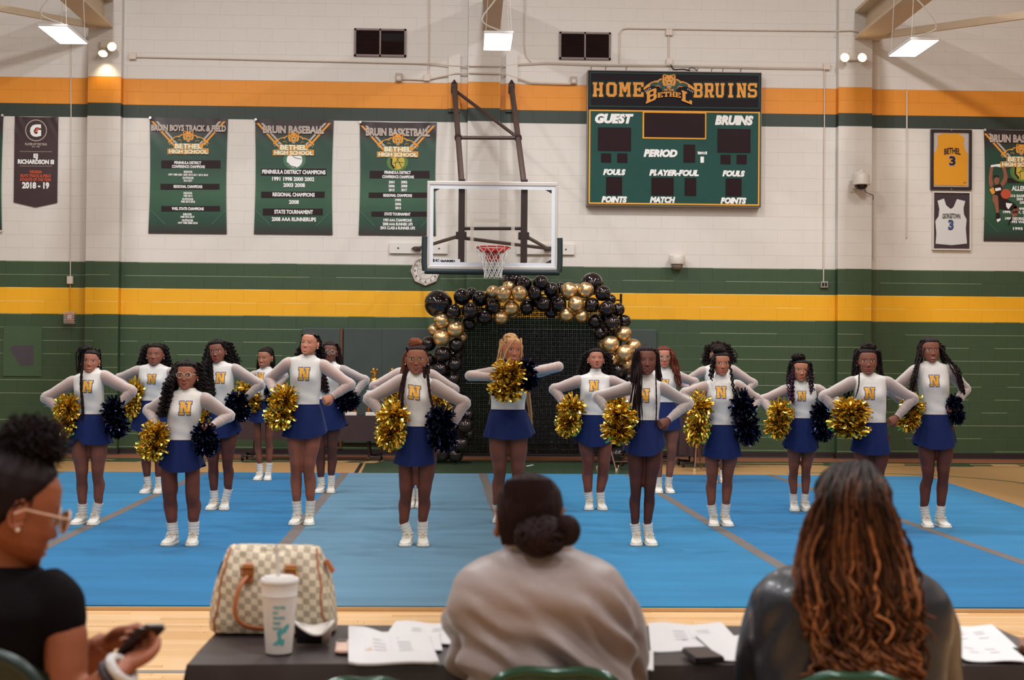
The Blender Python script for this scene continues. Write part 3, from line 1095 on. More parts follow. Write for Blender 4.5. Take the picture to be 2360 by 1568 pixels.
def player(bd, t):
	"""the printed dunking player and his ball"""
	f = lambda a, b_: (2130 + a * 230 / 1202, 290 + b_ * 300 / 1568)
	mb = MB()

	def pg(pts, mi, l):
		bd.ppoly(mb, [f(*p) for p in pts], .009 + l * .001, mi)
	pg([(790, 490), (830, 490), (820, 560), (815, 640), (830, 700), (800, 760), (775, 700), (775, 600)], 0, 1)
	pg([(930, 500), (975, 500), (1005, 620), (985, 680), (940, 740), (915, 700), (950, 630), (955, 590)], 0, 1)
	pg([(870, 605), (840, 625), (835, 680), (860, 715), (890, 700), (905, 650), (895, 615)], 0, 2)
	pg([(835, 600), (870, 595), (900, 612), (895, 630), (865, 615), (840, 640)], 1, 3)
	pg([(820, 740), (860, 715), (915, 705), (940, 760), (930, 850), (870, 850), (830, 800)], 1, 2)
	pg([(850, 755), (915, 745), (925, 775), (855, 790)], 2, 3)
	pg([(780, 770), (830, 740), (850, 810), (815, 830)], 3, 3)
	pg([(820, 830), (880, 840), (890, 900), (895, 1050), (865, 1055), (840, 940), (815, 900)], 0, 3)
	pg([(865, 1050), (905, 1050), (915, 1140), (880, 1165), (860, 1130)], 1, 4)
	pg([(865, 1130), (915, 1115), (915, 1140), (880, 1165)], 2, 5)
	pg([(890, 850), (960, 870), (1090, 940), (1120, 985), (1040, 1020), (900, 1000)], 1, 3)
	pg([(980, 930), (1060, 940), (1010, 1010), (985, 975)], 2, 4)
	pg([(1080, 970), (1140, 980), (1120, 1080), (1060, 1110), (1050, 1060)], 0, 3)
	pg([(1060, 1100), (1030, 1190), (1000, 1200), (1040, 1110)], 1, 3)
	pg([(800, 475), (950, 455), (1020, 480), (940, 505), (860, 492), (800, 500)], 2, 2)
	pg([(980 + 62 * math.cos(q), 822 + 60 * math.sin(q)) for q in [i * math.pi / 10 for i in range(20)]], 4, 5)
	mb.build('player_print', [ink['skin'], ink['maroon'], ink['white'], ink['gold'], ink['ball']], t)

F4 = lambda a, b_: (2130 + a * 230 / 1202, 290 + b_ * 300 / 1568)
banner(2267.5, 298, 2445, 558, 'green basketball banner with a printed dunking player, beside the framed jerseys', 'BRUIN BASKETBALL', (2355, 328, 148), 17, (2353, 332), .056, player,
	   [(2322, 2430, 411, 422)],
	   [('ALLEN IVERSON', 2372, 440, 11, 82), ('2016 BASKETBALL HALL OF FAME', 2385, 455, 6, 124), ('2004 OLYMPIC MEDALIST', 2385, 462.5, 6, 86), ('2001 NBA MVP', 2378, 470, 6, 58),
		('1999, 2001, 2002, 2005', 2390, 485, 6, 100), ('1999, 2001, 2002, 2005 SCORING', 2375, 492.5, 6, 128), ('1997 ROOKIE', 2392, 500, 6, 66), ('1996 GEORGETOWN ALL AMERICAN', 2380, 507.5, 6, 128), ('1993 VHSL STATE CHAMPION', 2384, 515, 6, 112), ('1993 VHSL PLAYER', 2384, 530.5, 6, 100)],
	   ball=(2356, 395, 20, 'basketball'))
# the sliver of one more banner at the picture's edge
bd = pxboard(-172, 262, .02)
u1, v1 = bd.uv(4.5, 535)
t = thing('banner', 'green banner cut off by the edge beside the dark pennant', 'banner', (0, 0, 0), group='school banners on the wall')
cloth_panel(bd, u1, v1, BANNER, t)
for b_ in (0.012, v1 - .012):
	MB().lathe([(.0, .022), (.016, .02), (.02, .004), (.02, -.004)], 12, axis='Y').build('grommet', grom, t).location = (bd.x0 + u1 - .012, bd.y - .018, bd.z1 - b_)

# dark pennant
bd = pxboard(34, 268, .02)
u1, v1 = bd.uv(132, 467.5)
t = thing('pennant', 'dark pointed player of the year pennant left of the pilaster', 'banner', (0, 0, 0))
cloth_panel(bd, u1, v1, PENNANT, t, tip=.075, amp=.002, pinch=.0)
f = lambda a, b_: (20 + a * 130 / 849, 250 + b_ * 240 / 1568)
lb = Pieces()
for s, cx, by, h, wd, mi in (('PLAYER OF THE YEAR', 414, 556, 34, 330, 0), ('EST. 1985', 412, 586, 18, 116, 0), ('EJ', 408, 745, 62, 66, 1), ('RICHARDSON III', 411, 835, 64, 545, 1),
							 ('VIRGINIA', 408, 978, 44, 190, 2), ('BOYS TRACK & FIELD', 408, 1036, 44, 455, 2), ('ATHLETE OF THE YEAR', 406, 1094, 44, 470, 2), ('2018 - 19', 407, 1202, 90, 408, 1)):
	bd.put(lb, s, *f(cx, by), h * 240 / 1568, wd * 130 / 849, bold=.05 if mi == 1 else .03, lift=.006, mi=mi)
for yy in (646, 864):
	bd.ppoly(lb, [f(168, yy), f(655, yy + 4), f(655, yy + 9), f(168, yy + 5)], .006, 0)
lb.build('lettering', [ink['silver'], ink['white'], ink['red']], t)
gb = MB()
ring = []
for i in range(40):
	q0, q1 = i * math.pi / 20, (i + 1) * math.pi / 20
	r0_, r1_ = 150, 163
	bd.ppoly(gb, [f(414 + r_ * math.cos(q), 332 + r_ * math.sin(q)) for r_, q in ((r0_, q0), (r1_, q0), (r1_, q1), (r0_, q1))], .006, 0)
gpts = [(488, 242), (488, 300), (468, 300), (455, 288), (410, 290), (385, 320), (378, 350), (390, 378), (415, 386), (436, 380), (436, 352), (412, 352), (425, 325), (490, 325), (490, 415), (420, 430), (370, 422), (335, 390), (322, 340), (332, 290), (362, 256), (410, 242)]
bd.ppoly(gb, [f(*p) for p in gpts], .006, 1)
bd.ppoly(gb, [f(*p) for p in [(470, 292), (420, 302), (398, 340), (385, 385), (425, 340), (432, 352), (452, 318)]], .0075, 2)
gb.build('letter_logo', [ink['silver'], ink['white'], ink['red']], t)

# ------------------------------------------------------------------ scoreboard
bd = pxboard(1354, 161, .17)
f = lambda a, b_: (1320 + a / 4.2375, 130 + b_ / 4.2375)
u1, v1 = bd.uv(*f(1840, 1476))
sc = thing('scoreboard', 'green and black basketball scoreboard with unlit displays high on the wall', 'scoreboard', (0, 0, 0))
alu = pbr('board_edge', (150, 132, 124), .4, metal=.3, var=.05)
bk = pbr('board_black', (28, 20, 26), .5, var=.1, spec=.15)
bgreen = pbr('board_green', (28, 76, 68), .5, var=.08, spec=.25)
byel = pbr('board_yellow', (246, 168, 36), .45, var=.03)
disp = pbr('display_dark', (40, 18, 24), .4, var=.15, scale=30, spec=.15)
MB().box((bd.x0, bd.y, bd.z1 - v1), (bd.x0 + u1, WALL_Y - .002, bd.z1), bev=.008).build('cabinet', alu, sc)
p_ = MB()
top_v = bd.uv(*f(148, 520))[1]
bd.rect(p_, .012, .012, u1 - .012, top_v, .003)
p_.build('header_panel', bk, sc)
p_ = MB()
bd.rect(p_, .012, top_v, u1 - .012, v1 - .012, .003)
p_.build('score_panel', bgreen, sc)

def frame_lines(mb, u0, v0, u1_, v1_, w_, lift, mi=0):
	bd.rect(mb, u0, v0, u1_, v0 + w_, lift, mi)
	bd.rect(mb, u0, v1_ - w_, u1_, v1_, lift, mi)
	bd.rect(mb, u0, v0 + w_, u0 + w_, v1_ - w_, lift, mi)
	bd.rect(mb, u1_ - w_, v0 + w_, u1_, v1_ - w_, lift, mi)

p_ = MB()
frame_lines(p_, .035, .035, u1 - .035, top_v - .05, .014, .005, 1)
frame_lines(p_, .03, top_v, u1 - .03, v1 - .025, .022, .007, 0)
a0, b0 = bd.uv(*f(682, 538))
a1, b1 = bd.uv(*f(1302, 812))
frame_lines(p_, a0, b0, a1, b1, .024, .012, 0)
p_.build('trim_lines', [byel, bgreen], sc)
for (x0, y0, x1, y1) in ((700, 555, 1288, 795), (250, 698, 564, 924), (1417, 712, 1730, 940), (280, 952, 370, 1034), (438, 952, 528, 1036), (1447, 966, 1536, 1050), (1604, 966, 1694, 1050), (1085, 866, 1190, 1034), (330, 1182, 476, 1352), (772, 1188, 980, 1356), (1097, 1192, 1200, 1360), (1497, 1196, 1642, 1364)):
	q0, q1 = bd.uv(*f(x0, y0)), bd.uv(*f(x1, y1))
	p_ = MB()
	bd.rect(p_, q0[0], q0[1], q1[0], q1[1], .009)
	frame_lines(p_, q0[0] - .006, q0[1] - .006, q1[0] + .006, q1[1] + .006, .006, .012)
	p_.build('display', disp, sc)
lb = Pieces()
for s, cx, by, h, wd in (('GUEST', 405, 648, 84, 376), ('BRUINS', 1575, 665, 84, 376), ('PERIOD', 856, 978, 66, 330), ('FOULS', 405, 1156, 52, 220), ('FOULS', 1570, 1170, 52, 220), ('PLAYER-FOUL', 988, 1164, 54, 484), ('POINTS', 404, 1424, 54, 250), ('POINTS', 1568, 1436, 54, 252), ('MATCH', 876, 1428, 54, 248), ('NEVCO', 1264, 956, 22, 80)):
	bd.put(lb, s, *f(cx, by), h / 4.2375, wd / 4.2375, bold=.07, shear=.0 if s == 'NEVCO' else .22, lift=.01)
for q in ([(1220, 930), (1232, 930), (1226, 958), (1220, 958)], [(1298, 930), (1310, 930), (1310, 958), (1302, 958)], [(1246, 980), (1280, 980), (1280, 1040), (1246, 1040)]):
	bd.ppoly(lb, [f(*p) for p in q], .009)
lb.build('lettering', ink['white'], sc)
lb = Pieces()
for word, x0, adv, base in (('HOME', 194, 131, 396), ('BRUINS', 1178, 106, 404)):
	for ci, ch in enumerate(word):
		lb.new()
		for gi, (grow, lift, mi) in enumerate(((.075, .005, 2), (.045, .0100, 1), (0, .0150, 0))):
			uu, vv = bd.uv(*f(x0 + adv * ci, base))
			hgt = bd.hh(*f(x0, base), 142 / 4.2375)
			bd.slab(lb, ch, uu, vv, hgt, 1, lift, mi, grow, wx=1.02 if word == 'HOME' else .88)
lb.build('block_lettering', [ink['gold'], bk, bgreen], sc)
eb = MB()
fe = lambda a, b_: (1470 + a / 14.25, 150 + b_ / 14.25)
emblem(eb, bd, fe, .013)
# arched school name under the crest
uB, vB = bd.uv(*fe(262, 1290))
px1 = 1 / 14.25 / 147.7

def big(ch, pts_fn, lift, mi, grow=0):
	for pi_, poly in enumerate(slab_geo(ch, grow)):
		bd.ppoly(eb, [fe(*pts_fn(a, b_)) for a, b_ in poly], lift + pi_ * .0003, mi)

W1 = 10 / 14
for lift, mi, gr in ((.021, 3, .035), (.025, 0, 0)):
	big('B', lambda a, b_: (262 + a / W1 * 350, 1280 - a / W1 * 150 - b_ * (390 - a * 10)), lift, mi, gr)
	big('L', lambda a, b_: (1430 + a / W1 * 340, 1180 + a / W1 * 130 - b_ * 350), lift, mi, gr)
	for i, ch in enumerate('ETHE'):
		big(ch, lambda a, b_, i=i: ((lambda xx: (xx, 1050 + 40 * ((xx - 1020) / 380) ** 2 - b_ * 165))(640 + i * 194 + a / W1 * 180)), lift, mi, gr)
bd.put(eb, 'OF THE', *fe(1010, 855), 60 / 14.25, 330 / 14.25, bold=.05, lift=.026, mi=0)
eb.build('crest', EMB_MATS, sc)
hook = pbr('hook_steel', (70, 60, 58), .4, metal=.6)
for a in (178, 320, 520, 1215, 1355, 1465, 1640):
	c = onwall(*f(a, 140 + (a - 148) * .0146), .1)
	MB().tube([c + Vector((0, 0, -.02)), c + Vector((0, 0, .05)), c + Vector((.02, 0, .06))], .006, 6).build('hanging_eye', hook, sc)
MB().tube(catmull([onwall(1541, 143, .03), onwall(1546, 150, .05), onwall(1553, 160, .08), onwall(1575, 160, .06), onwall(1590, 163, .06)], 5), .012, 6).build('cable', hook, sc, smooth=True)
MB().tube(catmull([onwall(1584, 162, .06), onwall(1592, 157, .06), onwall(1600, 158, .06), onwall(1606, 163, .06)], 5), .008, 6).build('cable', hook, sc, smooth=True)

# ------------------------------------------------------------------ vents
vent_f = pbr('vent_frame', (128, 112, 108), .5, metal=.3, var=.08)
vent_s = pbr('vent_slat', (74, 50, 46), .55, metal=.2, var=.15)
vent_b = pbr('vent_void', (20, 14, 14), .9, var=0)
for (x0, y0, x1, y1, lab, gap) in ((817, 66, 936, 132, 'brown louvre vent with a missing slat, above the basketball banner', True), (1289, 74, 1407, 139, 'intact brown louvre vent above the scoreboard', False)):
	b2 = pxboard(x0, y0, .0)
	u1, v1 = b2.uv(x1, y1)
	t = thing('louvre_vent', lab, 'vent', (b2.x0, WALL_Y - .006, b2.z1))
	m_ = MB()
	for (a, b_, c_, d_) in ((0, 0, u1, .03), (0, v1 - .03, u1, v1), (0, 0, .03, v1), (u1 - .03, 0, u1, v1), (u1 / 2 - .012, 0, u1 / 2 + .012, v1)):
		m_.box((a, -.03, -d_), (c_, .004, -b_))
	m_.build('frame', vent_f, t)
	MB().box((.02, -.004, -v1 + .02), (u1 - .02, .002, -.02)).build('duct_opening', vent_b, t)
	m_ = MB()
	for hx in (0, 1):
		xa, xb = (.03, u1 / 2 - .012) if hx == 0 else (u1 / 2 + .012, u1 - .03)
		n_ = 16
		for k in range(n_):
			zz = -.035 - (v1 - .07) * (k + .5) / n_
			if gap and hx == 1 and 1 <= k <= 5:
				continue
			dr = .02 if (gap and hx == 1 and k == 6) else 0
			m_.add([(xa, -.024, zz - .010), (xb, -.024, zz - .010 - dr), (xb, -.006, zz + .012 - dr), (xa, -.006, zz + .012)], [(0, 1, 2, 3), (3, 2, 1, 0)])
	m_.build('louvre_slats', vent_s, t, kind='stuff')

# ------------------------------------------------------------------ conduits and boxes
cond = pbr('conduit_cream', (222, 206, 192), .5, var=.04)
box_m = pbr('box_cream', (226, 210, 196), .5, var=.04)

def conduit(pts, r_, name, lab, m_=cond, off=.03, group='painted conduits'):
	o = MB().tube(pts, r_, 6).build(name, m_, None, smooth=True)
	tag(o, lab, 'conduit', group)
	return o

def seg(*pts, off=.028, k=0):
	return [onwall(x, y, off) for x, y in pts]

conduit(seg((308, 131), (500, 135), (700, 140), (960, 146)) + seg((1000, 146), (1040, 151), (1075, 152), off=.06) + seg((1082, 152), (1150, 152.5), off=PIL_D + .03) + seg((1160, 152), (1200, 147), (1260, 144), (1400, 149), (1541, 150), (1750, 155), (1900, 157), off=.05), .011, 'conduit', 'long cream conduit running level along the wall above the stripe')
conduit(seg((925, 182), (985, 184), (1010, 178), off=.03) + seg((1050, 169), (1078, 169), off=.07) + seg((1082, 168), (1150, 170), off=PIL_D + .03) + seg((1165, 171), (1200, 182), (1222, 190), (1315, 193), off=.05), .013, 'conduit', 'cream conduit between two small boxes above the basket mount')
conduit(seg((989, -30), (988, 90), (987, 180)), .010, 'conduit', 'vertical cream conduit right of the left vent')
conduit(seg((1210, -30), (1209, 100), (1213, 130), (1225, 143)), .010, 'conduit', 'vertical cream conduit left of the right vent')
conduit(seg((1428, 150), (1428, 75), (1434, 67), (1445, 65), (1700, 69), (1925, 71)) + seg((1930, 71), (1962, 70), (1980, 74), off=PIL_D + .03), .010, 'conduit', 'cream conduit bending up beside right vent to the right beam')
conduit(seg((1541, 80), (1541, 138)), .010, 'conduit', 'short vertical cream conduit above the scoreboard')
conduit(seg((163, 90), (164, 300), (163, 450), (162, 640), off=.02), .008, 'conduit', 'thin vertical conduit left of the left pilaster down to a small box')
PGREEN = pbr('conduit_green', (62, 88, 58), .5, var=.05)
conduit(seg((162, 655), (162, 722), off=.02), .007, 'conduit', 'short conduit between the small box and the red alarm', m_=pbr('conduit_yellow', (236, 168, 30), .5, var=.04))
conduit(seg((1900, 160), (1900, 300), (1899, 450), (1898, 620), (1898, 650), off=.03), .009, 'conduit', 'vertical conduit left of the right pilaster down to an outlet')
conduit(seg((2090, 210), (2090, 400), (2089, 548), off=.02), .012, 'conduit', 'flat vertical raceway ending above the green band at right')
conduit(seg((2013, 452), (2013, 600), off=.02), .007, 'conduit', 'thin conduit below the dome camera by the pilaster')

def wbox(x0, y0, x1, y1, d, name, lab, cat, m_=box_m, off=0.002, bev=.006, group=None, extra=None):
	a, b_ = onwall(x0, y0, off), onwall(x1, y1, off)
	o = MB().box((a.x, a.y - d, b_.z), (b_.x, a.y, a.z), bev=bev).build(name, m_)
	tag(o, lab, cat, group)
	return o

wbox(299, 123, 315, 138, .06, 'junction_box', 'cream junction box beside the left emergency light', 'junction box')
wbox(1896, 147, 1911, 162, .06, 'junction_box', 'cream junction box left of the right emergency light', 'junction box')
wbox(977, 173, 991, 188, .06, 'junction_box', 'small cream junction box under left vent, on the conduit', 'junction box')
wbox(1534, 69, 1549, 83, .06, 'junction_box', 'cream junction box high above the scoreboard', 'junction box')
wbox(1535, 136, 1549, 150, .06, 'junction_box', 'cream junction box just above the scoreboard cable', 'junction box')
grey_b = pbr('sensor_grey', (188, 172, 158), .5, var=.05)
for (x0, y0, x1, y1, lab) in ((912, 170, 927, 189, 'cream wall sensor under the left vent at the orange stripe'), (1315, 178, 1329, 195, 'cream wall sensor left of the scoreboard at the orange stripe')):
	a, b_ = onwall(x0, y0, .002), onwall(x1, y1, .002)
	t = thing('wall_sensor', lab, 'sensor', (a.x, a.y, b_.z))
	w_, h_ = b_.x - a.x, a.z - b_.z
	MB().box((0, -.07, 0), (w_, 0, h_), bev=.008).build('housing', grey_b, t)
	MB().box((w_ * .2, -.076, h_ * .15), (w_ * .8, -.068, h_ * .6), bev=.004).build('face_plate', box_m, t)
wbox(156, 637, 169, 655, .05, 'wall_box', 'small cream box on the green band left of the pilaster', 'junction box')
a, b_ = onwall(1890, 649, .002), onwall(1907, 664, .002)
t = thing('wall_outlet', 'grey steel outlet box on the green band at right', 'outlet', (a.x, a.y, b_.z))
MB().box((0, -.05, 0), (b_.x - a.x, 0, a.z - b_.z), bev=.006).build('outlet_box', pbr('outlet_grey', (150, 146, 138), .4, metal=.3), t)
for k in (0, 1):
	MB().box((.02 + k * .045, -.054, .025), (.05 + k * .045, -.049, .075), bev=.003).build('socket', vent_b, t)

# caged fire alarm
a, b_ = onwall(150, 719, .002), onwall(175, 747, .002)
t = thing('fire_alarm', 'red and white fire alarm strobe in a white wire cage', 'alarm', ((a.x + b_.x) / 2, a.y, (a.z + b_.z) / 2))
MB().box((-.055, -.05, -.065), (.055, 0, .065), bev=.008).build('alarm_body', pbr('alarm_red', (190, 44, 36), .4, var=.05), t)
MB().box((-.03, -.07, -.02), (.03, -.045, .045), bev=.01).build('strobe_lens', pbr('strobe_white', (240, 236, 228), .3), t)
cg = MB()
for k in range(-3, 4):
	cg.tube(catmull([(k * .024, 0, -.095), (k * .024, -.085, -.085), (k * .024, -.095, 0), (k * .024, -.085, .085), (k * .024, 0, .095)], 3), .0035, 5)
	cg.tube(catmull([(-.085, 0, k * .027), (-.078, -.085, k * .027), (0, -.1, k * .027), (.078, -.085, k * .027), (.085, 0, k * .027)], 3), .0035, 5)
cg.build('wire_cage', pbr('cage_white', (226, 214, 202), .4), t, kind='stuff')

# green access panel with torn dark patch
a, b_ = onwall(8, 752, .010), onwall(96, 868, .010)
t = thing('access_panel', 'green painted access panel with a dark bare patch, low on the wall at left', 'panel', (a.x, a.y, b_.z))
w_, h_ = b_.x - a.x, a.z - b_.z
MB().box((0, -.012, 0), (w_, .001, h_), bev=.004).build('panel_plate', pbr('panel_green', (66, 90, 60), .5, var=.06), t)
pc = Board(a.x, a.z, a.y - .012)
m_ = MB()
pts = [(24, 801), (30, 797), (77, 796), (78, 841), (74, 843), (46, 843), (42, 836), (36, 825), (28, 815), (24, 808)]
vv = [(onwall(x, y, .02).x - a.x, -.0135, onwall(x, y, .02).z - b_.z) for x, y in pts]
m_.add(vv, [tuple(range(len(vv)))[::-1]])
m_.build('bare_patch', pbr('bare_steel', (72, 64, 72), .6, var=.1), t)
for sx in (.06, w_ - .06):
	for sz in (.1, h_ - .1):
		MB().lathe([(.014, -.012), (.012, -.018), (0, -.019)], 8, axis='Y', center=(sx, 0, sz)).build('screw', pbr('panel_screw', (90, 106, 84), .4), t)

# octagonal clock
c = onwall(981, 625, .006)
t = thing('wall_clock', 'octagonal white wall clock half hidden behind the backboard', 'clock', c)
ck = MB().lathe([(.235, 0), (.235, -.03), (.225, -.04), (.212, -.04), (.208, -.025)], 8, axis='Y', cap0=False, cap1=False)
ck.build('clock_rim', pbr('clock_rim', (214, 196, 184), .4, var=.05), t)
d_ = MB().lathe([(.212, -.024), (.0, -.025)], 8, axis='Y')
d_.build('dial', pbr('clock_face', (232, 222, 212), .5, var=.04), t)
nb_ = MB()
cb = Board(0, 0, -.026)
for k in range(12):
	q = math.pi / 2 - k * math.pi / 6
	cb.text(nb_, str(12 if k == 0 else k), .165 * math.cos(q), -(.165 * math.sin(q) - .018), .038, None, .02, 0, .002)
for rr in (.19, .125):
	for k in range(48):
		q0, q1 = k * math.pi / 24, (k + 1) * math.pi / 24
		cb.poly(nb_, [(rr * math.cos(q0), rr * math.sin(q0)), ((rr + .004) * math.cos(q0), (rr + .004) * math.sin(q0)), ((rr + .004) * math.cos(q1), (rr + .004) * math.sin(q1)), (rr * math.cos(q1), rr * math.sin(q1))], .001)
nb_.build('numerals', ink['maroon'], t)
for q, l_, w_ in ((2.4, .1, .010), (3.4, .15, .007)):
	h_ = MB()
	d = Vector((math.cos(q), math.sin(q)))
	n_ = Vector((-d.y, d.x)) * w_ / 2
	cb.poly(h_, [(-d.x * .02 + n_.x, -d.y * .02 + n_.y), (d.x * l_, d.y * l_), (-d.x * .02 - n_.x, -d.y * .02 - n_.y)], .004)
	h_.build('clock_hand', ink['maroon'], t)

# security cameras
camw = pbr('camera_white', (226, 216, 204), .35, var=.03)
camd = pbr('camera_dome', (38, 22, 20), .12, var=.05)
c = onwall(1974, 425, PIL_D + .01)
t = thing('security_camera', 'white security camera with dark dome hung on the right pilaster', 'camera', c)
MB().box((-.11, -.02, -.12), (-.02, .005, .06), bev=.008).build('wall_plate', camw, t)
MB().tube(catmull([(-.06, -.02, -.05), (-.05, -.18, -.03), (-.03, -.22, .12), (.02, -.22, .19)], 5), .035, 10).build('bracket_arm', camw, t, smooth=True)
MB().lathe([(.02, .2), (.05, .19), (.055, .17), (.105, .15), (.13, .11), (.13, -.01), (.138, -.015), (.138, -.035), (.12, -.04)], 24, center=(.01, -.22, 0)).build('camera_hood', camw, t, smooth=True)
MB().lathe([(.10, -.038), (.095, -.07), (.07, -.10), (.03, -.115), (0, -.118)], 24, center=(.01, -.22, 0)).build('dome_glass', camd, t, smooth=True)
MB().tube(catmull([(.05, -.2, -.05), (.12, -.1, -.13), (.2, -.03, -.15), (.26, -.01, -.17), (.265, .02, -.24)], 5), .008, 6).build('cable', pbr('cable_grey', (120, 112, 106), .5), t, smooth=True)
c = onwall(1558, 590, .0)
t = thing('security_camera', 'small white dome camera on the wall under the scoreboard', 'camera', (c.x, WALL_Y - .006, c.z))
MB().box((-.11, -.03, -.06), (.11, 0, .02), bev=.01).build('wall_plate', camw, t)
MB().lathe([(.02, .0), (.11, -.01), (.125, -.05), (.12, -.12), (.115, -.14)], 20, center=(0, -.13, 0)).build('camera_hood', camw, t, smooth=True)
MB().lathe([(.095, -.138), (.085, -.18), (.05, -.215), (0, -.225)], 20, center=(0, -.13, 0)).build('dome_glass', pbr('dome_smoke', (150, 136, 126), .15), t, smooth=True)

# framed jerseys
glass_m = None

def glass(name='clear_glass', rough=.02, tint=(1, 1, 1), mixv=.10):
	if name in MATS:
		return MATS[name]
	m = bpy.data.materials.new(name)
	m.use_nodes = True
	nt = m.node_tree
	out = nt.nodes['Material Output']
	nt.nodes.remove(nt.nodes['Principled BSDF'])
	tr = nt.nodes.new('ShaderNodeBsdfTransparent')
	tr.inputs[0].default_value = (*tint, 1)
	gl = nt.nodes.new('ShaderNodeBsdfGlossy')
	gl.inputs['Roughness'].default_value = rough
	fr = nt.nodes.new('ShaderNodeFresnel')
	fr.inputs[0].default_value = 1.25
	mx = nt.nodes.new('ShaderNodeMixShader')
	nt.links.new(fr.outputs[0], mx.inputs[0])
	nt.links.new(tr.outputs[0], mx.inputs[1])
	nt.links.new(gl.outputs[0], mx.inputs[2])
	nt.links.new(mx.outputs[0], out.inputs[0])
	MATS[name] = m
	return m

GLASS = glass()
jf = lambda a, b_: (2130 + a * 230 / 1202, 290 + b_ * 300 / 1568)

def jersey_frame(x0, y0, x1, y1, lab, fm, fw, back, jm, outline, letter, num, nm_, lm):
	b2 = pxboard(x0, y0, .03)
	u1, v1 = b2.uv(x1, y1)
	t = thing('jersey_frame', lab, 'frame', (0, 0, 0), group='framed jerseys')
	m_ = MB()
	for (a, b_, c_, d_) in ((0, 0, u1, fw), (0, v1 - fw, u1, v1), (0, fw, fw, v1 - fw), (u1 - fw, fw, u1, v1 - fw)):
		m_.box((b2.x0 + a, b2.y - .03, b2.z1 - d_), (b2.x0 + c_, WALL_Y - .006, b2.z1 - b_), bev=.004)
	m_.build('frame', fm, t)
	MB().box((b2.x0 + fw * .5, b2.y - .002, b2.z1 - v1 + fw * .5), (b2.x0 + u1 - fw * .5, b2.y + .004, b2.z1 - fw * .5)).build('backing_board', back, t)
	# jersey: thin folded shirt with real thickness
	m_ = MB()
	q = [b2.uv(*jf(*p)) for p in outline]
	n = len(q)
	fr = [(b2.x0 + a, b2.y - .012, b2.z1 - b_) for a, b_ in q]
	bk_ = [(b2.x0 + a, b2.y - .003, b2.z1 - b_) for a, b_ in q]
	m_.add(fr + bk_, [tuple(range(n))[::-1] if sum(q[i][0] * q[(i + 1) % n][1] - q[(i + 1) % n][0] * q[i][1] for i in range(n)) > 0 else tuple(range(n))] + [(i, (i + 1) % n, n + (i + 1) % n, n + i) for i in range(n)])
	js = m_.build('jersey', jm, t)
	l_ = Pieces()
	for li_, (s, cx, by, h, wd, mi, arch, bold) in enumerate(letter):
		u, v = b2.uv(*jf(cx, by))
		b2.text(l_, s, u, v, b2.hh(*jf(cx, by), h * 300 / 1568), b2.ww(*jf(cx, by), wd * 230 / 1202), bold, 0, .0195 - .0015 * li_, mi, 'C', arch)
	l_.build('lettering', lm, t)
	p_ = MB()
	b2.rect(p_, fw * .6, fw * .6, u1 - fw * .6, v1 - fw * .6, .022)
	p_.build('glass_pane', GLASS, t)
	for vv_ in (.012, v1 - .012):
		MB().lathe([(.008, .0), (.006, -.006), (0, -.007)], 8, axis='Y', center=(b2.x0 + u1 / 2, b2.y - .03, b2.z1 - vv_)).build('screw', grom, t)
	return t

blackw = pbr('frame_black', (42, 28, 30), .35, var=.1)
whitew = pbr('frame_white', (228, 216, 206), .4, var=.04)
jersey_frame(2144.5, 298.5, 2238.5, 438.5, 'black frame holding a gold number three basketball jersey', blackw, .045, pbr('mount_grey', (206, 194, 186), .7), pbr('jersey_gold', (250, 166, 14), .6, var=.04, bump=.3, bscale=30),
			 [(160, 120), (240, 90), (290, 100), (410, 92), (480, 150), (472, 210), (485, 290), (522, 340), (515, 700), (510, 724), (120, 716), (105, 560), (108, 340), (145, 300), (165, 230)],
			 [('BETHEL', 335, 335, 70, 196, 0, .02, .03), ('3', 335, 474, 106, 76, 0, 0, .04), ('3', 334, 480, 118, 92, 1, 0, .055), ('MN', 484, 694, 12, 30, 0, 0, .02)], None, 0, [ink['maroon'], ink['silver']])
jersey_frame(2148.5, 441.5, 2236.5, 577.5, 'white frame with black mat holding a white number three jersey', whitew, .022, pbr('mount_dark', (66, 48, 52), .7), pbr('jersey_white', (246, 240, 234), .6, var=.04, bump=.3, bscale=30),
			 [(158, 905), (235, 878), (262, 960), (316, 1005), (352, 980), (392, 885), (492, 910), (470, 990), (476, 1070), (508, 1130), (498, 1240), (512, 1420), (330, 1440), (135, 1422), (145, 1300), (132, 1150), (172, 1090), (180, 1000)],
			 [('GEORGETOWN', 322, 1115, 58, 216, 1, .008, .02), ('3', 318, 1244, 104, 54, 2, 0, .04), ('3', 318, 1249, 114, 66, 1, 0, .055)], None, 0, [ink['blue'], ink['maroon'], ink['blue']])
# ------------------------------------------------------------------ basketball hoop
steel_d = pbr('hoop_steel', (82, 64, 60), .55, metal=.35, var=.28, scale=14)
steel_k = pbr('hoop_dark_steel', (56, 40, 42), .5, metal=.3, var=.15)
alu_w = pbr('board_aluminium', (206, 198, 192), .35, metal=.35, var=.04)
bline = pbr('glass_white_border', (224, 226, 230), .45, var=.02)
tgt = pbr('glass_target_square', (206, 196, 182), .6, var=.02, alpha=.72)
pad_m = pbr('board_padding', (34, 48, 50), .55, var=.06)
rim_m = pbr('rim_red', (206, 30, 22), .35, var=.05)
net_m = pbr('net_white', (236, 232, 226), .7, var=.05)
hp = thing('basketball_hoop', 'glass backboard with red rim and net on steel wall braces', 'basketball hoop', (0, 0, 0))
DB = 19.64
c0, c1 = P(982, 417, DB), P(1287.5, 627, DB)
bx0, bx1, bz1, bz0 = P(984, 520, DB).x, P(1286, 520, DB).x, P(1135, 419, DB).z, P(1135, 623, DB).z
by = P(1135, 520, DB).y
bwid, bht = bx1 - bx0, bz1 - bz0
e = .052
m_ = MB()
m_.box((bx0, by - .02, bz1 - e), (bx1, by + .03, bz1), bev=.006)
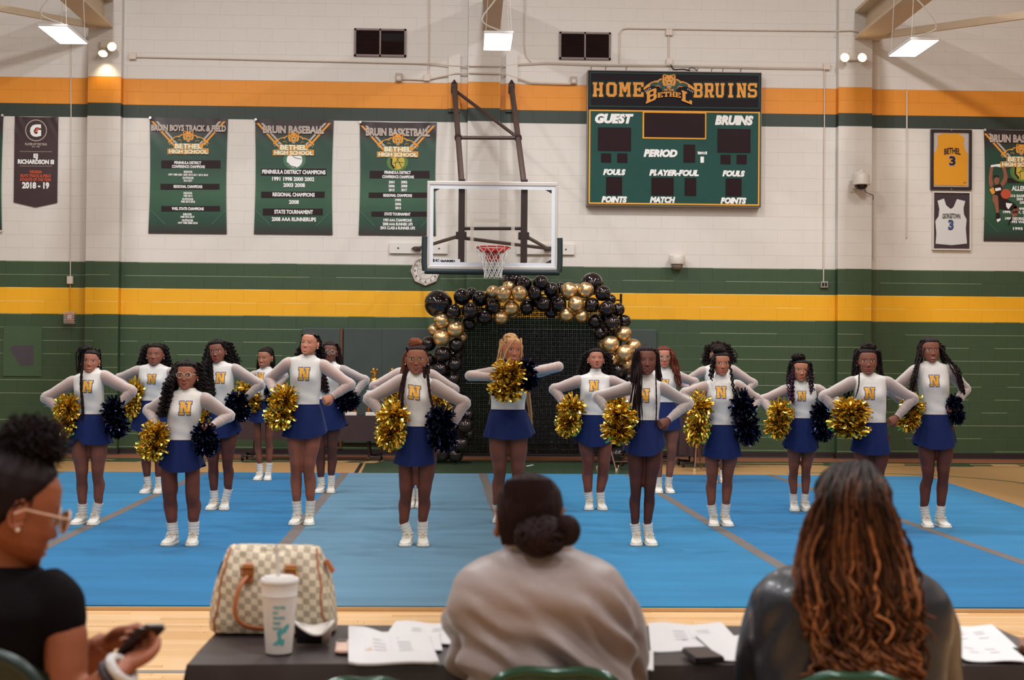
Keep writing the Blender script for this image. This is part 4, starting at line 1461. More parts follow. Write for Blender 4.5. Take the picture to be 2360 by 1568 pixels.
m_.box((bx0, by - .02, bz0), (bx1, by + .03, bz0 + e), bev=.006)
m_.box((bx0, by - .02, bz0 + e), (bx0 + e * .7, by + .03, bz1 - e), bev=.006)
m_.box((bx1 - e * .7, by - .02, bz0 + e), (bx1, by + .03, bz1 - e), bev=.006)
bf = m_.build('backboard_frame', alu_w, hp)
m_ = MB()
ix0, ix1, iz0, iz1 = bx0 + e * .7, bx1 - e * .7, bz0 + e, bz1 - e
m_.box((ix0, by - .006, iz0), (ix1, by + .006, iz1))
m_.build('glass_pane', GLASS, hp)
b2 = Board(ix0, iz1, by - .007)
iw, ih = ix1 - ix0, iz1 - iz0
m_ = MB()
lw = .052
for (a, b_, c_, d_) in ((0, 0, iw, lw), (0, ih - lw, iw, ih), (0, lw, lw, ih - lw), (iw - lw, lw, iw, ih - lw)):
	b2.rect(m_, a, b_, c_, d_, .001)
m_.build('border_line', bline, hp)
q0, q1 = P(1084, 504, DB), P(1186, 580, DB)
m_ = MB()
a0, a1, v0, v1 = q0.x - ix0, q1.x - ix0, iz1 - q0.z, iz1 - q1.z
for (a, b_, c_, d_) in ((a0, v0, a1, v0 + .05), (a0, v0 + .05, a0 + .05, v1), (a1 - .05, v0 + .05, a1, v1)):
	b2.rect(m_, a, b_, c_, d_, .001)
m_.build('target_line', tgt, hp)
m_ = Pieces()
for sx in (0, 1):
	for sz in (0, 1):
		cx, cz = (lw if sx == 0 else iw - lw), (lw if sz == 0 else ih - lw)
		dx, dz = (.09 if sx == 0 else -.09), (.05 if sz == 0 else -.05)
		b2.poly(m_, [(cx, cz), (cx + dx, cz), (cx, cz + dz)], -.012)
m_.build('corner_plate', steel_k, hp)
m_ = Pieces()
u_, v_ = P(1027, 604, DB).x - ix0, iz1 - P(1027, 603.5, DB).z
m_.new()
b2.rect(m_, u_ - .15, v_ - .035, u_ + .2, v_ + .01, .002)
m_.build('maker_plate', bline, hp)
m_ = Pieces()
b2.text(m_, 'GARED', u_ + .03, v_ + .003, .026, .205, .07, 0, .004)
b2.poly(m_, [(u_ - .14, v_ - .028), (u_ - .085, v_ - .03), (u_ - .085, v_ - .02), (u_ - .12, v_ - .018), (u_ - .12, v_ - .008), (u_ - .085, v_ - .008), (u_ - .085, v_), (u_ - .14, v_)], .004)
m_.build('lettering', ink['maroon'], hp)
# padding along the lower edge
zt = P(1290, 552, DB).z
m_ = MB()
m_.tube(catmull([(bx0 - .025, by, zt + .02), (bx0 - .028, by, zt - .05), (bx0 - .028, by, bz0 + .08), (bx0 - .01, by, bz0 - .01), (bx0 + .06, by, bz0 - .022), ((bx0 + bx1) / 2, by, bz0 - .024), (bx1 - .06, by, bz0 - .022), (bx1 + .01, by, bz0 - .01), (bx1 + .028, by, bz0 + .08), (bx1 + .028, by, zt - .05), (bx1 + .025, by, zt + .02)], 5), .042, 12)
m_.build('edge_padding', pad_m, hp, smooth=True)
# rim, bracket and net
rc = Vector((P(1137, 570, DB - .38).x, by - .38, P(1137, 571, DB - .38).z))
rr = .228
m_ = MB()
rings = []
for i in range(37):
	a = 2 * math.pi * i / 36
	rings.append([(rc.x + (rr + .011 * math.cos(q)) * math.cos(a), rc.y + (rr + .011 * math.cos(q)) * math.sin(a), rc.z + .011 * math.sin(q)) for q in [k * math.pi / 4 for k in range(8)]])
m_.loft(rings, cap0=False, cap1=False)
m_.build('rim', rim_m, hp, smooth=True)
m_ = MB()
m_.box((rc.x - .10, by - .03, rc.z - .17), (rc.x + .10, by - .012, rc.z + .012), bev=.008)
m_.box((rc.x - .085, by - .15, rc.z - .16), (rc.x + .085, by - .03, rc.z - .0), bev=.01)
m_.add([(rc.x - .2, by - .26, rc.z + .004), (rc.x + .2, by - .26, rc.z + .004), (rc.x + .09, by - .03, rc.z + .004), (rc.x - .09, by - .03, rc.z + .004),
		(rc.x - .2, by - .26, rc.z - .035), (rc.x + .2, by - .26, rc.z - .035), (rc.x + .09, by - .03, rc.z - .06), (rc.x - .09, by - .03, rc.z - .06)],
	   [(0, 1, 2, 3), (7, 6, 5, 4), (0, 4, 5, 1), (1, 5, 6, 2), (3, 2, 6, 7), (0, 3, 7, 4)])
m_.build('rim_bracket', rim_m, hp)
m_ = MB()
NS = 12
prof = [(rr + .003, .0), (rr - .03, -.07), (rr - .075, -.17), (.135, -.26), (.118, -.33), (.122, -.40)]
for s_ in (-1, 1):
	for k in range(NS):
		pts = []
		for i, (r_, z) in enumerate(prof):
			a = 2 * math.pi * (k + .5 * i * s_) / NS + .1
			pts.append((rc.x + r_ * math.cos(a), rc.y + r_ * math.sin(a), rc.z + z - .012))
		m_.tube(catmull(pts, 3), .0052, 5)
m_.build('net', net_m, hp, smooth=True, kind='stuff')
for k in range(NS):
	a = 2 * math.pi * k / NS + .1
	MB().tube(catmull([(rc.x + (rr - .008) * math.cos(a), rc.y + (rr - .008) * math.sin(a), rc.z - .012), (rc.x + rr * 1.06 * math.cos(a + .03), rc.y + rr * 1.06 * math.sin(a + .03), rc.z + .008), (rc.x + rr * 1.0 * math.cos(a + .12), rc.y + rr * math.sin(a + .12), rc.z - .03)], 3), .005, 5).build('net_loop', net_m, hp)
# steel supports
for x_, xt, n_ in ((1063, 1047, 0), (1207, 1179, 1)):
	lo, hi = P(x_, 606, DB + .12), P(x_, 436, DB + .12)
	MB().box((lo.x - .045, lo.y - .05, lo.z), (lo.x + .045, lo.y + .06, bz1 + .05), bev=.006).build('upright', steel_k, hp)
	top = onwall(xt, 200, .07)
	a = Vector((lo.x, lo.y, bz1 - .05))
	MB().tube([a, top], .042, 12).build('support_tube', steel_d, hp, smooth=True)
	mid = a.lerp(top, .46)
	MB().tube([mid - (top - a).normalized() * .03, mid + (top - a).normalized() * .03], .055, 12).build('clamp', steel_k, hp)
	m_ = MB()
	m_.box((top.x - .05, top.y - .06, top.z - .10), (top.x + .05, WALL_Y - .002, top.z + .04), bev=.012)
	m_.loft([[(top.x - .045, top.y - .05, top.z + .04), (top.x + .045, top.y - .05, top.z + .04), (top.x + .045, top.y + .04, top.z + .04), (top.x - .045, top.y + .04, top.z + .04)], [(top.x - .006, top.y - .01, top.z + .11), (top.x + .006, top.y - .01, top.z + .11), (top.x + .006, top.y, top.z + .11), (top.x - .006, top.y, top.z + .11)]])
	m_.build('wall_bracket', steel_k, hp)
	# painted mounting plank
	a_, c_ = onwall(xt - 13, 126, 0), onwall(xt + 13, 260, 0)
	zo, zd = Z0 + 28 * CH, Z0 + 26 * CH
	for z_0, z_1, k in ((zo, a_.z, 'white'), (zd, zo, 'orange'), (c_.z, zd, 'dark')):
		o = MB().box((a_.x, WALL_Y - .055, z_0), (c_.x, WALL_Y - .001, z_1), bev=.003).build('mounting_plank', PAINT[k], hp)
	if n_ == 0:
		A0, T0 = a, top
	else:
		A1, T1 = a, top
m0, m1 = A0.lerp(T0, .46), A1.lerp(T1, .46)
MB().tube([m0, m1], .028, 10).build('cross_tube', steel_d, hp, smooth=True)
MB().tube([T0 + Vector((.03, -.05, -.08)), m1], .026, 10).build('diagonal_tube', steel_d, hp, smooth=True)
lx, rx = P(1063, 527, DB + .14), P(1207, 527, DB + .14)
MB().tube([lx, rx], .024, 10).build('cross_tube', steel_k, hp, smooth=True)
for (cx, cy) in ((1063, 543), (1207, 544)):
	c = P(cx, cy, DB + .14)
	MB().box((c.x - .075, c.y - .05, c.z - .05), (c.x + .075, c.y + .07, c.z + .05), bev=.012).build('clamp', steel_k, hp)
lm, rm = onwall(963, 573, .08), onwall(1262, 573, .08)
for a, b_ in ((P(1056, 545, DB + .2), lm), (P(1214, 546, DB + .2), rm), (P(1070, 549, DB + .2), rm)):
	MB().tube([a, b_], .026, 10).build('brace_tube', steel_d, hp, smooth=True)
for c, s_ in ((lm, -1), (rm, 1)):
	m_ = MB().box((c.x - .06, c.y - .04, c.z - .03), (c.x + .05, c.y + .045, c.z + .03), bev=.01)
	m_.loft([[(c.x + s_ * .05, c.y - .03, c.z - .03), (c.x + s_ * .05, c.y + .04, c.z - .03), (c.x + s_ * .05, c.y + .04, c.z + .03), (c.x + s_ * .05, c.y - .03, c.z + .03)], [(c.x + s_ * .10, c.y, c.z - .004), (c.x + s_ * .10, c.y + .01, c.z - .004), (c.x + s_ * .10, c.y + .01, c.z + .004), (c.x + s_ * .10, c.y, c.z + .004)]])
	m_.build('wall_bracket', steel_d, hp)
for (x0, x1, y0, y1) in ((898, 1032, 560, 586), (1190, 1323.5, 562, 588)):
	a, b_ = onwall(x0, y0), onwall(x1, y1)
	o = MB().box((a.x, WALL_Y - .05, b_.z), (b_.x, WALL_Y - .001, a.z), bev=.004).build('mounting_plank', PAINT['white'], hp)
	for fx_ in (.15, .85):
		MB().lathe([(.014, .0), (.012, -.01), (0, -.012)], 8, axis='Y', center=(a.x + (b_.x - a.x) * fx_, WALL_Y - .05, (a.z + b_.z) / 2)).build('bolt', steel_k, hp)

# ------------------------------------------------------------------ wall pads
padc = pbr('wall_pad_vinyl', (64, 74, 70), .5, var=.06, bump=.1, bscale=40)
xs_ = [697, 787, 880, 972, 1064, 1156, 1247, 1338, 1428, 1512]
names_ = ['leftmost dark wall pad, beside the green blocks', 'dark wall pad right of the rusty post', 'dark wall pad behind the tall trophies', 'dark wall pad left of the black shimmer wall', 'dark wall pad behind the left balloon column',
		  'dark wall pad behind the girl with crossed pom-poms', 'dark wall pad behind the middle of the shimmer wall', 'dark wall pad behind the right part of the shimmer wall', 'rightmost dark wall pad, behind the gold balloons']
for i in range(9):
	a, b_ = onwall(xs_[i] + (5 if i == 1 else 0), 756 + (xs_[i] - 700) * .004), onwall(xs_[i + 1] - (0 if i else 4), 1020)
	o = MB().box((a.x + .004, WALL_Y - .06, .19), (b_.x - .004, WALL_Y - .012, a.z), bev=.012).build('wall_pad', padc)
	tag(o, names_[i], 'wall pad', 'dark wall pads')['kind'] = 'thing'
a = onwall(788, 757)
o = MB().box((a.x - .02, WALL_Y - .05, .1), (a.x + .014, WALL_Y - .012, a.z)).build('rusty_post', pbr('rust_steel', (112, 62, 40), .6, var=.2, scale=10))
tag(o, 'narrow rusty steel strip between two wall pads', 'post')

# ------------------------------------------------------------------ shimmer wall and balloon arch
AD = 20.45
shim = thing('sequin_screen', 'black shimmer backdrop of small square sequins under the balloon arch', 'backdrop', (0, 0, 0))
shim['kind'] = 'thing'
seq = pbr('sequin_black', (17, 11, 13), .38, var=.3, scale=60, spec=.08)
frm = pbr('frame_black_steel', (30, 24, 26), .4, metal=.3)
sy = P(1235, 900, AD + .18).y
sx0, sx1 = P(1052, 900, AD + .18).x, P(1428, 900, AD + .18).x
sz1 = P(1235, 704, AD + .18).z
m_ = MB()
pt = .0305
nx, nz = int((sx1 - sx0) / pt), int((sz1 - .14) / pt)
for i in range(nx):
	for j in range(nz):
		cx, cz = sx0 + (i + .5) * pt, .15 + (j + .5) * pt
		s_ = .0128
		if j == nz - 1 and RNG.random() < .3:
			continue
		tx, tz = RNG.gauss(0, .10), RNG.gauss(0, .12)
		if RNG.random() < .02:
			tx *= 5
			tz *= 4
		jx = RNG.gauss(0, .0008)
		m_.add([(cx - s_ + jx, sy - s_ * tx - s_ * tz, cz - s_), (cx + s_ + jx, sy + s_ * tx - s_ * tz, cz - s_), (cx + s_ + jx, sy + s_ * tx + s_ * tz, cz + s_), (cx - s_ + jx, sy - s_ * tx + s_ * tz, cz + s_)], [(0, 1, 2, 3)])
m_.build('sequins', seq, shim, kind='stuff')
m_ = MB()
for i in range(nx + 1):
	x = sx0 + i * pt
	if i % 2 == 0:
		m_.box((x - .0015, sy + .012, .12), (x + .0015, sy + .016, sz1 + .05))
for j in range(0, nz + 1, 2):
	z = .15 + j * pt
	m_.box((sx0, sy + .012, z - .0015), (sx1, sy + .016, z + .0015))
m_.build('grid_panel', frm, shim, kind='stuff')
for x, zt in ((sx0 - .02, P(1040, 676, AD + .2).z), (sx1 + .02, P(1430, 677, AD + .2).z)):
	MB().tube([(x, sy + .05, .0), (x, sy + .05, zt)], .018, 8).build('frame_post', frm, shim)
	MB().tube([(x - .25, sy + .05, .02), (x + .25, sy + .05, .02)], .016, 8).build('frame_foot', frm, shim)
	MB().tube([(x, sy - .4, .016), (x, sy + .35, .016)], .016, 8).build('frame_foot', frm, shim)
for z in (P(1235, 690, AD + .2).z, P(1235, 712, AD + .2).z, .12):
	MB().tube([(sx0 - .02, sy + .05, z), (sx1 + .02, sy + .05, z)], .012, 8).build('frame_rail', frm, shim)

K, G = 0, 1
bal = [(345, 315, 100, K, 0), (515, 265, 60, K, 0), (585, 243, 45, K, 2), (645, 278, 58, K, 1), (455, 372, 55, K, -1), (575, 365, 62, K, -1), (740, 330, 58, K, 0), (680, 410, 58, K, 0), (565, 455, 55, K, 1),
	   (742, 235, 52, G, 1), (857, 197, 50, G, 2), (815, 245, 60, G, -1), (932, 242, 58, G, -1), (873, 345, 58, G, 0), (800, 415, 54, G, 0), (880, 378, 50, G, 2),
	   (885, 150, 76, K, 3), (967, 172, 55, K, 1), (1085, 165, 57, K, 1), (1040, 240, 52, K, 0), (1160, 215, 55, K, 1), (1225, 200, 42, K, 3), (985, 340, 55, K, 1), (1105, 318, 55, K, 0), (1218, 318, 56, K, 0), (1160, 372, 48, K, 2), (1060, 290, 55, K, 2), (1180, 275, 55, K, 2),
	   (1290, 222, 62, G, 0), (1348, 220, 50, G, 2), (1410, 218, 60, G, 0), (1340, 320, 60, G, -1), (1272, 395, 54, G, 0), (1380, 405, 50, G, 0),
	   (1455, 172, 82, K, 3), (1535, 240, 56, K, 0), (1455, 325, 55, K, 0), (1565, 350, 57, K, -1), (1645, 357, 48, K, 1), (1590, 285, 40, K, 3), (1480, 440, 54, K, 1), (1605, 455, 57, K, -1), (1690, 440, 47, K, 1), (1520, 525, 52, K, 1), (1560, 400, 50, K, 2), (1590, 530, 45, K, 2),
	   (1685, 533, 58, G, 0), (1590, 608, 62, G, -1), (1752, 625, 58, G, 1), (1692, 672, 64, G, -1), (1600, 715, 52, G, 0), (1540, 612, 40, G, 3), (1700, 760, 52, G, 2),
	   (1650, 800, 55, K, 0), (1720, 850, 52, K, 1), (1575, 800, 48, K, 2), (1640, 900, 56, K, 0), (1730, 950, 55, K, 1), (1650, 1005, 58, K, 0), (1570, 930, 50, K, 2), (1590, 1080, 55, K, 1), (1690, 1110, 58, K, 0), (1620, 1200, 57, K, 0), (1720, 1230, 55, K, 1), (1600, 1310, 56, K, 1), (1690, 1340, 58, K, 0), (1640, 1410, 55, K, -1),
	   (370, 438, 56, G, -1), (320, 505, 48, G, 1), (470, 500, 62, G, -1), (370, 562, 62, G, -1), (515, 555, 40, G, 3),
	   (275, 605, 54, K, 1), (475, 612, 56, K, 0), (380, 680, 60, K, 0), (282, 720, 47, K, 1), (465, 755, 52, K, 0), (360, 790, 56, K, 0), (455, 862, 48, K, 0), (300, 850, 50, K, 1), (380, 900, 56, K, 1), (470, 960, 52, K, 1), (340, 1010, 56, K, 1), (290, 930, 52, K, 2), (300, 1110, 52, K, 2), (430, 1000, 54, K, 2), (320, 1220, 54, K, 2), (470, 1130, 52, K, 1), (340, 740, 50, K, 3), (420, 800, 52, K, 3), (470, 690, 48, K, 3), (300, 1440, 48, K, 2), (560, 1120, 44, K, 2), (430, 1080, 54, K, 0), (510, 1090, 46, K, 2), (350, 1130, 55, K, 1),
	   (540, 1200, 56, K, -1), (430, 1190, 56, K, 1), (510, 1330, 56, K, -1), (400, 1290, 58, K, 0), (375, 1400, 60, K, 0), (470, 1410, 56, K, 0), (560, 1260, 46, K, 2), (290, 1330, 50, K, 2)]
blk_m = pbr('balloon_black', (26, 14, 18), .10, var=.1, coat=.6, spec=.5)
gld_m = pbr('balloon_gold', (240, 204, 152), .28, metal=.92, var=.06, scale=4)

def balloon_mesh(m_):
	prof = []
	for i in range(15):
		t = math.pi * i / 14
		r_ = math.sin(t)
		z = math.cos(t)
		if z < 0:
			r_ *= 1 - .10 * z * z
			z *= 1.10
		prof.append((max(r_, .03), z))
	prof[-1] = (.05, -1.10)
	prof += [(.035, -1.13), (.06, -1.17), (.075, -1.20), (.0, -1.19)]
	return MB().lathe(prof[::-1], 24, cap0=False, cap1=False).mesh('balloon', m_, smooth=True)

BM = [balloon_mesh(blk_m), balloon_mesh(gld_m)]
arch = thing('balloon_arch', 'arch of black and gold balloons around the shimmer wall', 'balloon arch', (0, 0, 0))
acx, acy = 950, 800
for (cx, cy, r_, k, lay) in bal:
	px, py = 900 + cx / 3.1359, 600 + cy / 3.1359
	d = AD - .12 + lay * .10
	p_ = P(px, py, d)
	rad = r_ / 3.1359 * d / FPX
	p_.z = max(p_.z, rad * 1.02)
	o = obj('balloon', BM[k], arch)
	if k == G:
		o['label'] = 'gold chrome balloon'
	elif r_ > 90:
		o['label'] = 'oversized black balloon'
	o.location = p_
	tx = (acx - cx) / 600 + RNG.uniform(-.3, .3)
	o.rotation_euler = Vector((tx, .9 + RNG.uniform(-.3, .3), (acy - cy) / 600 * -.8)).to_track_quat('-Z', 'Y').to_euler()
	o.scale = (rad, rad, rad * 1.02)
# the strip that ties the balloons together
pth = [P(900 + a / 3.1359, 600 + b_ / 3.1359, AD + .05) for a, b_ in ((430, 1440), (430, 1200), (400, 900), (400, 600), (430, 400), (560, 330), (750, 310), (980, 260), (1160, 250), (1400, 270), (1540, 350), (1600, 480), (1640, 640), (1650, 850), (1650, 1100), (1650, 1420))]
MB().tube(catmull(pth, 4), .01, 6).build('tying_strip', frm, arch)

# ------------------------------------------------------------------ trophy tables behind the squad
cloth_k = pbr('table_cloth_dark', (52, 34, 38), .7, var=.15, scale=6, bump=.1, bscale=30)
leg_k = pbr('table_leg_dark', (40, 30, 32), .45, metal=.3)

def back_table(x0, x1, ytop, d, drop, lab, depth=.6, ends=True):
	a, b_ = P(x0, ytop, d), P(x1, ytop, d)
	z = a.z
	t = thing('folding_table', lab, 'table', ((a.x + b_.x) / 2, a.y + depth / 2, 0))
	hw = (b_.x - a.x) / 2
	MB().box((-hw, -depth / 2, z - .03), (hw, depth / 2, z - .004), bev=.006).build('tabletop', leg_k, t)
	for s_ in (-1, 1):
		for s2 in (-1, 1):
			MB().tube(catmull([(s_ * (hw - .25), s2 * (depth / 2 - .08), z - .03), (s_ * (hw - .22), s2 * (depth / 2 - .08), .12), (s_ * (hw - .18), s2 * (depth / 2 - .08), .07), (s_ * (hw - .06), s2 * (depth / 2 - .08), .075)], 3), .014, 8).build('leg', leg_k, t)
			w_ = MB().lathe([(.0, -.015), (.045, -.015), (.05, 0), (.045, .015), (0, .015)], 12, axis='X', center=(s_ * (hw - .06), s2 * (depth / 2 - .08), .05))
			w_.build('caster', leg_k, t)
	n = 60
	m_ = MB()
	ring_t, ring_b = [], []
	per = [(-hw, -depth / 2), (hw, -depth / 2), (hw, depth / 2), (-hw, depth / 2)]
	pts = []
	for k in range(4):
		p0, p1 = Vector(per[k]), Vector(per[(k + 1) % 4])
		for i in range(n // 4 * (2 if k % 2 == 0 else 1)):
			pts.append(p0.lerp(p1, i / (n // 4 * (2 if k % 2 == 0 else 1))))
	for i, q in enumerate(pts):
		o_ = q.normalized() * (.012 + .012 * math.sin(i * 1.3) + .008 * math.sin(i * 2.9))
		ring_t.append((q.x * 1.004, q.y * 1.01, z))
		ring_b.append((q.x + o_.x, q.y + o_.y, z - drop + .008 * math.sin(i * .9)))
	m_.loft([ring_b, [((a_[0] * .4 + b__[0] * .6), (a_[1] * .4 + b__[1] * .6), (a_[2] * .4 + b__[2] * .6)) for a_, b__ in zip(ring_b, ring_t)], ring_t], cap0=False)
	o = m_.build('table_cover', cloth_k, None, smooth=False)
	o.location = t.location
	return t, o, z

t1, c1_, tz1 = back_table(548, 884, 957, 20.6, .36, 'long dark covered trophy table behind the left half of the squad')
tag(c1_, 'dark cloth over the long trophy table', 'tablecloth')
t2, c2_, tz2 = back_table(1568, 1702, 906, 20.0, .88, 'covered high table behind the girls at right of the arch')
tag(c2_, 'dark cloth hanging down to the floor right of the arch', 'tablecloth')
t3, c3_, tz3 = back_table(1395, 1560, 985, 20.9, .18, 'low dark table with bare legs at the right end of the arch', depth=.5)
tag(c3_, 'short dark cloth on the low table by the arch', 'tablecloth')

gold_t = pbr('trophy_gold', (236, 186, 96), .18, metal=1.0, var=.08)
marble = pbr('trophy_marble', (232, 224, 214), .35, var=.12, scale=20)
wood_t = pbr('trophy_column', (190, 110, 44), .25, metal=.7, var=.15)

def trophy(px, pbase, d, ht, kind, lab):
	c = P(px, pbase, d)
	t = thing('trophy', lab, 'trophy', (c.x, c.y, tz1 + .002), group='trophies on the table')
	w_ = .108 if kind == 'tall' else .075
	MB().box((-w_ * 1.1, -w_ * .7, 0), (w_ * 1.1, w_ * .7, .05), bev=.005).build('base', marble, t)
	zc = ht * .5
	for s_ in ((-1, 1) if kind != 'cup' else ()):
		MB().lathe([(.022, .05), (.026, .07), (.02, .09), (.02, zc - .03), (.026, zc - .02), (.022, zc)], 12, center=(s_ * w_ * .75, 0, 0)).build('column', wood_t, t, smooth=True)
	if kind == 'cup':
		MB().lathe([(.02, .05), (.03, .06), (.012, .09), (.012, .14), (.03, .17), (.05, .22), (.055, .28), (.05, .28), (.0, .20)], 14).build('cup', gold_t, t, smooth=True)
		for s_ in (-1, 1):
			MB().tube(catmull([(s_ * .05, 0, .26), (s_ * .085, 0, .25), (s_ * .08, 0, .20), (s_ * .04, 0, .18)], 4), .006, 6).build('handle', gold_t, t, smooth=True)
		return t
	MB().box((-w_, -w_ * .6, zc), (w_, w_ * .6, zc + .03), bev=.004).build('platform', marble, t)
	if kind == 'tall':
		MB().lathe([(.02, zc + .03), (.055, zc + .035), (.025, zc + .06), (.05, zc + .09), (.072, zc + .14), (.06, zc + .19), (.03, zc + .22), (.04, zc + .23), (.02, zc + .25)], 16).build('cup', gold_t, t, smooth=True)
	z = zc + (.25 if kind == 'tall' else .03)
	m_ = MB()
	h = ht - z
	m_.tube(catmull([(0, 0, z), (.02, 0, z + h * .25), (0, 0, z + h * .5), (-.01, 0, z + h * .75)], 3), [.02] * 3 + [.026] * 3 + [.03] * 3 + [.018], 8)
	m_.sphere((-.012, 0, z + h * .88), .028, 8, 6)
	m_.tube(catmull([(0, 0, z + h * .68), (.05, -.01, z + h * .8), (.03, -.01, z + h * .98)], 3), .011, 6)
	m_.tube(catmull([(-.01, 0, z + h * .66), (-.055, -.01, z + h * .5), (-.03, -.02, z + h * .4)], 3), .011, 6)
	m_.build('figure', gold_t, t, smooth=True)
	return t

trophy(862, 950, 20.75, .68, 'tall', 'tallest gold trophy with cup and figure, left of the balloon arch')
trophy(905, 950, 20.8, .68, 'tall', 'tall gold trophy half hidden behind the girl in round glasses')
trophy(809, 952, 20.75, .36, 'small', 'short gold trophy with two columns beside the tallest one')
trophy(651, 950, 20.8, .48, 'tall', 'gold cup trophy peeking out behind the tall girl at left')
trophy(570, 950, 20.7, .30, 'cup', 'small gold cup at the left end of the trophy table')

# folding chairs standing behind the squad at right
chair_brown = pbr('chair_tan', (120, 84, 66), .5, metal=.2, var=.1)
cap_r = pbr('chair_foot', (206, 180, 150), .6)

def bent_chair(px, py, rz, lab, group=None):
	g = ground(px, py)
	t = thing('folding_chair', lab, 'chair', g, (0, 0, rz), group)
	for s_ in (-1, 1):
		lg = MB().tube(catmull([(s_ * .2, -.24, .01), (s_ * .2, -.05, .40), (s_ * .2, .14, .80)], 4), .012, 8).build('front_leg', chair_brown, t, smooth=True)
		MB().lathe([(.016, 0), (.018, .03), (.013, .045)], 8, center=(s_ * .2, -.245, 0)).build('foot_cap', cap_r, lg)
		lg = MB().tube([(s_ * .18, .24, .01), (s_ * .18, -.10, .44)], .012, 8).build('rear_leg', chair_brown, t, smooth=True)
		MB().lathe([(.016, 0), (.018, .03), (.013, .045)], 8, center=(s_ * .18, .245, 0)).build('foot_cap', cap_r, lg)
	MB().box((-.19, -.20, .43), (.19, .16, .455), bev=.012).build('seat', chair_brown, t)
	MB().box((-.19, .10, .60), (.19, .125, .80), bev=.012).build('backrest', chair_brown, t)
	MB().tube([(-.2, -.18, .13), (.2, -.18, .13)], .008, 6).build('stretcher', chair_brown, t)
	return t

bent_chair(1425, 1084, .5, 'dark folding chair beside the right foot of the arch')
bent_chair(1640, 1086, -.3, 'folding chair hidden behind the girl with wavy side curls')
# dark shoulder bag on the floor table
g = P(1722, 1005, 20.1)
t = thing('shoulder_bag', 'small dark bag hanging at the table end behind navy pom-pom', 'bag', g)
MB().sphere((0, 0, .0), (.09, .06, .16), 14, 10).build('bag_body', pbr('bag_dark', (58, 46, 50), .5, var=.2), t, smooth=True)
MB().tube(catmull([(-.06, 0, .12), (-.03, 0, .42), (.03, 0, .42), (.06, 0, .12)], 4), .008, 6).build('strap', pbr('bag_strap', (44, 34, 36), .6), t)
# paper scraps
for px, py, lab in ((1218, 1074, 'small white paper scrap on the floor in front of the shimmer wall'), (853, 1056, 'white strip of paper on the floor by the table leg')):
	g = ground(px, py, .006)
	m_ = MB().box((-.07, -.03, 0), (.07, .03, .002))
	m_.v = [(x, y, z + .012 * math.sin(x * 30)) for x, y, z in m_.v]
	o = m_.build('paper_scrap', ink['white'])
	o.location = g
	o.rotation_euler = (0, 0, .3)
	tag(o, lab, 'paper')
# ------------------------------------------------------------------ people: builders
SKIN = attr_mat('skin', rough=.48, var=.08, scale=60, spec=.35)
HAIR = attr_mat('hair', rough=.55, var=.3, scale=90, spec=.13)

def sheer_mat():
	m = bpy.data.materials.new('sheer_mesh_sleeve')
	m.use_nodes = True
	nt = m.node_tree
	b = nt.nodes['Principled BSDF']
	b.inputs['Base Color'].default_value = lin((226, 217, 212))
	b.inputs['Roughness'].default_value = .75
	b.inputs['Sheen Weight'].default_value = .2
	out = nt.nodes['Material Output']
	tr = nt.nodes.new('ShaderNodeBsdfTransparent')
	lw = nt.nodes.new('ShaderNodeLayerWeight')
	lw.inputs[0].default_value = .35
	mr = nt.nodes.new('ShaderNodeMapRange')
	mr.inputs['To Min'].default_value = .36
	mr.inputs['To Max'].default_value = .94
	nt.links.new(lw.outputs['Facing'], mr.inputs['Value'])
	mx = nt.nodes.new('ShaderNodeMixShader')
	nt.links.new(mr.outputs[0], mx.inputs[0])
	nt.links.new(tr.outputs[0], mx.inputs[1])
	nt.links.new(b.outputs[0], mx.inputs[2])
	nt.links.new(mx.outputs[0], out.inputs[0])
	return m

SHEER = sheer_mat()
BODYSUIT = pbr('bodysuit_white', (224, 219, 213), .62, var=.02, bump=.15, bscale=40, sheen=.2)
SKIRT = pbr('skirt_navy', (16, 32, 82), .8, var=.10, scale=14, bump=.2, bscale=120, sheen=.08, spec=.2)
SOCK = pbr('sock_white', (226, 221, 214), .9, var=.04, bump=.5, bscale=180)
SHOE = pbr('shoe_white', (224, 219, 210), .5, var=.04)
SOLE = pbr('shoe_sole', (220, 214, 202), .6, var=.06)
LACE = pbr('shoe_lace', (226, 214, 196), .8, var=.05)
NGOLD = pbr('n_glitter_gold', (222, 162, 52), .45, metal=.3, var=.35, scale=160)
NBLUE = pbr('n_outline_navy', (70, 80, 124), .6, var=.05)
PEARL = pbr('pearl', (246, 240, 232), .15, var=0)

def A3(v):
	return np.array(v, dtype=float)

_HP_T = [-1, -.985, -.93, -.80, -.58, -.32, 0, .3, .58, .79, .93, 1]
_HP_W = [.010, .017, .0265, .0430, .0575, .0668, .0705, .0718, .0675, .0535, .032, .004]
_HP_F = [-.066, -.077, -.084, -.0865, -.0865, -.087, -.0875, -.087, -.0805, -.063, -.034, .006]
_HP_B = [-.050, -.040, -.022, .005, .038, .068, .088, .097, .091, .073, .045, .014]

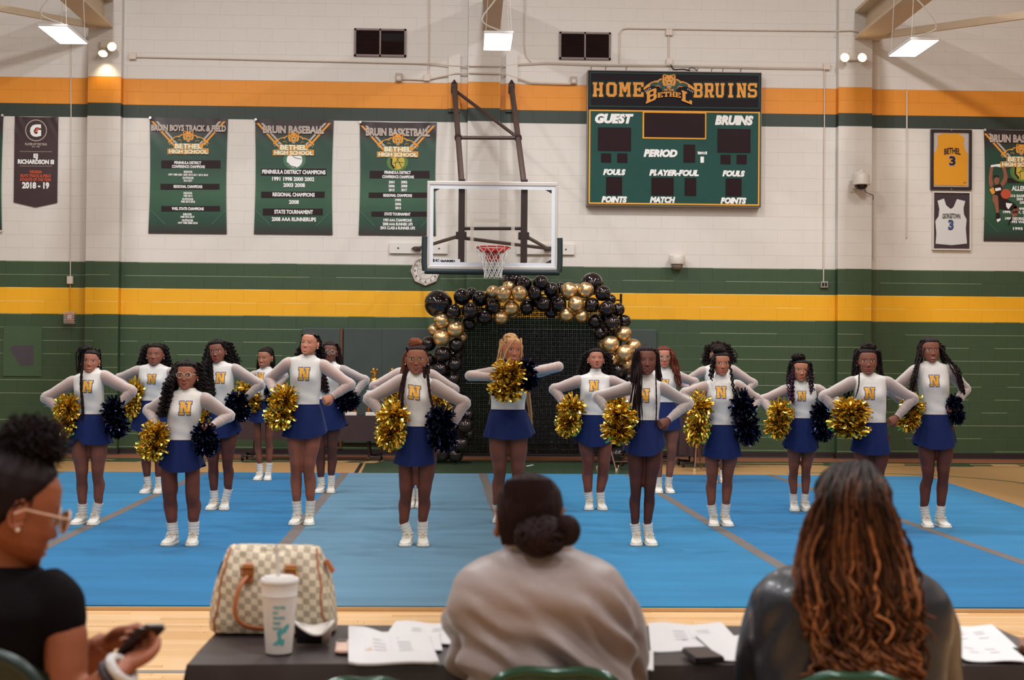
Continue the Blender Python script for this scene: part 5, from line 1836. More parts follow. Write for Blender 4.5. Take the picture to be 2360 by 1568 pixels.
def head_geo(h, skin, lips, brow, mouth='closed', eyes='open', nu=72, nv=84, wide=1.0, hairline=.56, capcol=(.012, .009, .008), lash=True, jaw=1.0, hla=None):
	"""head surface in head space: x right, -y face, z up, origin half-way between chin and crown. returns verts (n,3), faces, colours, param grids"""
	k = h / .22
	u = np.linspace(0, 1, nu, endpoint=False)
	phi = 2 * np.pi * (u - .5)
	phi = phi - .42 * np.sin(phi)            # denser near the face (phi = 0)
	t = np.concatenate([np.linspace(-1, -.90, 8)[:-1], np.linspace(-.90, .26, int(nv * .68))[:-1], np.linspace(.26, 1, nv - int(nv * .68) - 5)])
	W = np.interp(t, _HP_T, _HP_W)
	Fy = np.interp(t, _HP_T, _HP_F)
	By = np.interp(t, _HP_T, _HP_B)
	# smooth the profiles
	ker = np.array([.25, .5, .25])
	for _ in range(5):
		for a in (W, Fy, By):
			a[1:-1] = np.convolve(a, ker, 'valid')
	jw = 1 + (jaw - 1) * np.clip((-t - .2) / .5, 0, 1)
	W = W * jw
	yc, D = (Fy + By) / 2, (By - Fy) / 2
	cp, sp = np.cos(phi)[None, :], np.sin(phi)[None, :]
	ex = .88
	X = W[:, None] * np.sign(sp) * np.abs(sp) ** ex
	Y = yc[:, None] - D[:, None] * np.sign(cp) * np.abs(cp) ** (.92)
	Z = (t * .11)[:, None] * np.ones_like(X)
	front = np.clip(cp * 1.6, 0, 1) ** .7

	def g(x0, z0, sx, sz):
		return np.exp(-((np.abs(X) - x0) / sx) ** 2 - ((Z - z0) / sz) ** 2)
	d = np.zeros_like(X)
	d -= .009 * np.exp(-(X / .0085) ** 2) * np.clip((.014 - Z) / .03, 0, 1) * np.clip((Z + .052) / .012, 0, 1)
	d -= .0115 * g(0, -.034, .0110, .012)
	d -= .0048 * g(.0112, -.040, .0062, .0065)
	d += .0060 * g(.031, .002, .016, .011)
	d -= .0050 * g(.031, .001, .0115, .0075)
	d -= .0025 * g(.026, .020, .020, .008)
	d -= .0050 * g(.043, -.028, .019, .020)
	d += .0015 * g(.052, .012, .012, .03)
	ml = -.0685
	op = .0065 if mouth == 'open' else (.002 if mouth == 'part' else 0)
	d -= .0085 * g(0, ml + .006 + op * .4, .018, .0060)
	d -= .0098 * g(0, ml - .0078 - op * .8, .016, .0068)
	mw = .022 if mouth != 'smile' else .027
	crv = (X / mw) ** 2 * (.004 if mouth == 'smile' else -.001)
	d += .0035 * np.exp(-((Z - ml - crv) / (.0022 + op * .8)) ** 2) * np.clip(1.3 - (X / mw) ** 2, 0, 1)
	d += .003 * g(0, -.052, .006, .006)
	d += .0035 * g(0, -.086, .016, .005)
	d -= .0055 * g(0, -.100, .016, .010)
	Y = Y + d * front
	C = np.ones(X.shape + (3,)) * A3(skin)
	shade = 1 + .06 * np.sin(X * 190) * np.sin(Z * 170)
	C *= shade[..., None]

	def mixc(mask, col):
		nonlocal C
		m_ = np.clip(mask, 0, 1)[..., None]
		C = C * (1 - m_) + A3(col) * m_
	fm = (cp > 0.05) * 1.0
	# cheeks, lips, brows, eyes
	mixc(.25 * g(.040, -.03, .018, .016) * fm, A3(skin) * A3((1.3, .95, .9)))
	up = ((X / .0235) ** 2 + ((Z - ml - .0045 - op * .5) / (.0072)) ** 2) < 1
	lo = ((X / .0215) ** 2 + ((Z - ml + .0065 + op) / (.0085)) ** 2) < 1
	mixc((up | lo) * fm * .95, lips)
	if mouth in ('open', 'part'):
		o_ = ((X / (.0165 if mouth == 'open' else .014)) ** 2 + ((Z - ml + op * .35) / (op * .95 + .0008)) ** 2) < 1
		mixc(o_ * fm, (.02, .006, .005))
		th = o_ & (Z > ml + op * .10) & (np.abs(X) < .0125)
		mixc(th * fm, (.62, .56, .50))
	elif mouth == 'smile':
		o_ = ((X / .018) ** 2 + ((Z - ml - crv + .001) / .0032) ** 2) < 1
		mixc(o_ * fm, (.62, .55, .48))
	else:
		mixc((np.abs(Z - ml - crv) < .0011) * (np.abs(X) < mw) * fm, A3(lips) * .25)
	bz = .0225 + .004 * (1 - ((np.abs(X) - .030) / .018) ** 2)
	mixc(((np.abs(np.abs(X) - .031) < .0175) & (np.abs(Z - bz) < .0021)) * fm * .7, brow)
	ax = (np.abs(X) - .031) / .0162
	if eyes == 'open':
		hi, lo_ = .0072 * (1 - ax ** 2), -.0056 * (1 - ax ** 2)
	elif eyes == 'half':
		hi, lo_ = .0022 * (1 - ax ** 2), -.0048 * (1 - ax ** 2)
	else:
		hi, lo_ = -.0028 * (1 - ax ** 2), -.0045 * (1 - ax ** 2)
	ze = Z - .001
	inside = (np.abs(ax) < 1) & (ze < hi) & (ze > lo_)
	mixc(((np.abs(ax) < 1.12) & (ze > lo_ - .0015) & (ze < hi + .0028)) * fm * .75, A3(skin) * .55)
	mixc(inside * fm, (.66, .62, .58))
	mixc((inside & (((np.abs(X) - .031) / .0070) ** 2 + ((Z - .001) / .0070) ** 2 < 1)) * fm, (.012, .006, .004))
	if lash:
		mixc(((np.abs(ax) < 1.1) & (np.abs(ze - hi) < .0014)) * fm, (.008, .005, .004))
	mixc(g(.0090, -.0475, .0034, .0020) * fm * .6, A3(skin) * .3)
	# slicked scalp colour under the hair
	hl = np.interp(np.abs(phi), [0, .7, 1.15, 1.45, 1.75, 2.3, np.pi], hla or [hairline + .08, hairline + .06, .52, .30, -.02, -.42, -.62])
	mixc(np.clip((t[:, None] - hl[None, :]) / .06, 0, 1) * .85, capcol)
	V = np.stack([X * k * wide, Y * k, Z * k], -1)
	nt_ = len(t)
	idx = np.arange(nt_ * nu).reshape(nt_, nu)
	a, b_ = idx[:-1], idx[1:]
	F = np.stack([a, np.roll(a, -1, 1), np.roll(b_, -1, 1), b_], -1).reshape(-1, 4)
	return V, F, C, phi, t, hl, idx

def smoothcap(V, idx, t, hl, off, zmin=None):
	"""hair shell over the scalp: vertices of the head grid above the hairline, pushed outward"""
	nt_, nu = idx.shape
	C0 = V.reshape(-1, 3).mean(0)
	out = V.copy()
	amt = np.clip((t[:, None] - hl[None, :] + .03) / .10, 0, 1)
	N = V - (C0 + A3((0, .01, 0)))
	N /= np.linalg.norm(N, axis=-1, keepdims=True)
	out = V + N * (off * amt)[..., None] - N * ((1 - np.minimum(amt * 4, 1)) * .004)[..., None]
	faces = []
	for i in range(nt_ - 1):
		for j in range(nu):
			j2 = (j + 1) % nu
			if max(t[i + 1] - hl[j], t[i + 1] - hl[j2]) > -.04:
				faces.append((idx[i, j], idx[i, j2], idx[i + 1, j2], idx[i + 1, j]))
	return out, faces

def rotm(yaw=0, pitch=0, roll=0):
	"""head turn: yaw + looks to picture right, pitch + looks up, roll + tilts clockwise in the picture"""
	return Matrix.Rotation(math.radians(yaw), 4, 'Z') @ Matrix.Rotation(math.radians(-pitch), 4, 'X') @ Matrix.Rotation(math.radians(roll), 4, 'Y')

def hand_mesh(pose='fist', thick=1.0, vox=.0038):
	"""right-side hand in hand space: wrist at origin, fingers towards +x, palm faces -z, thumb towards +y; one voxel-merged surface"""
	mb = MB()
	mb.loft([[(x, w_ * math.cos(q), hz * math.sin(q) + zc) for q in [k * math.pi / 7 for k in range(14)]] for x, w_, hz, zc in
			 ((-.03, .024, .019, 0), (0, .026, .019, 0), (.02, .033, .018, 0), (.045, .040, .017, .002), (.07, .041, .015, .003), (.084, .038, .010, .002))])
	bend = {'fist': (62, 95, 60), 'grip': (40, 60, 40), 'relaxed': (22, 28, 18), 'flat': (8, 8, 6), 'phone': (48, 52, 36)}[pose]
	for i, (y, L_, r_) in enumerate(((.030, .068, .0092), (.0105, .077, .0096), (-.0095, .071, .0092), (-.028, .056, .0082))):
		p = A3((.080, y, .002))
		d = 0
		pts, rad = [p + A3((-.02, 0, 0)), p], [r_ * 1.1, r_ * 1.08]
		sp_ = (y * 1.6) if pose in ('flat', 'relaxed') else 0
		for f_, bnd, rr in ((.46, bend[0], 1.0), (.30, bend[1], .93), (.24, bend[2], .82)):
			d += math.radians(bnd + (i * 3 if pose != 'flat' else 0))
			for s_ in (.5, 1):
				q = p + A3((math.cos(d), sp_, -math.sin(d))) * L_ * f_ * s_
				pts.append(q)
				rad.append(r_ * rr * thick)
			p = q
		mb.tube(pts, rad, 8)
		mb.sphere(tuple(p), rad[-1], 8, 6)
	# thumb leaves the side of the palm near its base
	if pose in ('fist', 'grip'):
		th = [(.015, .022, -.004), (.036, .044, -.014), (.062, .046, -.030), (.082, .030, -.042)]
	elif pose == 'phone':
		th = [(.015, .022, -.002), (.036, .046, -.004), (.062, .056, -.010), (.088, .050, -.018)]
	else:
		th = [(.015, .022, -.002), (.038, .050, -.010), (.062, .064, -.016), (.084, .068, -.020)]
	mb.tube(catmull(th, 3), resample_r([.0135, .0125, .0105, .0085], 3), 8)
	mb.sphere(th[-1], .0088, 8, 6)
	return remesh(mb, vox)

def remesh(mb, vox, smooth_it=4, sm=.5):
	me = mb.mesh('merge_tmp', [])
	o = bpy.data.objects.new('merge_tmp', me)
	COL.objects.link(o)
	m1 = o.modifiers.new('r', 'REMESH')
	m1.mode = 'VOXEL'
	m1.voxel_size = vox
	m2 = o.modifiers.new('s', 'SMOOTH')
	m2.iterations = smooth_it
	m2.factor = sm
	dg = bpy.context.evaluated_depsgraph_get()
	r_ = bpy.data.meshes.new_from_object(o.evaluated_get(dg), depsgraph=dg)
	n = len(r_.vertices)
	v = np.zeros(n * 3, dtype=np.float32)
	r_.vertices.foreach_get('co', v)
	f = [tuple(p.vertices) for p in r_.polygons]
	bpy.data.objects.remove(o)
	bpy.data.meshes.remove(me)
	bpy.data.meshes.remove(r_)
	return v.reshape(-1, 3).astype(float), f

HANDS = {k: hand_mesh(k) for k in ('fist', 'grip')}

def place_hand(mb, pose, wrist, fdir, palm, side, scale, skin, geo=None):
	"""side +1 picture-right hand... the thumb goes towards fdir x palm * side"""
	v, f = geo or HANDS[pose]
	x = Vector(fdir).normalized()
	z = -(Vector(palm) - x * Vector(palm).dot(x)).normalized()
	y = z.cross(x) * side
	R_ = np.array([x, y, z]).T
	w_ = v * scale @ R_.T + A3(wrist)
	if side < 0:
		f = [q[::-1] for q in f]
	mb.add(w_.tolist(), f, 0, tuple(skin))

# shared shoe
def shoe_meshes():
	mb = MB()
	rings = []
	for y, hw, hb, ht in ((.075, .018, .012, .050), (.068, .030, .010, .078), (.045, .036, .010, .088), (.010, .038, .010, .086), (-.03, .040, .010, .076), (-.07, .044, .010, .060), (-.11, .047, .010, .050), (-.145, .044, .010, .044), (-.17, .034, .011, .036), (-.183, .016, .013, .026)):
		rg = []
		for k in range(16):
			q = 2 * math.pi * k / 16
			cz = (hb + ht) / 2
			rg.append((hw * math.copysign(abs(math.cos(q)) ** .8, math.cos(q)), y, cz + (ht - hb) / 2 * math.copysign(abs(math.sin(q)) ** .8, math.sin(q))))
		rings.append(rg)
	mb.loft(rings)
	# collar and tongue
	mb.lathe([(.036, .070), (.041, .085), (.042, .094), (.037, .098)], 14, center=(0, .028, 0), cap0=False, cap1=False)
	mb.loft([[(-.018, -.045, .070), (.018, -.045, .070), (.018, -.038, .076), (-.018, -.038, .076)], [(-.02, -.012, .104), (.02, -.012, .104), (.02, -.004, .104), (-.02, -.004, .104)]])
	up = mb.mesh('shoe', SHOE, smooth=True)
	mb = MB()
	pts = [(.0, .080), (.026, .076), (.039, .050), (.041, 0), (.046, -.06), (.051, -.11), (.047, -.15), (.034, -.178), (0, -.19)]
	out = pts + [(-x, y) for x, y in pts[::-1]][1:-1]
	n = len(out)
	mb.add([(x, y, 0) for x, y in out] + [(x * 1.03, y * 1.02, .012) for x, y in out] + [(x * .97, y * .98, .021) for x, y in out],
		   [tuple(range(n)), tuple(range(2 * n, 3 * n))[::-1]] + [(i, i + n, (i + 1) % n + n, (i + 1) % n) for i in range(n)] + [(i + n, i + 2 * n, (i + 1) % n + 2 * n, (i + 1) % n + n) for i in range(n)])
	so = mb.mesh('sole', SOLE)
	mb = MB()
	for k in range(4):
		y, z = -.085 + k * .018, .060 + k * .0075
		for s_ in (-1, 1):
			mb.tube([(-.022 * s_, y, z - .004), (0, y + .006, z + .005), (.022 * s_, y + .013, z)], .0028, 5)
	for s_ in (-1, 1):
		mb.tube(catmull([(0, -.03, .092), (s_ * .022, -.045, .098), (s_ * .034, -.055, .085), (s_ * .014, -.042, .090), (0, -.03, .092)], 3), .0025, 5)
		mb.tube(catmull([(0, -.03, .092), (s_ * .02, -.06, .085), (s_ * .038, -.075, .058)], 3), .0025, 5)
	la = mb.mesh('laces', LACE)
	return up, so, la

SHOE_UP, SHOE_SOLE, SHOE_LACE = shoe_meshes()

def n_letter():
	"""slab N as small grid polygons, unit height, centred; gold face and navy outline"""
	return [(slab_geo('N', .055), 1), (slab_geo('N', 0), 0)]

# ------------------------------------------------------------------ pom-poms
def pom_mesh(seed, mat_, n=460, thin=1.0):
	rg = random.Random(seed)
	mb = MB()
	for i in range(n):
		lobe = rg.choice((-1, 1))
		q = 2 * math.pi * rg.random()
		zz = rg.uniform(-.55, 1.0)
		rr = math.sqrt(max(0, 1 - zz * zz))
		d = Vector((rr * math.cos(q), rr * math.sin(q), zz * lobe)).normalized()
		c = Vector((0, 0, lobe * .30))
		L_ = rg.uniform(.50, .72)
		w_ = rg.uniform(.035, .062) * thin
		sd = d.orthogonal().normalized()
		sd = (Matrix.Rotation(rg.uniform(0, 6.28), 3, d) @ sd)
		pts = []
		cur = c + d * .08
		dd = d.copy()
		segs_ = 4
		vs, fs = [], []
		for k in range(segs_ + 1):
			vs += [cur + sd * w_, cur - sd * w_]
			if k < segs_:
				fs.append((2 * k, 2 * k + 1, 2 * k + 3, 2 * k + 2))
			dd = (dd + Vector((rg.gauss(0, .28), rg.gauss(0, .28), rg.gauss(0, .24) - .10))).normalized()
			sd = (Matrix.Rotation(rg.gauss(0, .75), 3, dd) @ sd)
			sd = (sd - dd * sd.dot(dd)).normalized()
			cur = cur + dd * L_ / segs_
		mb.add(vs, fs)
	return mb.mesh('streamers', mat_)

POM_G = pbr('pom_gold_foil', (252, 208, 92), .22, metal=1.0, var=.15, scale=12)
POM_N = pbr('pom_navy_foil', (17, 25, 56), .14, metal=.85, var=.3, scale=12, spec=.7)
POM_H = pbr('pom_handle', (30, 28, 30), .5)
POMS = {'g': [pom_mesh(s_, POM_G) for s_ in (1, 2, 3)], 'n': [pom_mesh(s_, POM_N) for s_ in (11, 12)]}
POM_HANDLE = MB().tube([(0, 0, -.36), (0, 0, .36)], .05, 8).mesh('handle', POM_H)
_pk = 0

def pom(px, py, wpx, hpx, kind, d, label, tilt=0.0):
	"""one pom-pom, given where and how large the photo shows it, at distance d"""
	global _pk
	_pk += 1
	c = P(px, py, d)
	o = thing('pom_pom', label, 'pom-pom', c, group='gold pom-poms' if kind == 'g' else 'navy pom-poms')
	m_ = POMS[kind][_pk % len(POMS[kind])]
	s_ = obj('streamers', m_, o)
	s_['kind'] = 'stuff'
	obj('handle', POM_HANDLE, o)
	w_, h_ = wpx * d / FPX, hpx * d / FPX
	o.scale = (w_ / 1.22, w_ / 1.22, h_ / 1.75)
	o.rotation_euler = (0, math.radians(tilt), RNG.random() * 6.28) if not tilt else (0, math.radians(tilt), 0)
	return o
# ------------------------------------------------------------------ the squad
FWD = Vector((math.sin(_yaw), math.cos(_yaw), 0))
RIGHT = Vector((math.cos(_yaw), -math.sin(_yaw), 0))

def c3(rgb):
	return np.array(lin(rgb)[:3])

def lerp(a, b, t):
	return a + (b - a) * t

def helix(path, amp, pitch, ph, n_per=7):
	"""coil around a polyline"""
	pts = catmull(path, 6)
	L_ = [0]
	for a, b in zip(pts[:-1], pts[1:]):
		L_.append(L_[-1] + (b - a).length)
	tot = L_[-1]
	n = max(6, int(tot / pitch * n_per))
	out = []
	j = 0
	for i in range(n + 1):
		s_ = tot * i / n
		while j < len(L_) - 2 and L_[j + 1] < s_:
			j += 1
		f = (s_ - L_[j]) / max(L_[j + 1] - L_[j], 1e-6)
		p = pts[j].lerp(pts[j + 1], f)
		a = ph + 2 * math.pi * s_ / pitch
		k = amp * min(1, 4 * i / n + .1)
		out.append(p + Vector((math.cos(a) * k, math.sin(a) * k, 0)))
	return out

class Person:
	def __init__(self, cx, fy, label, z=.035, toe=.16):
		g = ground(cx, fy, z) + FWD * toe
		self.G = g
		self.root = thing('person', label, 'person', g, (0, 0, -_yaw))

	def L(self, px, py, y=0.0):
		d = ray(px, py)
		o = _C - np.array(self.G)
		f = np.array(FWD)
		t = (y - o @ f) / (d @ f)
		p = o + d * t
		return Vector((float(p @ np.array(RIGHT)), y, float(p[2])))

def girl(s):
	pr = Person(s['cx'], s['fy'], s['label'])
	L, root = pr.L, pr.root
	rg = random.Random(s['cx'])
	skin = c3(s['skin']) * 1.18
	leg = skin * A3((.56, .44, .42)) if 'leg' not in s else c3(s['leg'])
	bw = s.get('bw', 1.0)
	wide = s.get('wide', 1.0) * .5 + .575
	lg = s.get('lg', 1.0)
	# ---- measured points
	sl, sr = L(*s['sh'][0]), L(*s['sh'][1])
	el, er = L(*s['el'][0]), L(*s['el'][1])
	wl_, wr_ = L(*s['wr'][0], s.get('wy', -.05)), L(*s['wr'][1], s.get('wy', -.05))
	w0, w1 = L(s['waist'][0], s['waist'][2]), L(s['waist'][1], s['waist'][2])
	hl_, hr_, hc = L(*s['hem'][0]), L(*s['hem'][1]), L(s['hem'][2][0], s['hem'][2][1], -.13)
	kl, kr = L(*s['kn'][0]), L(*s['kn'][1])
	al, ar = L(*s['an'][0]), L(*s['an'][1])
	chin, crown = L(*s['chin'], -.06), L(*s['crown'], 0)
	zw, zs = w0.z, (sl.z + sr.z) / 2 - .004
	xw, aw = (w0.x + w1.x) / 2, (w1.x - w0.x) / 2
	xs, as_ = (sl.x + sr.x) / 2, (sr.x - sl.x) / 2
	tilt = (sr.z - sl.z) / (2 * as_)
	H = crown.z
	# ---- torso rings
	n = 44
	spec = [(-.32, xw, aw * 1.20, .104), (-.14, xw, aw * 1.10, .098), (0, xw, aw, .088), (.18, xw, aw * 1.0, .086), (.40, lerp(xw, xs, .4), lerp(aw, as_, .42), .094), (.58, lerp(xw, xs, .6), as_ * .90, .102), (.74, lerp(xw, xs, .8), as_ * .95, .099), (.88, xs, as_ * .985, .086), (.97, xs, as_ * .985, .072)]
	xn = lerp(xs, chin.x, .6)
	zt = chin.z + .012
	zb = max(zs + .028, zt - .075)
	R_ = [(zw + (zs - zw) * f, cx, a, b * bw, 0) for f, cx, a, b in spec]
	R_ += [(zs + .004, xs, as_ * .90, .062 * bw, .004), (zs + .014, lerp(xs, xn, .3), as_ * .70, .060 * bw, .008), (zs + .022, lerp(xs, xn, .6), as_ * .52, .060 * bw, .010), (zb + .004, xn, .070, .062, .012), (zb + .014, xn, .058, .058, .012), (lerp(zb, zt, .6), lerp(xn, chin.x, .5), .0535, .0555, .008), (zt, lerp(xn, chin.x, .8), .0525, .054, .004)]
	# resample rings smoothly
	RR = []
	for i in range(len(R_) - 1):
		m_ = 4 if i < 9 else 2
		for j in range(m_):
			t = j / m_
			RR.append(tuple(lerp(R_[i][q], R_[i + 1][q], t) for q in range(5)))
	RR.append(R_[-1])
	arr = np.array(RR)
	for _ in range(2):
		sm_ = arr.copy()
		sm_[1:-1] = (arr[:-2] + 2 * arr[1:-1] + arr[2:]) / 4
		arr = sm_
	zbust = zw + (zs - zw) * .60
	bust = s.get('bust', 1.0)

	def ringpts(z, cx, a, b, yo, shrink=0.0, detail=True):
		out = []
		f = (z - zw) / (zs - zw)
		for k in range(n):
			q = 2 * math.pi * k / n
			cq, sq = math.cos(q), math.sin(q)
			x = cx + (a - shrink) * math.copysign(abs(cq) ** .86, cq)
			y = yo - (b - shrink) * math.copysign(abs(sq) ** .9, sq)
			if detail and sq > 0:
				for sd in (-1, 1):
					y -= .022 * bust * math.exp(-((x - xs - sd * as_ * .46) / .052) ** 2 - ((z - zbust) / .055) ** 2)
				y += .003 * math.sin((z - zw) * 60 + x * 20) * math.exp(-((f - .15) / .2) ** 2)
			zz = z + tilt * (x - xs) * min(max((f - .3) / .5, 0), 1)
			out.append((x, y, zz))
		return out
	mbt = MB()
	mbt.loft([ringpts(*r_) for r_ in arr], cap0=True, cap1=False)
	# inner lip of the collar
	top = ringpts(*arr[-1])
	mbt.loft([top, ringpts(arr[-1][0] - .012, arr[-1][1], arr[-1][2] - .006, arr[-1][3] - .006, arr[-1][4], 0, False)], cap0=False, cap1=False)
	bvh = BVHTree.FromPolygons([Vector(v) for v in mbt.v], mbt.f)
	mbt.build('bodysuit', BODYSUIT, root, smooth=True)

	# ---- arms
	armr = s.get('arm', 1.0)
	Lu, Lf = .178 * H, .150 * H
	arms = []
	for sd, sh, e, w_ in ((-1, sl, el, wl_), (1, sr, er, wr_)):
		p1 = Vector((xs + sd * (as_ + .006), .004, (sl.z if sd < 0 else sr.z) - .060))
		d2 = math.hypot(e.x - p1.x, e.z - p1.z)
		e = e.copy()
		# elbow lies inside the silhouette by its radius
		out = Vector((sd, 0, 0))
		e.x -= sd * .030
		dy = s.get('ey', None)
		e.y = (min(.10, math.sqrt(max(0, Lu * Lu - d2 * d2))) if dy is None else dy)
		p0 = Vector((xs + sd * as_ * .72, .004, (sl.z if sd < 0 else sr.z) - .052))
		arms.append((sd, p0, p1, e, w_))
	cuffm = MB()
	for sd, p0, p1, e, w_ in arms:
		fd = (w_ - e).normalized()
		path = [p0, p1, p1.lerp(e, .38), p1.lerp(e, .78), e + (p1.lerp(w_, .5) - e) * -.05, e.lerp(w_, .20), e.lerp(w_, .60), w_]
		rad = [r_ * armr for r_ in (.052, .0605, .0545, .048, .0465, .045, .0395, .030)]
		pts, rr = catmull(path, 6), resample_r(rad, 6)
		wr2 = [r_ + .0012 * math.sin(i * 2.1 + sd) * (1 if 16 < i < 40 else .3) for i, r_ in enumerate(rr)]
		mb = MB().tube(pts, wr2, 18, cap=False)
		mb.tube([w_ - fd * .008, w_ + fd * .004], [.0315 * armr, .031 * armr], 18, cap=False)
		mb.build('sleeve', SHEER, root, smooth=True)
	# ---- legs
	legs = []
	kd = max(abs(kr.x - kl.x) / 2, .05)
	for sd, k_, a_, sx in ((-1, kl, al, s['feet'][0]), (1, kr, ar, s['feet'][1])):
		f_ = L(sx, s['fy'], -.02)
		hip = Vector((xw + sd * min(.080, kd * 1.0 + .010), .0, zw - .09))
		legs.append((sd, hip, k_ + Vector((0, -.012, 0)), a_ + Vector((0, .02, 0)), Vector((f_.x, .025, .062))))
	hemhalf = max((hr_.x - hl_.x) / 2 - .004, aw * 1.25)
	core = MB()
	core.loft([ringpts(*r_, .012, False) for r_ in arr[::2]])
	core.tube([(xn, .012, zs), (lerp(xn, chin.x, .5), .012, zb), (chin.x * .9 + xn * .1, .014, zt + .03)], [.05, .047, .046], 14)
	for sd, p0, p1, e, w_ in arms:
		path = [p0, p1, p1.lerp(e, .38), p1.lerp(e, .78), e, e.lerp(w_, .20), e.lerp(w_, .60), w_, w_ + (w_ - e).normalized() * .012]
		rad = [r_ * armr - .005 for r_ in (.052, .0605, .0545, .048, .046, .045, .0395, .031, .030)]
		core.tube(catmull(path, 4), resample_r(rad, 4), 12)
	for sd, hip, k_, a_, f_ in legs:
		mid = hip.lerp(k_, .5) + Vector((sd * .006, -.012, 0))
		lowt = hip.lerp(k_, .82)
		calf = k_.lerp(a_, .38) + Vector((sd * .005, .018, 0))
		path = [hip, mid, lowt, k_, k_.lerp(a_, .14), calf, k_.lerp(a_, .78), a_, f_]
		lim = hemhalf - abs(mid.x - xw) - .022
		rad = [min(.090 * lg, lim + .008), min(.077 * lg, lim), min(.0585 * lg, lim), .0500 * lg, .0480 * lg, .0515 * lg, .042 * lg, .0355 * lg, .033]
		core.tube(catmull(path, 5), resample_r(rad, 5), 16)
	v, f = remesh(core, .0098)
	col = np.ones((len(v), 3)) * skin
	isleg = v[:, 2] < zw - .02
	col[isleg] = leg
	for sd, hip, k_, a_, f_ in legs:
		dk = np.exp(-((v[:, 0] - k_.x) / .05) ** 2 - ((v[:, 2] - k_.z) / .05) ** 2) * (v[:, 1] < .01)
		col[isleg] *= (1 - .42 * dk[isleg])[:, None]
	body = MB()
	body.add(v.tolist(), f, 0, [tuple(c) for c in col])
	hs = s.get('hand', .95)
	for (sd, p0, p1, e, w_), pose in zip(arms, s.get('hands', ('grip', 'grip'))):
		fd = (w_ - e).normalized()
		if 'wy' in s:
			fdir = Vector((-sd * .9, -.35, -.05))
			palm = Vector((0, .3, -1))
		else:
			fdir = (fd * .75 + Vector((-sd * .55, -.35, -.1))).normalized()
			palm = Vector((-sd * .5, .7, -.45))
		place_hand(body, pose, w_ + fd * .008, fdir, palm, sd, hs, skin)
	# ---- head
	hh = (crown - chin).length if (crown - chin).length > .16 else .2
	hh = max(.190, min(.235, hh)) * s.get('hs', 1.0)
	lips = s.get('lips')
	lips = c3(lips) if lips is not None else skin * A3((1.18, .62, .64))
	haircol = c3(s.get('hair', (34, 24, 22)))
	V, F, C, phi, t, hln, idx = head_geo(hh, skin, lips, skin * .22, s.get('mouth', 'closed'), s.get('eyes', 'open'), wide=wide, hairline=s.get('hairline', .58), capcol=tuple(haircol), jaw=s.get('jaw', 1.0))
	yw, pi_, ro = s.get('turn', (0, 0, 0))
	HM = Matrix.Translation(((chin.x + crown.x) / 2, .006, chin.z + hh / 2)) @ rotm(yw, pi_, ro)
	Rm = np.array(HM.to_3x3())
	Tm = np.array(HM.translation)
	hv = V.reshape(-1, 3) @ Rm.T + Tm
	body.add(hv.tolist(), F.tolist(), 0, [tuple(c) for c in C.reshape(-1, 3)])
	kk = hh / .22
	for sd in (-1, 1):
		ear = MB().sphere((0, 0, 0), (.010, .019, .030), 10, 8)
		ev = [HM @ Vector((sd * (.0715 * wide + .002) * kk + q[0], (.012) * kk + q[1] + q[2] * .15, -.004 * kk + q[2])) for q in ear.v]
		body.add(ev, ear.f, 0, tuple(skin * .95))
	body.build('body', SKIN, root, smooth=True)
	if s.get('pearl', True):
		for sd in (-1, 1):
			MB().sphere(tuple(HM @ Vector((sd * .0785 * wide * kk, .004 * kk, -.034 * kk))), .0052, 8, 6).build('earring', PEARL, root, smooth=True)
	# ---- skirt
	ab = max((hr_.x - hl_.x) / 2 - .004, aw * 1.25)
	xb = (hl_.x + hr_.x) / 2
	N_ = 64
	ph0 = rg.random() * 6
	rows = []
	notch = s.get('notch')
	for j in range(11):
		vv = j / 10
		rg_ = []
		for k in range(N_):
			q = 2 * math.pi * k / N_
			cq, sq = math.cos(q), math.sin(q)
			a = lerp(aw * 1.0 + .007, ab, vv ** .85)
			b = lerp(.088 * bw + .010, max(.150, ab * .74), vv ** .8)
			fold = 1 + .045 * vv ** 1.3 * math.sin(6 * q + ph0) + .026 * vv * math.sin(11 * q + 2 * ph0) + .012 * vv * math.sin(17 * q + ph0)
			side = lerp(hl_.z, hr_.z, (cq + 1) / 2)
			zb_ = lerp(side, hc.z, abs(sq) ** 1.3)
			if notch and sq > 0:
				nx = L(notch[0], notch[1]).x
				zb_ += notch[2] * math.exp(-((xb + ab * cq - nx) / .045) ** 2)
			x = lerp(xw, xb, vv) + a * fold * math.copysign(abs(cq) ** .92, cq)
			y = -b * fold * math.copysign(abs(sq) ** .92, sq)
			rg_.append((x, y, lerp(zw + .012, zb_, vv)))
		rows.append(rg_)
	inner = [[(xw + (p[0] - xw) * .97, p[1] * .97, p[2] + .002) for p in r_] for r_ in rows[::-1]]
	MB().loft(rows + inner, cap0=False, cap1=False).build('skirt', SKIRT, root, smooth=True)
	band = []
	for dz, o in ((.014, .004), (.012, .0085), (-.022, .0105), (-.024, .006)):
		band.append([(xw + (aw + o) * math.copysign(abs(math.cos(q)) ** .9, math.cos(q)), -(.088 * bw + .004 + o) * math.copysign(abs(math.sin(q)) ** .9, math.sin(q)), zw + dz) for q in [2 * math.pi * k / 40 for k in range(40)]])
	MB().loft(band, cap0=False, cap1=False).build('waistband', SKIRT, root, smooth=True)
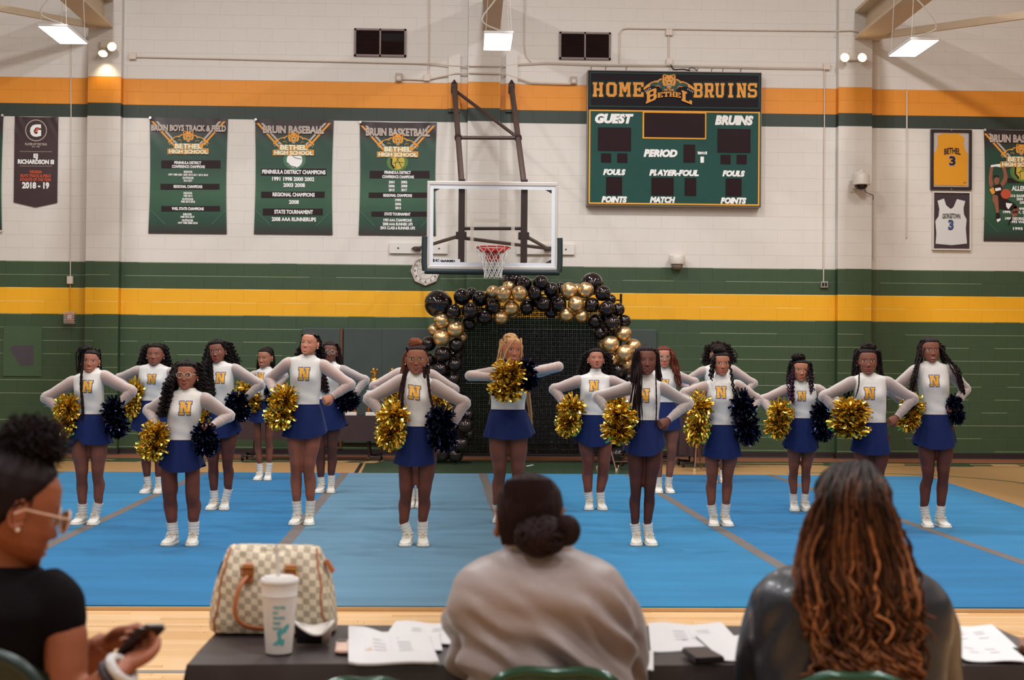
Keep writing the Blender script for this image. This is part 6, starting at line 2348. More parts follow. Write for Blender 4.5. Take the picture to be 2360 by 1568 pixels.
	# ---- socks and shoes
	for sd, hip, k_, a_, f_ in legs:
		pts, rad = [], []
		for j in range(15):
			vv = j / 14
			p = Vector((lerp(a_.x, f_.x, vv), lerp(a_.y, f_.y, vv), lerp(a_.z, .075, vv)))
			pts.append(p)
			rad.append((lerp(.0420, .0395, vv) * (.6 + .4 * lg)) * (1 + (.05 * math.sin(j * 1.9 + sd) if 2 < j else .02)))
		MB().tube(pts, rad, 16).build('sock', SOCK, root, smooth=True)
		sh = obj('shoe', SHOE_UP, root)
		sh.location = (f_.x, f_.y - .012, 0.002)
		sh.rotation_euler = (0, 0, sd * math.radians(s.get('toes', 6)))
		k_s = s.get('shoe', 1.0) * .95
		sh.scale = (k_s, k_s, k_s)
		obj('sole', SHOE_SOLE, sh)
		obj('laces', SHOE_LACE, sh)
	# ---- letter on the chest
	if s.get('N'):
		nc = L(s['N'][0], s['N'][1], -.1)
		hN = s.get('Nh', .100)
		mb = MB()
		for polys, mi in n_letter():
			for pi2, poly in enumerate(polys):
				g_ = 4
				vs, fs = [], []
				for i in range(g_ + 1):
					for j in range(g_ + 1):
						a, b = i / g_, j / g_
						P0 = np.array(poly[0]) * (1 - a) + np.array(poly[1]) * a
						P1 = np.array(poly[3]) * (1 - a) + np.array(poly[2]) * a
						q = P0 * (1 - b) + P1 * b
						x = nc.x + (q[0] - 5 / 14) * hN * 1.12
						z = nc.z + (q[1] - .5) * hN + s.get('Nt', 0) * (x - nc.x)
						hit = bvh.ray_cast(Vector((x, -2, z)), Vector((0, 1, 0)))
						y = hit[0].y if hit[0] else -.1
						vs.append((x, y - .003 - .0014 * (1 - mi) - .0002 * pi2, z))
				for i in range(g_):
					for j in range(g_):
						k0 = i * (g_ + 1) + j
						fs.append((k0, k0 + g_ + 1, k0 + g_ + 2, k0 + 1))
				mb.add(vs, fs, mi)
		mb.build('chest_letter', [NGOLD, NBLUE], root)
	# ---- glasses
	if s.get('glasses'):
		col, rr, th = {'clear': ((206, 180, 156), .0255, .0022), 'round': ((176, 132, 84), .0265, .0016), 'wire': ((214, 196, 176), .023, .0016)}[s['glasses']]
		gm = pbr('glasses_' + s['glasses'], col, .2, metal=.3 if s['glasses'] != 'clear' else 0)
		gl = MB()
		for sd in (-1, 1):
			ring = [HM @ Vector(((sd * .0315 + rr * math.cos(q) * (1.08 if s['glasses'] != 'round' else 1)) * kk, (-.1005 + .0035 * abs(math.cos(q))) * kk, (.001 + rr * .88 * math.sin(q)) * kk)) for q in [2 * math.pi * k / 20 for k in range(21)]]
			gl.tube(ring, th, 6)
			gl.tube([HM @ Vector((sd * .058 * kk, -.098 * kk, .008 * kk)), HM @ Vector((sd * .074 * kk, -.07 * kk, .008 * kk)), HM @ Vector((sd * .078 * kk, .015 * kk, .004 * kk))], th, 6)
		gl.tube([HM @ Vector((-.008 * kk, -.101 * kk, .004 * kk)), HM @ Vector((0, -.105 * kk, .007 * kk)), HM @ Vector((.008 * kk, -.101 * kk, .004 * kk))], th, 6)
		gf = gl.build('glasses', gm, root, smooth=True)
		ln = MB()
		for sd in (-1, 1):
			ring = [HM @ Vector(((sd * .0315 + rr * .95 * math.cos(q)) * kk, -.1 * kk, (.001 + rr * .84 * math.sin(q)) * kk)) for q in [2 * math.pi * k / 16 for k in range(16)]]
			ln.add(ring, [tuple(range(16))])
		ln.build('lens', GLASS, gf)
	# ---- hair
	hb = MB()
	th = s.get('cap', .008)
	off = np.ones((len(t), len(phi))) * th
	off *= (1 + .25 * np.sin(phi * 17)[None, :] * s.get('rows', 1))
	cv, cf = smoothcap(V, idx, t, hln, off)
	cw = cv.reshape(-1, 3) @ Rm.T + Tm
	hb.add(cw.tolist(), cf, 0, tuple(haircol))

	def scalp(th_, tt=.35, out=1.06):
		return HM @ (Vector((math.sin(th_) * .074, -math.cos(th_) * .088 + .006, tt * .11)) * kk * out)

	def hit_y(x, z, r_):
		h_ = bvh.ray_cast(Vector((x, -2, z)), Vector((0, 1, 0)))
		return (h_[0].y - r_ - .003) if h_[0] else None
	for cu in s.get('curtains', ()):
		cc = c3(cu.get('col', s.get('hair', (34, 24, 22))))
		c2 = c3(cu['tip']) if 'tip' in cu else cc
		for i in range(cu['n']):
			u = (i + rg.random()) / cu['n']
			w_ = rg.random()
			th0, th1 = cu['th']
			r0_ = scalp(lerp(th0, th1, u), lerp(*cu.get('tt', (.2, .75)), w_))
			path = [r0_]
			for (xa, xb_, py, d0, d1) in cu['rows']:
				q = L(lerp(xa, xb_, u) + rg.gauss(0, cu.get('jit', 2)), py + rg.gauss(0, cu.get('jy', 3)), lerp(d0, d1, w_))
				if cu.get('front'):
					y_ = hit_y(q.x, q.z, .008)
					if y_ is not None:
						q.y = min(y_, q.y)
				path.append(q)
			rad = cu.get('r', .0055)
			if cu.get('curl'):
				pts = helix(path, cu['curl'] * rg.uniform(.7, 1.2), cu.get('pitch', .04), rg.random() * 6)
				ns = 4
			else:
				pts = catmull(path, 5)
				ns = 5
			m_ = len(pts)
			rads = [rad * (1 if cu.get('curl') else (1 + .14 * math.sin(k * 2.6))) * (1 if k < m_ - 2 else .55) for k in range(m_)]
			sh_ = rg.uniform(.7, 1.35)
			cl = [tuple((cc * (1 - k / m_) + c2 * (k / m_)) * sh_) for k in range(m_)]
			hb.tube(pts, rads, ns, 0, cap=False, col=cl)
	for st in s.get('strands', ()):
		path = []
		for k, (px, py) in enumerate(st['p']):
			q = L(px, py, st.get('y', -.10))
			y_ = hit_y(q.x, q.z, st.get('r', .009) + st.get('curl', 0))
			if y_ is not None and not st.get('behind'):
				q.y = min(y_, q.y) if st.get('y') is None else y_
			path.append(q)
		r_ = st.get('r', .009)
		pts = helix(path, st['curl'], st.get('pitch', .04), 1.0) if st.get('curl') else catmull(path, 7)
		m_ = len(pts)
		cc = c3(st.get('col', s.get('hair', (34, 24, 22))))
		hb.tube(pts, [r_ * (1 + .15 * math.sin(k * 2.4)) * (1 if k < m_ - 3 else .7) for k in range(m_)], 7, 0, col=tuple(cc))
	for bn in s.get('buns', ()):
		c_ = L(bn[0], bn[1], bn[4] if len(bn) > 4 else .03)
		rx = bn[2] * (c_ - Vector((0, 0, 0))).length * 0 + bn[2] / FPX * depth_of(pr.G)
		rz = bn[3] / FPX * depth_of(pr.G)
		cc = c3(bn[5]) if len(bn) > 5 else haircol
		hb.sphere(tuple(c_), (rx * .82, rx * .82, rz * .82), 14, 10, 0, tuple(cc))
		for i in range(16):
			a0 = rg.random() * 6.28
			el_ = rg.uniform(-.6, .9)
			ax = Vector((rg.gauss(0, 1), rg.gauss(0, 1), rg.gauss(0, 1))).normalized()
			o1 = ax.orthogonal().normalized()
			o2 = ax.cross(o1)
			pts = []
			for k in range(9):
				q = a0 + k * .45
				d = (o1 * math.cos(q) + o2 * math.sin(q))
				pts.append(c_ + Vector((d.x * rx, d.y * rx, d.z * rz)) * .92)
			hb.tube(pts, .010, 5, 0, col=tuple(cc * rg.uniform(.7, 1.5)))
	hb.build('hair', HAIR, root, smooth=True)
	pr.depth = depth_of(pr.G)
	return pr
PI = math.pi
BLK = (30, 22, 21)

def mass(x0, x1, ytop, xb0, xb1, ybot, n=60, curl=.012, d=(.02, .11), r=.0055, side=None, **kw):
	"""hair falling behind the shoulders on both sides"""
	th = {'l': (-2.6, -.9), 'r': (.9, 2.6), None: (-2.9, 2.9)}[side]
	c = dict(n=n, th=th, rows=[(x0, x1, ytop, d[0], d[1]), ((x0 + xb0) / 2, (x1 + xb1) / 2, (ytop + ybot) / 2, d[0], d[1]), (xb0, xb1, ybot, d[0], d[1])], r=r)
	if curl:
		c['curl'] = curl
	c.update(kw)
	return c

SQUAD = {}

def add_girl(key, **s):
	SQUAD[key] = girl(s)

add_girl('A', cx=202, fy=1213, label='cheerleader with one long braid over her chest, second row at far left', skin=(158, 102, 80),
		 crown=(203, 811), chin=(209, 860), sh=((168, 867), (240, 854)), el=((99, 917), (310, 902)), wr=((140, 950), (264, 948)), waist=(178, 238, 957.6), hem=((157, 1034), (261, 1021), (212, 1026)), notch=(189.5, 1014, .05),
		 kn=((189.5, 1098), (226, 1093)), an=((188.5, 1162), (225.7, 1160)), feet=(185, 216), turn=(10, 2, 4), mouth='smile', N=(202, 891), hair=BLK, lg=.98,
		 curtains=[mass(180, 192, 815, 178, 192, 862, n=16, curl=0, side='l', r=.006), mass(214, 228, 810, 224, 236, 856, n=14, curl=0, side='r', r=.006)],
		 strands=[dict(p=[(192, 818), (189, 850), (188, 885), (190, 925), (191.5, 958), (191, 1000)], r=.012)], buns=[(197, 806, 17, 9, .03)])
add_girl('B', cx=351, fy=1140, label='cheerleader with big loose curls behind the girl in clear glasses', skin=(128, 78, 60),
		 crown=(356, 791), chin=(356, 844), sh=((318, 843), (393, 847)), el=((262, 872), (448, 880)), wr=((300, 902), (412, 905)), waist=(321, 385, 926), hem=((302, 981), (404, 985), (352, 998)),
		 kn=((336.5, 1050), (366, 1050)), an=((338, 1099), (365, 1099)), feet=(339, 364), turn=(0, 5, 0), mouth='part', eyes='half', N=(350, 874), hair=BLK, wide=1.08,
		 curtains=[mass(330, 348, 800, 314, 345, 846, n=50, side='l'), mass(364, 384, 800, 368, 400, 848, n=50, side='r')], cap=.014)
add_girl('C', cx=419, fy=1261, label='short cheerleader in clear framed glasses with curly hair, front row', skin=(140, 86, 66),
		 crown=(428, 837), chin=(428, 899), sh=((386.5, 905), (471, 905)), el=((327, 947), (530, 960)), wr=((362, 981), (490, 982)), waist=(386, 450, 1017), hem=((369, 1068), (474, 1070), (421, 1090)),
		 kn=((392, 1143), (445, 1146)), an=((395, 1205), (445, 1203)), feet=(395, 443), turn=(0, 3, 0), mouth='open', glasses='clear', N=(428, 941), Nh=.104, hair=BLK, bw=1.08, lg=1.1, wide=1.06, bust=1.2,
		 curtains=[mass(402, 420, 842, 378, 408, 902, n=42, side='l'), mass(384, 400, 880, 362, 386, 958, n=32, side='l', front=True, d=(-.12, -.02), curl=.014), mass(440, 462, 842, 452, 486, 905, n=60, side='r'), mass(455, 470, 870, 470, 492, 915, n=30, side='r')], cap=.016)
add_girl('D', cx=505, fy=1178, label='cheerleader with very long black curls and head tilted, third from left', skin=(124, 74, 58),
		 crown=(498, 787), chin=(500, 837), sh=((470, 846), (541, 839)), el=((412, 888), (607, 887)), wr=((455, 930), (567, 917)), waist=(479, 537, 944), hem=((458, 1000), (556, 992), (507, 1011)),
		 kn=((492, 1068), (525, 1068)), an=((492, 1131), (525, 1128)), feet=(492, 517), turn=(-4, 0, -7), mouth='closed', N=(508, 871), hair=BLK,
		 curtains=[mass(478, 492, 800, 464, 494, 850, n=50, side='l'), mass(468, 488, 850, 468, 498, 912, n=44, side='l', front=True, d=(-.12, -.02)), mass(512, 530, 795, 524, 552, 838, n=60, side='r'), mass(520, 540, 820, 530, 556, 845, n=24, side='r')], cap=.014)
add_girl('E', cx=609, fy=1109, label='smallest cheerleader at the back left, looking aside with a braided ponytail', skin=(156, 102, 76),
		 crown=(612, 804), chin=(609, 848), sh=((589, 853), (636, 852)), el=((556, 874), (659, 867)), wr=((572, 905), (628, 905)), waist=(591, 630, 922), hem=((574, 968), (634, 968), (604, 975)),
		 kn=((594, 1014), (619.5, 1014)), an=((598, 1069), (620, 1067)), feet=(598, 617), turn=(-22, -2, 0), mouth='smile', eyes='half', N=(600, 868), Nh=.09, hair=BLK, lg=.86, bw=.92, arm=.92, bust=.6,
		 curtains=[mass(622, 630, 812, 624, 634, 850, n=18, curl=0, side='r', r=.006), mass(594, 600, 830, 590, 600, 860, n=12, curl=0, side='l', r=.006)], buns=[(618, 808, 11, 8, .05)])
add_girl('F', cx=698, fy=1213, label='tall cheerleader with slicked-back hair and chin raised, one fist on hip', skin=(178, 118, 92),
		 crown=(714, 769), chin=(711, 821), sh=((665.7, 824), (744, 829)), el=((608, 874), (814, 887)), wr=((634, 909), (768, 914)), waist=(672, 736, 935), hem=((648, 1003), (756, 993), (700, 1012)),
		 kn=((683, 1081), (712, 1081)), an=((683, 1156), (715, 1155)), feet=(684, 712), turn=(-16, 10, 3), mouth='smile', eyes='half', N=(701, 862), Nh=.108, hair=(48, 38, 36), hairline=.66, cap=.003, lg=1.02, hands=('grip', 'fist'),
		 curtains=[mass(690, 700, 800, 680, 696, 822, n=22, side='l', d=(.06, .12), col=BLK), mass(728, 738, 795, 732, 752, 824, n=34, side='r', d=(.05, .12), col=BLK)])
add_girl('G', cx=752, fy=1138.5, label='cheerleader in glasses half hidden behind the tall girl with raised chin', skin=(104, 64, 52), leg=(92, 52, 42),
		 crown=(757, 790), chin=(760, 836), sh=((728, 842), (789, 842)), el=((680, 878), (846.5, 877)), wr=((715, 912), (812, 917)), waist=(728, 776, 923), hem=((712, 980), (802, 977), (762, 993)),
		 kn=((739, 1040), (766, 1037)), an=((739, 1100), (763, 1096)), feet=(740, 762), turn=(8, 0, 2), mouth='part', glasses='wire', hair=(38, 24, 24), lg=1.04,
		 curtains=[mass(770, 780, 800, 776, 792, 848, n=30, curl=0, side='r', r=.006), mass(742, 752, 860, 738, 756, 905, n=16, side='l', front=True, d=(-.12, -.06), curl=.012)])
add_girl('H', cx=955, fy=1262, label='cheerleader in round glasses with braids down her chest, front row centre', skin=(132, 82, 62),
		 crown=(960, 797), chin=(960, 864), sh=((925, 863), (999, 874)), el=((843, 919), (1078.6, 929.5)), wr=((886, 964), (1040, 985)), waist=(934, 991, 986), hem=((907, 1065), (1008, 1061), (957, 1076)),
		 kn=((936, 1140), (978, 1140)), an=((930, 1207), (973.7, 1203)), feet=(939, 973), turn=(0, 2, 0), mouth='open', glasses='round', N=(955, 905), Nh=.104, hair=(44, 26, 26), lg=.98, Nt=-.12,
		 curtains=[mass(934, 942, 815, 924, 940, 862, n=22, curl=0, side='l', r=.006, col=(104, 58, 40)), mass(976, 984, 810, 978, 990, 862, n=18, curl=0, side='r', r=.006)],
		 strands=[dict(p=[(938, 850), (932, 880), (927, 920), (930, 955), (935, 978)], r=.012), dict(p=[(934, 850), (924, 890), (919, 925), (921, 942)], r=.009), dict(p=[(984, 850), (987, 880), (992, 915), (999, 945)], r=.012), dict(p=[(977, 845), (978, 865), (980, 873)], r=.012)],
		 buns=[(957, 791, 15, 11, .02, (128, 70, 46))])
add_girl('I', cx=957, fy=1173, label='cheerleader almost wholly hidden behind the girl in round glasses', skin=(150, 96, 74),
		 crown=(958, 800), chin=(958, 845), sh=((921, 848), (993.7, 852)), el=((855, 891), (1054, 898)), wr=((890, 925), (1022, 930)), waist=(930, 986, 945), hem=((912, 1000), (1006, 1000), (958, 1014)),
		 kn=((946, 1075), (970, 1075)), an=((946, 1126), (968, 1126)), feet=(948, 966), turn=(0, 0, 0), hair=BLK)
add_girl('J', cx=1172, fy=1208, label='cheerleader with blonde braids crossing both arms before her chest', skin=(172, 108, 80), leg=(124, 72, 54),
		 crown=(1175, 774), chin=(1181, 836), sh=((1133, 846), (1222, 846)), el=((1078, 866), (1291, 846)), wr=((1142, 871), (1226, 858)), wy=-.26, ey=-.10, waist=(1131.6, 1209.5, 947), hem=((1115, 1006), (1235, 998), (1176, 1013)),
		 kn=((1151.6, 1091), (1193.7, 1091)), an=((1146, 1163), (1192, 1163)), feet=(1150, 1190), turn=(22, -4, 6), mouth='smile', hair=(204, 160, 112), lg=1.12, bw=1.05, arm=.98, cap=.006,
		 curtains=[mass(1152, 1160, 790, 1142, 1156, 862, n=12, curl=0, side='l', r=.007), mass(1196, 1204, 790, 1200, 1206, 850, n=8, curl=0, side='r', r=.007, d=(-.02, .03)), mass(1140, 1150, 850, 1128, 1140, 930, n=6, curl=0, side='l', r=.006, d=(.10, .13)), mass(1210, 1216, 870, 1220, 1228, 985, n=6, curl=0, side='r', r=.006, d=(.10, .13))],
		 strands=[dict(p=[(1188, 782), (1172, 802), (1160, 830), (1152, 862)], r=.007, y=-.085, behind=True)], buns=[(1176, 779, 17, 10, .02, (206, 164, 116))])
add_girl('K', cx=1371, fy=1178, label='cheerleader with chin up and bobbed curls, right of the shimmer backdrop', skin=(158, 100, 78),
		 crown=(1374, 808), chin=(1374, 853), sh=((1333.7, 866), (1409, 866)), el=((1271, 898), (1470, 900)), wr=((1312, 947), (1432, 940)), waist=(1337, 1407, 959), hem=((1323, 1005), (1412, 1010), (1366, 1031)),
		 kn=((1355, 1073), (1391.6, 1077)), an=((1355.4, 1135), (1383.5, 1135)), feet=(1359, 1385), turn=(4, 12, 0), mouth='open', eyes='half', N=(1369, 889), hair=BLK, bw=1.1, lg=1.08, wide=1.1, bust=1.3, arm=1.05,
		 curtains=[mass(1346, 1360, 818, 1330, 1358, 864, n=56, side='l'), mass(1388, 1404, 818, 1392, 1420, 864, n=56, side='r')], cap=.016)
add_girl('L', cx=1481, fy=1261, label='slim cheerleader with many long thin black braids, front row right', skin=(102, 60, 48),
		 crown=(1489, 797), chin=(1490, 866), sh=((1449.5, 879), (1525, 879)), el=((1369, 915), (1597, 931)), wr=((1402, 950.5), (1541, 968)), waist=(1456, 1518, 971.6), hem=((1435, 1038), (1533, 1021), (1484, 1052)),
		 kn=((1465, 1129.5), (1497, 1129.5)), an=((1464, 1208), (1493, 1208)), feet=(1468, 1496), turn=(2, 2, 0), mouth='open', eyes='half', N=(1483, 912), Nh=.104, hair=(34, 22, 24), lg=.88, bw=.94, arm=.92, hands=('grip', 'fist'), wide=.97, cap=.010,
		 curtains=[mass(1462, 1474, 812, 1452, 1468, 880, n=26, curl=0, side='l', r=.006, front=True, d=(-.10, .02)), mass(1462, 1478, 860, 1440, 1480, 972, n=13, curl=0, side='l', r=.0052, front=True, d=(-.14, -.11), tt=(.3, .8)), mass(1508, 1516, 812, 1514, 1526, 880, n=22, curl=0, side='r', r=.006, d=(.0, .06))],
		 strands=[dict(p=[(1511, 850), (1512, 890), (1513, 930), (1512, 965), (1511, 985)], r=.0055), dict(p=[(1476, 860), (1473, 910), (1475, 960), (1474, 1010), (1476, 1040)], r=.0055), dict(p=[(1470, 860), (1462, 915), (1466, 965), (1467, 1020)], r=.0055)])
add_girl('M', cx=1531, fy=1139, label='cheerleader in glasses with auburn braids, behind the slim girl with braids', skin=(176, 116, 92), leg=(140, 86, 66),
		 crown=(1531, 797), chin=(1530, 848), sh=((1500, 856), (1561, 855)), el=((1452, 888), (1610, 882)), wr=((1494, 925), (1580, 935)), waist=(1505, 1556, 929.5), hem=((1488, 985), (1572, 982), (1532, 993)),
		 kn=((1518, 1042), (1547.7, 1042)), an=((1518, 1100), (1542.5, 1100)), feet=(1519, 1541), turn=(0, 0, 0), mouth='closed', glasses='wire', N=(1533, 884), Nh=.09, hair=(104, 50, 36),
		 curtains=[mass(1542, 1552, 812, 1550, 1568, 860, n=26, curl=0, side='r', r=.006, front=True, d=(-.10, .0)), mass(1552, 1562, 850, 1560, 1572, 895, n=12, curl=0, side='r', r=.0055, front=True, d=(-.12, -.08)), mass(1512, 1518, 812, 1505, 1514, 850, n=10, curl=0, side='l', r=.006)], cap=.010)
add_girl('N', cx=1656, fy=1115.5, label='cheerleader with a big afro hidden behind the girl with side ringlets', skin=(166, 112, 88),
		 crown=(1655, 794), chin=(1655, 840), sh=((1621, 845), (1688, 842)), el=((1572, 882), (1742.5, 884)), wr=((1606, 915), (1712, 915)), waist=(1628, 1682, 925), hem=((1612, 978), (1700, 978), (1656, 988)),
		 kn=((1643, 1035), (1668, 1035)), an=((1644, 1084), (1667, 1084)), feet=(1645, 1666), turn=(0, 0, 0), hair=(36, 25, 24),
		 curtains=[mass(1632, 1648, 800, 1620, 1645, 838, n=60, side='l', curl=.014, jit=4), mass(1662, 1680, 800, 1668, 1694, 836, n=60, side='r', curl=.014, jit=4), mass(1642, 1668, 791, 1640, 1670, 800, n=40, curl=.014, jit=4)], cap=.02)
add_girl('O', cx=1658, fy=1216, label='cheerleader with a top knot and long wavy side curls, right half', skin=(162, 104, 80),
		 crown=(1662, 813), chin=(1663.5, 866), sh=((1625, 879), (1698.6, 876)), el=((1574, 908), (1757.5, 922.5)), wr=((1604, 958), (1720, 966)), waist=(1633.7, 1691.6, 982), hem=((1618, 1048), (1709, 1045), (1663, 1059)),
		 kn=((1640.7, 1101), (1676, 1101)), an=((1640, 1164.6), (1674, 1163)), feet=(1645.5, 1672), turn=(4, 0, 0), mouth='closed', N=(1662, 904.5), hair=BLK, lg=.94, wide=1.03,
		 curtains=[mass(1642, 1647, 830, 1634, 1645, 872, n=8, side='l', curl=.009, front=True, d=(-.09, -.04))],
		 strands=[dict(p=[(1681, 832), (1684, 850), (1688, 875), (1692, 900), (1694, 930)], r=.007, curl=.007, pitch=.045), dict(p=[(1680, 832), (1684, 855), (1687, 880), (1691, 905)], r=.007, curl=.008, pitch=.05), dict(p=[(1642, 838), (1638, 860), (1640, 878)], r=.007, curl=.007)], buns=[(1657, 808, 15, 9, .01)])
add_girl('Q', cx=1843, fy=1181, label='petite cheerleader with curled half-up hair and ringlets, right side', skin=(160, 104, 78),
		 crown=(1846, 830), chin=(1848, 880), sh=((1812.5, 887), (1884, 886)), el=((1756.7, 922), (1937, 925)), wr=((1782, 957), (1908, 950)), waist=(1823.7, 1876, 966.5), hem=((1803, 1025), (1887.5, 1030), (1846, 1043)),
		 kn=((1828.5, 1084.5), (1857, 1084.5)), an=((1830, 1139), (1857, 1139)), feet=(1831, 1856), turn=(-3, 0, 2), mouth='closed', N=(1848, 913), Nh=.092, hair=BLK, lg=.9, bw=.95, wide=1.04, bust=.8,
		 curtains=[mass(1820, 1830, 838, 1812, 1832, 890, n=22, side='l', curl=.009), mass(1863, 1870, 838, 1864, 1874, 880, n=12, side='r', curl=.009), mass(1818, 1828, 878, 1818, 1832, 928, n=9, side='l', curl=.008, front=True, d=(-.12, -.08), tip=(70, 30, 62)), mass(1862, 1870, 870, 1866, 1876, 905, n=6, side='r', curl=.008, front=True, d=(-.12, -.08), tip=(60, 30, 50))], buns=[(1840, 824, 16, 9, .02)])
add_girl('R', cx=2004, fy=1224, label='cheerleader glancing aside with half-up braids, behind the woman with long curls', skin=(120, 72, 56),
		 crown=(2002, 799), chin=(2001, 864), sh=((1964, 868), (2043.8, 868)), el=((1891.6, 914), (2111.7, 920)), wr=((1922, 944), (2068, 961)), waist=(1975, 2041, 977), hem=((1959, 1034), (2053, 1040), (2006, 1050)),
		 kn=((1988, 1104), (2022, 1104)), an=((1990, 1168), (2022, 1168)), feet=(1991, 2019), turn=(-8, 0, 0), mouth='closed', N=(2004, 907), hair=(34, 24, 25), hands=('grip', 'fist'),
		 curtains=[mass(1972, 1984, 812, 1962, 1984, 868, n=26, curl=0, side='l', r=.006), mass(2020, 2028, 812, 2022, 2036, 864, n=22, curl=0, side='r', r=.006), mass(1958, 1964, 880, 1942, 1962, 918, n=7, curl=.005, side='l', d=(.04, .09)), mass(2036, 2040, 900, 2038, 2042, 955, n=5, curl=0, side='r', d=(.08, .12))],
		 strands=[dict(p=[(1982, 840), (1980, 866), (1979, 890), (1972, 917)], r=.006)], buns=[(2002, 800, 18, 9, .02)])
add_girl('S', cx=2150, fy=1219, label='tall cheerleader at far right with braids falling over both arms', skin=(122, 74, 58),
		 crown=(2144, 781), chin=(2147, 836), sh=((2111, 841), (2188, 841)), el=((2047, 901), (2240.6, 898)), wr=((2079, 928), (2204, 931)), waist=(2125, 2185.7, 958.5), hem=((2101, 1017), (2205, 1014), (2152, 1037)),
		 kn=((2138, 1097), (2173, 1097)), an=((2131, 1167.5), (2170, 1167)), feet=(2137, 2170), turn=(4, 0, 0), mouth='smile', N=(2153, 878), Nh=.098, hair=(34, 24, 25), wide=1.06, bust=1.2,
		 curtains=[mass(2116, 2126, 800, 2108, 2126, 842, n=24, curl=0, side='l', r=.006), mass(2166, 2174, 800, 2170, 2182, 840, n=16, curl=0, side='r', r=.006), mass(2104, 2116, 860, 2094, 2110, 905, n=7, curl=.003, side='l', front=True, d=(-.11, -.06), r=.0065), mass(2196, 2206, 848, 2216, 2226, 905, n=9, curl=.004, side='r', d=(-.09, -.06), r=.0065)],
		 strands=[dict(p=[(2178, 822), (2194, 838), (2208, 858), (2218, 880), (2222, 912)], r=.008, y=-.06, behind=True), dict(p=[(2118, 840), (2112, 870), (2106, 898)], r=.008, y=-.08, behind=True)])

# pom-poms: each rests in a fist on somebody's hip
who = {'A': 'girl with one long braid', 'B': 'girl with big loose curls', 'C': 'girl in clear framed glasses', 'D': 'girl with very long curls and tilted head', 'E': 'smallest girl at the back', 'F': 'tall girl with slicked-back hair', 'G': 'half hidden girl behind the tall one', 'H': 'girl in round glasses', 'I': 'hidden girl behind the one in round glasses',
	   'J': 'girl with blonde braids', 'K': 'girl with bobbed curls', 'L': 'slim girl with thin braids', 'O': 'girl with the top knot', 'Q': 'petite girl with curled half-up hair', 'R': 'girl glancing aside', 'S': 'tall girl at far right'}
for k, kind, px, py, w_, h_, dy, tl in (
		('A', 'g', 151, 958, 56, 92, -.10, 12), ('A', 'n', 265, 962, 52, 88, -.08, -14), ('B', 'g', 307, 919, 42, 86, -.08, 10), ('C', 'g', 354, 1015, 62, 84, -.13, 14), ('C', 'n', 474, 1013, 54, 74, -.10, -16),
		('D', 'g', 479, 953, 34, 62, -.04, 6), ('D', 'n', 549, 936, 50, 66, -.10, -14), ('E', 'g', 577, 912, 50, 76, -.06, -30), ('E', 'n', 623, 911, 28, 48, -.06, 0), ('F', 'g', 649, 938, 62, 96, -.13, 14),
		('G', 'n', 800, 921, 50, 50, -.08, -30), ('H', 'g', 904, 980, 66, 104, -.13, 8), ('H', 'n', 1018, 987, 62, 100, -.12, -8), ('I', 'g', 903, 918, 38, 66, -.08, 0), ('I', 'g', 1013, 935, 46, 66, -.08, -20),
		('J', 'g', 1170, 877, 74, 90, -.38, 8), ('J', 'n', 1212, 863, 50, 70, -.30, -6), ('K', 'g', 1314, 958, 56, 90, -.10, 12), ('K', 'g', 1421, 936, 46, 70, -.06, -10), ('L', 'g', 1428, 974, 72, 92, -.14, 8),
		('O', 'g', 1610, 964, 54, 114, -.12, 6), ('O', 'n', 1716, 962, 54, 116, -.10, -12), ('Q', 'g', 1796, 966, 56, 86, -.12, 12), ('Q', 'n', 1894, 969, 44, 88, -.10, -6), ('R', 'g', 1959, 963, 84, 84, -.15, 10), ('S', 'g', 2099, 951, 52, 84, -.10, 14), ('S', 'n', 2202, 943, 34, 66, -.08, -10)):
	dd = SQUAD[k].depth + dy
	lab = ('gold' if kind == 'g' else 'navy') + ' foil pom-pom held by ' + who[k]
	if k in 'IK' and kind == 'g':
		lab += (', left one' if px in (903, 1314) else ', right one')
	pom(px, py, w_ * 1.04, h_ * 1.02, kind, dd, lab, tl)
# ------------------------------------------------------------------ judges' table
TZ = .74
tcl = pbr('judge_cloth_dark', (44, 34, 36), .4, var=.08, scale=9, bump=.12, bscale=14, spec=.7)
nl, nr = ground(430, 1531, TZ), ground(2440, 1540, TZ)
fl = ground(490, 1441, TZ)
yn, yf = nl.y, fl.y + .01
x0t, x1t = nl.x, nr.x + .05
jt = thing('folding_table', 'long folding table for the judges under a black cloth', 'table', ((x0t + x1t) / 2, (yn + yf) / 2, 0))
hw, hd = (x1t - x0t) / 2, (yf - yn) / 2
MB().box((-hw + .01, -hd + .01, TZ - .035), (hw - .01, hd - .01, TZ - .006), bev=.008).build('tabletop', leg_k, jt)
for sx in (-1, 1):
	for sy in (-1, 1):
		MB().tube([(sx * (hw - .25), sy * (hd - .07), 0), (sx * (hw - .25), sy * (hd - .07), TZ - .03)], .014, 8).build('leg', leg_k, jt)
mb = MB()
nx_, ny_ = 90, 14
vv = []
for j in range(ny_ + 1):
	for i in range(nx_ + 1):
		u, v = i / nx_, j / ny_
		x, y = lerp(-hw, hw, u), lerp(-hd, hd, v)
		z = TZ - .001 + .0016 * math.sin(x * 9 + y * 5) * math.sin(y * 21 + x * 3)
		z += .002 * math.exp(-((y - .05 + .02 * math.sin(x * 4)) / .008) ** 2)
		vv.append((x, y, z))
ff = [(j * (nx_ + 1) + i, j * (nx_ + 1) + i + 1, (j + 1) * (nx_ + 1) + i + 1, (j + 1) * (nx_ + 1) + i) for j in range(ny_) for i in range(nx_)]
mb.add(vv, ff)

